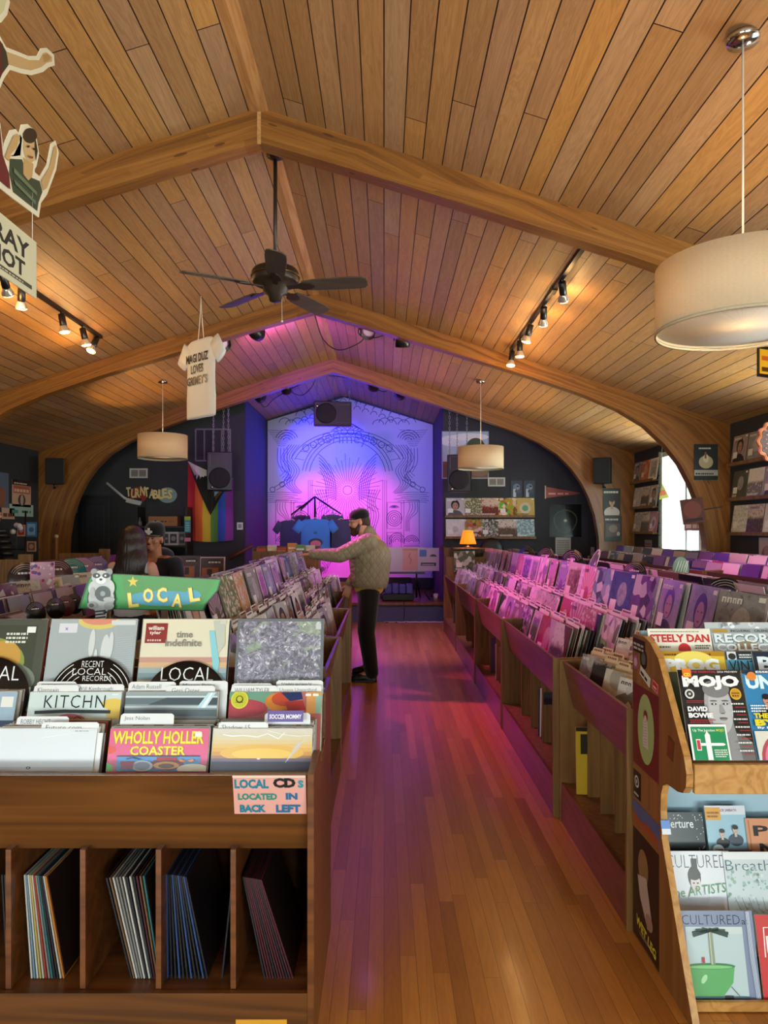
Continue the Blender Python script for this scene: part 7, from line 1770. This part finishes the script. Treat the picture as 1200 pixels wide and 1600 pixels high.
m.cap((.03, -.03, 1.03), .20, (.03, -.02, 1.24), .225); m.cap((.03, .03, 1.03), .20, (.03, .02, 1.24), .225); m.cap((.02, -.12, 1.37), .105, (.02, .12, 1.37), .105); m.cap((.03, 0, 1.25), .2, (.02, 0, 1.40), .12); m.cap((.03, 0, 1.43), .092, (.005, 0, 1.50), .083)
for (A, e) in ((LA, .99), (RA, .96)):
    w = Vector(A[1]).lerp(Vector(A[2]), e); m.cap(A[0], .098, A[1], .078); m.cap(A[1], .078, w, .055)
jk = remesh(m, 'jacket', quilt(), .014, man, 5)
# trim the jacket off level with its hem
bm = bmesh.new(); bm.from_mesh(jk.data); bmesh.ops.bisect_plane(bm, geom=bm.verts[:]+bm.edges[:]+bm.faces[:], plane_co=(0, 0, .935), plane_no=(.03, 0, 1), clear_inner=True)
ed = [e for e in bm.edges if e.is_boundary]; bmesh.ops.holes_fill(bm, edges=ed); bm.to_mesh(jk.data); bm.free()
m = MB(); m.cap((.02, -.03, .98), .165, (.02, .03, .98), .165); m.cap((.02, 0, .99), .17, (.02, 0, 1.05), .16); ys_ = remesh(m, 'yellow_shirt', cloth('mustard_cotton', '#c9a21c'), .014, man, 3)
bm = bmesh.new(); bm.from_mesh(ys_.data); bmesh.ops.bisect_plane(bm, geom=bm.verts[:]+bm.edges[:]+bm.faces[:], plane_co=(0, 0, .875), plane_no=(0, 0, 1), clear_inner=True); bmesh.ops.holes_fill(bm, edges=[e for e in bm.edges if e.is_boundary]); bm.to_mesh(ys_.data); bm.free()
m = MB(); m.cap((.01, -.05, .88), .125, (.01, .05, .88), .125)
for (hp, kn, an) in (((.02, -.085, .88), (-.005, -.15, .50), (.05, -.20, .09)), ((.015, .085, .88), (-.015, .13, .50), (.04, .17, .09))): m.cap(hp, .118, kn, .092); m.cap(kn, .09, an, .072)
remesh(m, 'trousers', M_PANTS, .013, man, 4)
add_shoe(man, .05, -.20); add_shoe(man, .04, .17)
m = MB()
ellip(m, HM, (0, -.045, .028), (.058, .052, .05)); ellip(m, HM, (0, -.06, .005), (.045, .04, .04)); 
for s in (-1, 1): capm(m, HM, (s*.062, -.0, .085), .016, (s*.055, -.03, .03), .026)
ellip(m, HM, (0, -.093, .063), (.026, .012, .007))
remesh(m, 'beard', M_HAIRB, .007, man, 2)
m = MB(); ellip(m, HM, (0, .035, .13), (.077, .082, .075)); capm(m, HM, (0, .085, .1), .034, (0, .078, .03), .034); remesh(m, 'hair', M_HAIRB, .008, man, 2)
def cap_hat(parent, HM, mat, deep=.0, logo=None, tall=0):
    m = MB(HM)
    prof = [(.096, .145), (.099, .165), (.097, .19+tall*.3), (.088, .215+tall*.6), (.068, .238+tall), (.04, .25+tall), (.0, .254+tall)]
    vs = []; fs = []; n = 32
    for r_, z in prof:
        for k in range(n):
            a = 2*PI*k/n; vs.append((r_*.88*math.cos(a), .005+r_*1.08*math.sin(a), z+(.006*math.sin(a))))
    for i in range(len(prof)-1):
        for k in range(n): l = (k+1) % n; fs.append((i*n+k, i*n+l, (i+1)*n+l, (i+1)*n+k))
    m.add(vs, fs, mat, True); m.ball((0, .005, .255+tall), .008, mat)
    c = m.obj('cap', None, parent)
    q = MB(HM); vs = []; N = 16
    for zz in (.006, 0):
        for i in range(N+1):
            a = PI+PI*i/N; vs.append((.084*math.cos(a), -.0+.098*math.sin(a)+.005, .15+zz-.004))
        for i in range(N+1):
            a = PI+PI*i/N; vs.append((.076*math.cos(a), -.035+.14*math.sin(a), .142+zz+.006*abs(math.cos(a))-.012*math.cos(a)**2))
    M_ = N+1; fs = []
    for i in range(N): fs += [(i, M_+i, M_+i+1, i+1), (2*M_+i, 2*M_+i+1, 3*M_+i+1, 3*M_+i), (M_+i, 3*M_+i, 3*M_+i+1, M_+i+1), (i, i+1, 2*M_+i+1, 2*M_+i)]
    q.add(vs, fs, mat, True); q.obj('brim', None, c, clean=True)
    if logo:
        g = MB(HM)
        for pts in logo: g.prism(pts, -.118, -.104, 'y', ink('#d8d8d4'))
        g.obj('emblem', None, c)
    return c
M_CAP = cloth('black_cap_cotton', '#0b0b0e')
cap_hat(man, HM, M_CAP)

def bust(name, label, x, y, rz, H, skin, top_mat, hairf=None, lean=0, arms=True, head_rz=0, head_tilt=0, sh=.19, sleeves=True, trouser='dark'):
    """standing figure facing -y before rotation"""
    t = thing('person', label, 'person', (x, y, 0), R(rz)); k = H/1.75
    hm = Matrix.Translation((0, -.03-lean, 1.50*k)) @ Matrix.Rotation(R(head_rz), 4, 'Z') @ Matrix.Rotation(R(head_tilt), 4, 'Y')
    m = MB(); head(m, hm)
    m.cap((0, .0-lean*.5, 1.44*k), .06, (0, -.01-lean, 1.53*k), .058); m.cap((0, .0, .98*k), .13*k, (0, -lean*.4, 1.32*k), .14*k); m.cap((-sh*.6, -lean*.6, 1.39*k), .07*k, (sh*.6, -lean*.6, 1.39*k), .07*k)
    AR = []
    for s in (-1, 1):
        A = [(s*sh, -lean*.6, 1.385*k), (s*(sh+.06), -.04-lean*.4, 1.12*k), (s*(sh-.02), -.2-lean*.4, .98*k)]; AR.append(A)
        m.cap(A[0], .052*k, A[1], .042*k); m.cap(A[1], .042*k, A[2], .028*k); hand(m, A[2], (-s*.1, -.8, -.35), (0, -.3, .9), (-s, 0, 0), 25)
        m.cap((s*.09, 0, .92*k), .085*k, (s*.1, -.01, .5*k), .06*k); m.cap((s*.1, -.01, .5*k), .058*k, (s*.1, .02, .09), .04*k); m.cap((s*.1, .02, .07), .035, (s*.1, -.12, .045), .03)
    remesh(m, 'body', skin, .0068, t, 3)
    m = MB(); m.cap((-.03, 0, 1.0*k), .145*k, (-.03, -lean*.4, 1.28*k), .155*k); m.cap((.03, 0, 1.0*k), .145*k, (.03, -lean*.4, 1.28*k), .155*k); m.cap((-sh*.62, -lean*.6, 1.37*k), .085*k, (sh*.62, -lean*.6, 1.37*k), .085*k)
    if sleeves:
        for A in AR: m.cap(A[0], .075*k, A[1], .062*k); m.cap(A[1], .06*k, Vector(A[1]).lerp(Vector(A[2]), .9), .045*k)
    remesh(m, 'top', top_mat, .013, t, 4)
    m = MB(); m.cap((-.04, 0, .9*k), .13*k, (.04, 0, .9*k), .13*k)
    for s in (-1, 1): m.cap((s*.085, 0, .88*k), .11*k, (s*.1, -.01, .5*k), .08*k); m.cap((s*.1, -.01, .5*k), .08*k, (s*.1, .02, .1), .062*k)
    remesh(m, 'trousers', M_PANTS, .014, t, 3)
    for s in (-1, 1):
        m = MB(); m.cap((s*.1, .03, .05), .045, (s*.1, -.14, .04), .038); m.box(s*.1-.04, s*.1+.04, -.15, .06, 0, .03); remesh(m, 'shoe', M_SHOE, .009, t, 3)
    eyes(hm, t)
    return t, hm
M_LONGHAIR = None
k_ = NT('long_dark_hair', .4, .5); o_ = k_.xyz(); nz = k_.noise(k_.vec(k_.math('MULTIPLY', o_[0], 90), k_.math('MULTIPLY', o_[1], 90), k_.math('MULTIPLY', o_[2], 5)), 1, 4); k_.base(k_.mix(nz, '#0d0706', '#33201a')); k_.bump(nz, .7, .01); M_LONGHAIR = k_.m
wo, hm = bust('person', 'woman with long dark hair and a grey top seen from behind the green sign', -2.09, 5.9, 168, 1.54, SKIN, cloth('pale_grey_knit', '#a8a6a4'), sleeves=False, sh=.175)
m = MB(); ellip(m, hm, (0, .02, .15), (.094, .112, .1)); ellip(m, hm, (0, .06, .06), (.11, .09, .12)); ellip(m, hm, (-.02, .09, -.08), (.135, .075, .16)); ellip(m, hm, (.02, .1, -.16), (.125, .06, .13)); capm(m, hm, (.09, .03, .1), .035, (.135, .05, -.15), .03); capm(m, hm, (-.09, .03, .1), .035, (-.14, .06, -.18), .03); capm(m, hm, (-.1, .09, -.1), .04, (-.09, .1, -.3), .02); capm(m, hm, (.06, .1, -.1), .05, (.07, .1, -.3), .025)
remesh(m, 'hair', M_LONGHAIR, .010, wo, 14)
cm, hm = bust('person', 'man in a black cap with a pale emblem facing the long haired woman', -2.05, 6.42, -14, 1.56, SKIN2, cloth('charcoal_hoodie', '#22252a'), lean=.04, head_rz=6, head_tilt=5, sh=.2)
star = [[(-.03, .19), (-.012, .19), (-.012, .21), (.004, .21), (.004, .19), (.03, .185), (.028, .17), (.012, .162), (.004, .146), (-.008, .158), (-.03, .172)]]
cap_hat(cm, hm, M_CAP, 0, star, .02)
m = MB(); ellip(m, hm, (0, .03, .12), (.078, .08, .07)); remesh(m, 'hair', M_HAIRD, .009, cm, 2)
m = MB(); ellip(m, hm, (0, -.086, .066), (.022, .010, .004)); remesh(m, 'moustache', M_HAIRD, .004, cm, 1)
m = MB(); ellip(m, hm, (0, -.073, .018), (.016, .012, .008)); remesh(m, 'beard', M_HAIRD, .004, cm, 1)
m = MB(); ellip(m, I4, (0, .06, 1.30), (.13, .09, .075)); remesh(m, 'hood', cloth('charcoal_hoodie', '#22252a'), .012, cm, 3)
def puffer():
    k = NT('black_puffer_nylon', .4, .5); o = k.xyz(); k.base(k.mix(.5, '#0e0f13', '#15161b'))
    k.bump(k.math('ABSOLUTE', k.math('SINE', k.math('MULTIPLY', o[2], 46))), 1.0, .03); return k.m
pf, hm = bust('person', 'person in a black puffer jacket at the frame edge by the counter wall', px(-16, 0, 8.2).x, 8.2, 150, 1.86, SKIN, puffer(), sh=.235)
m = MB(); ellip(m, hm, (0, .03, .14), (.085, .095, .09)); ellip(m, hm, (0, .06, .06), (.08, .06, .08)); remesh(m, 'hair', M_HAIRD, .010, pf, 2)
# ------------------------------------------------------------------ everything packed behind the named records
o = PACK.obj('packed_records'); tag(o, 'tightly packed record sleeves filling the bins behind the front ones', 'records', kind='stuff')
print('RECORDS', NREC[0], 'dup labels', sum(1 for k, v in USED.items() if len(v) > 1), [k for k, v in USED.items() if len(v) > 1][:10])
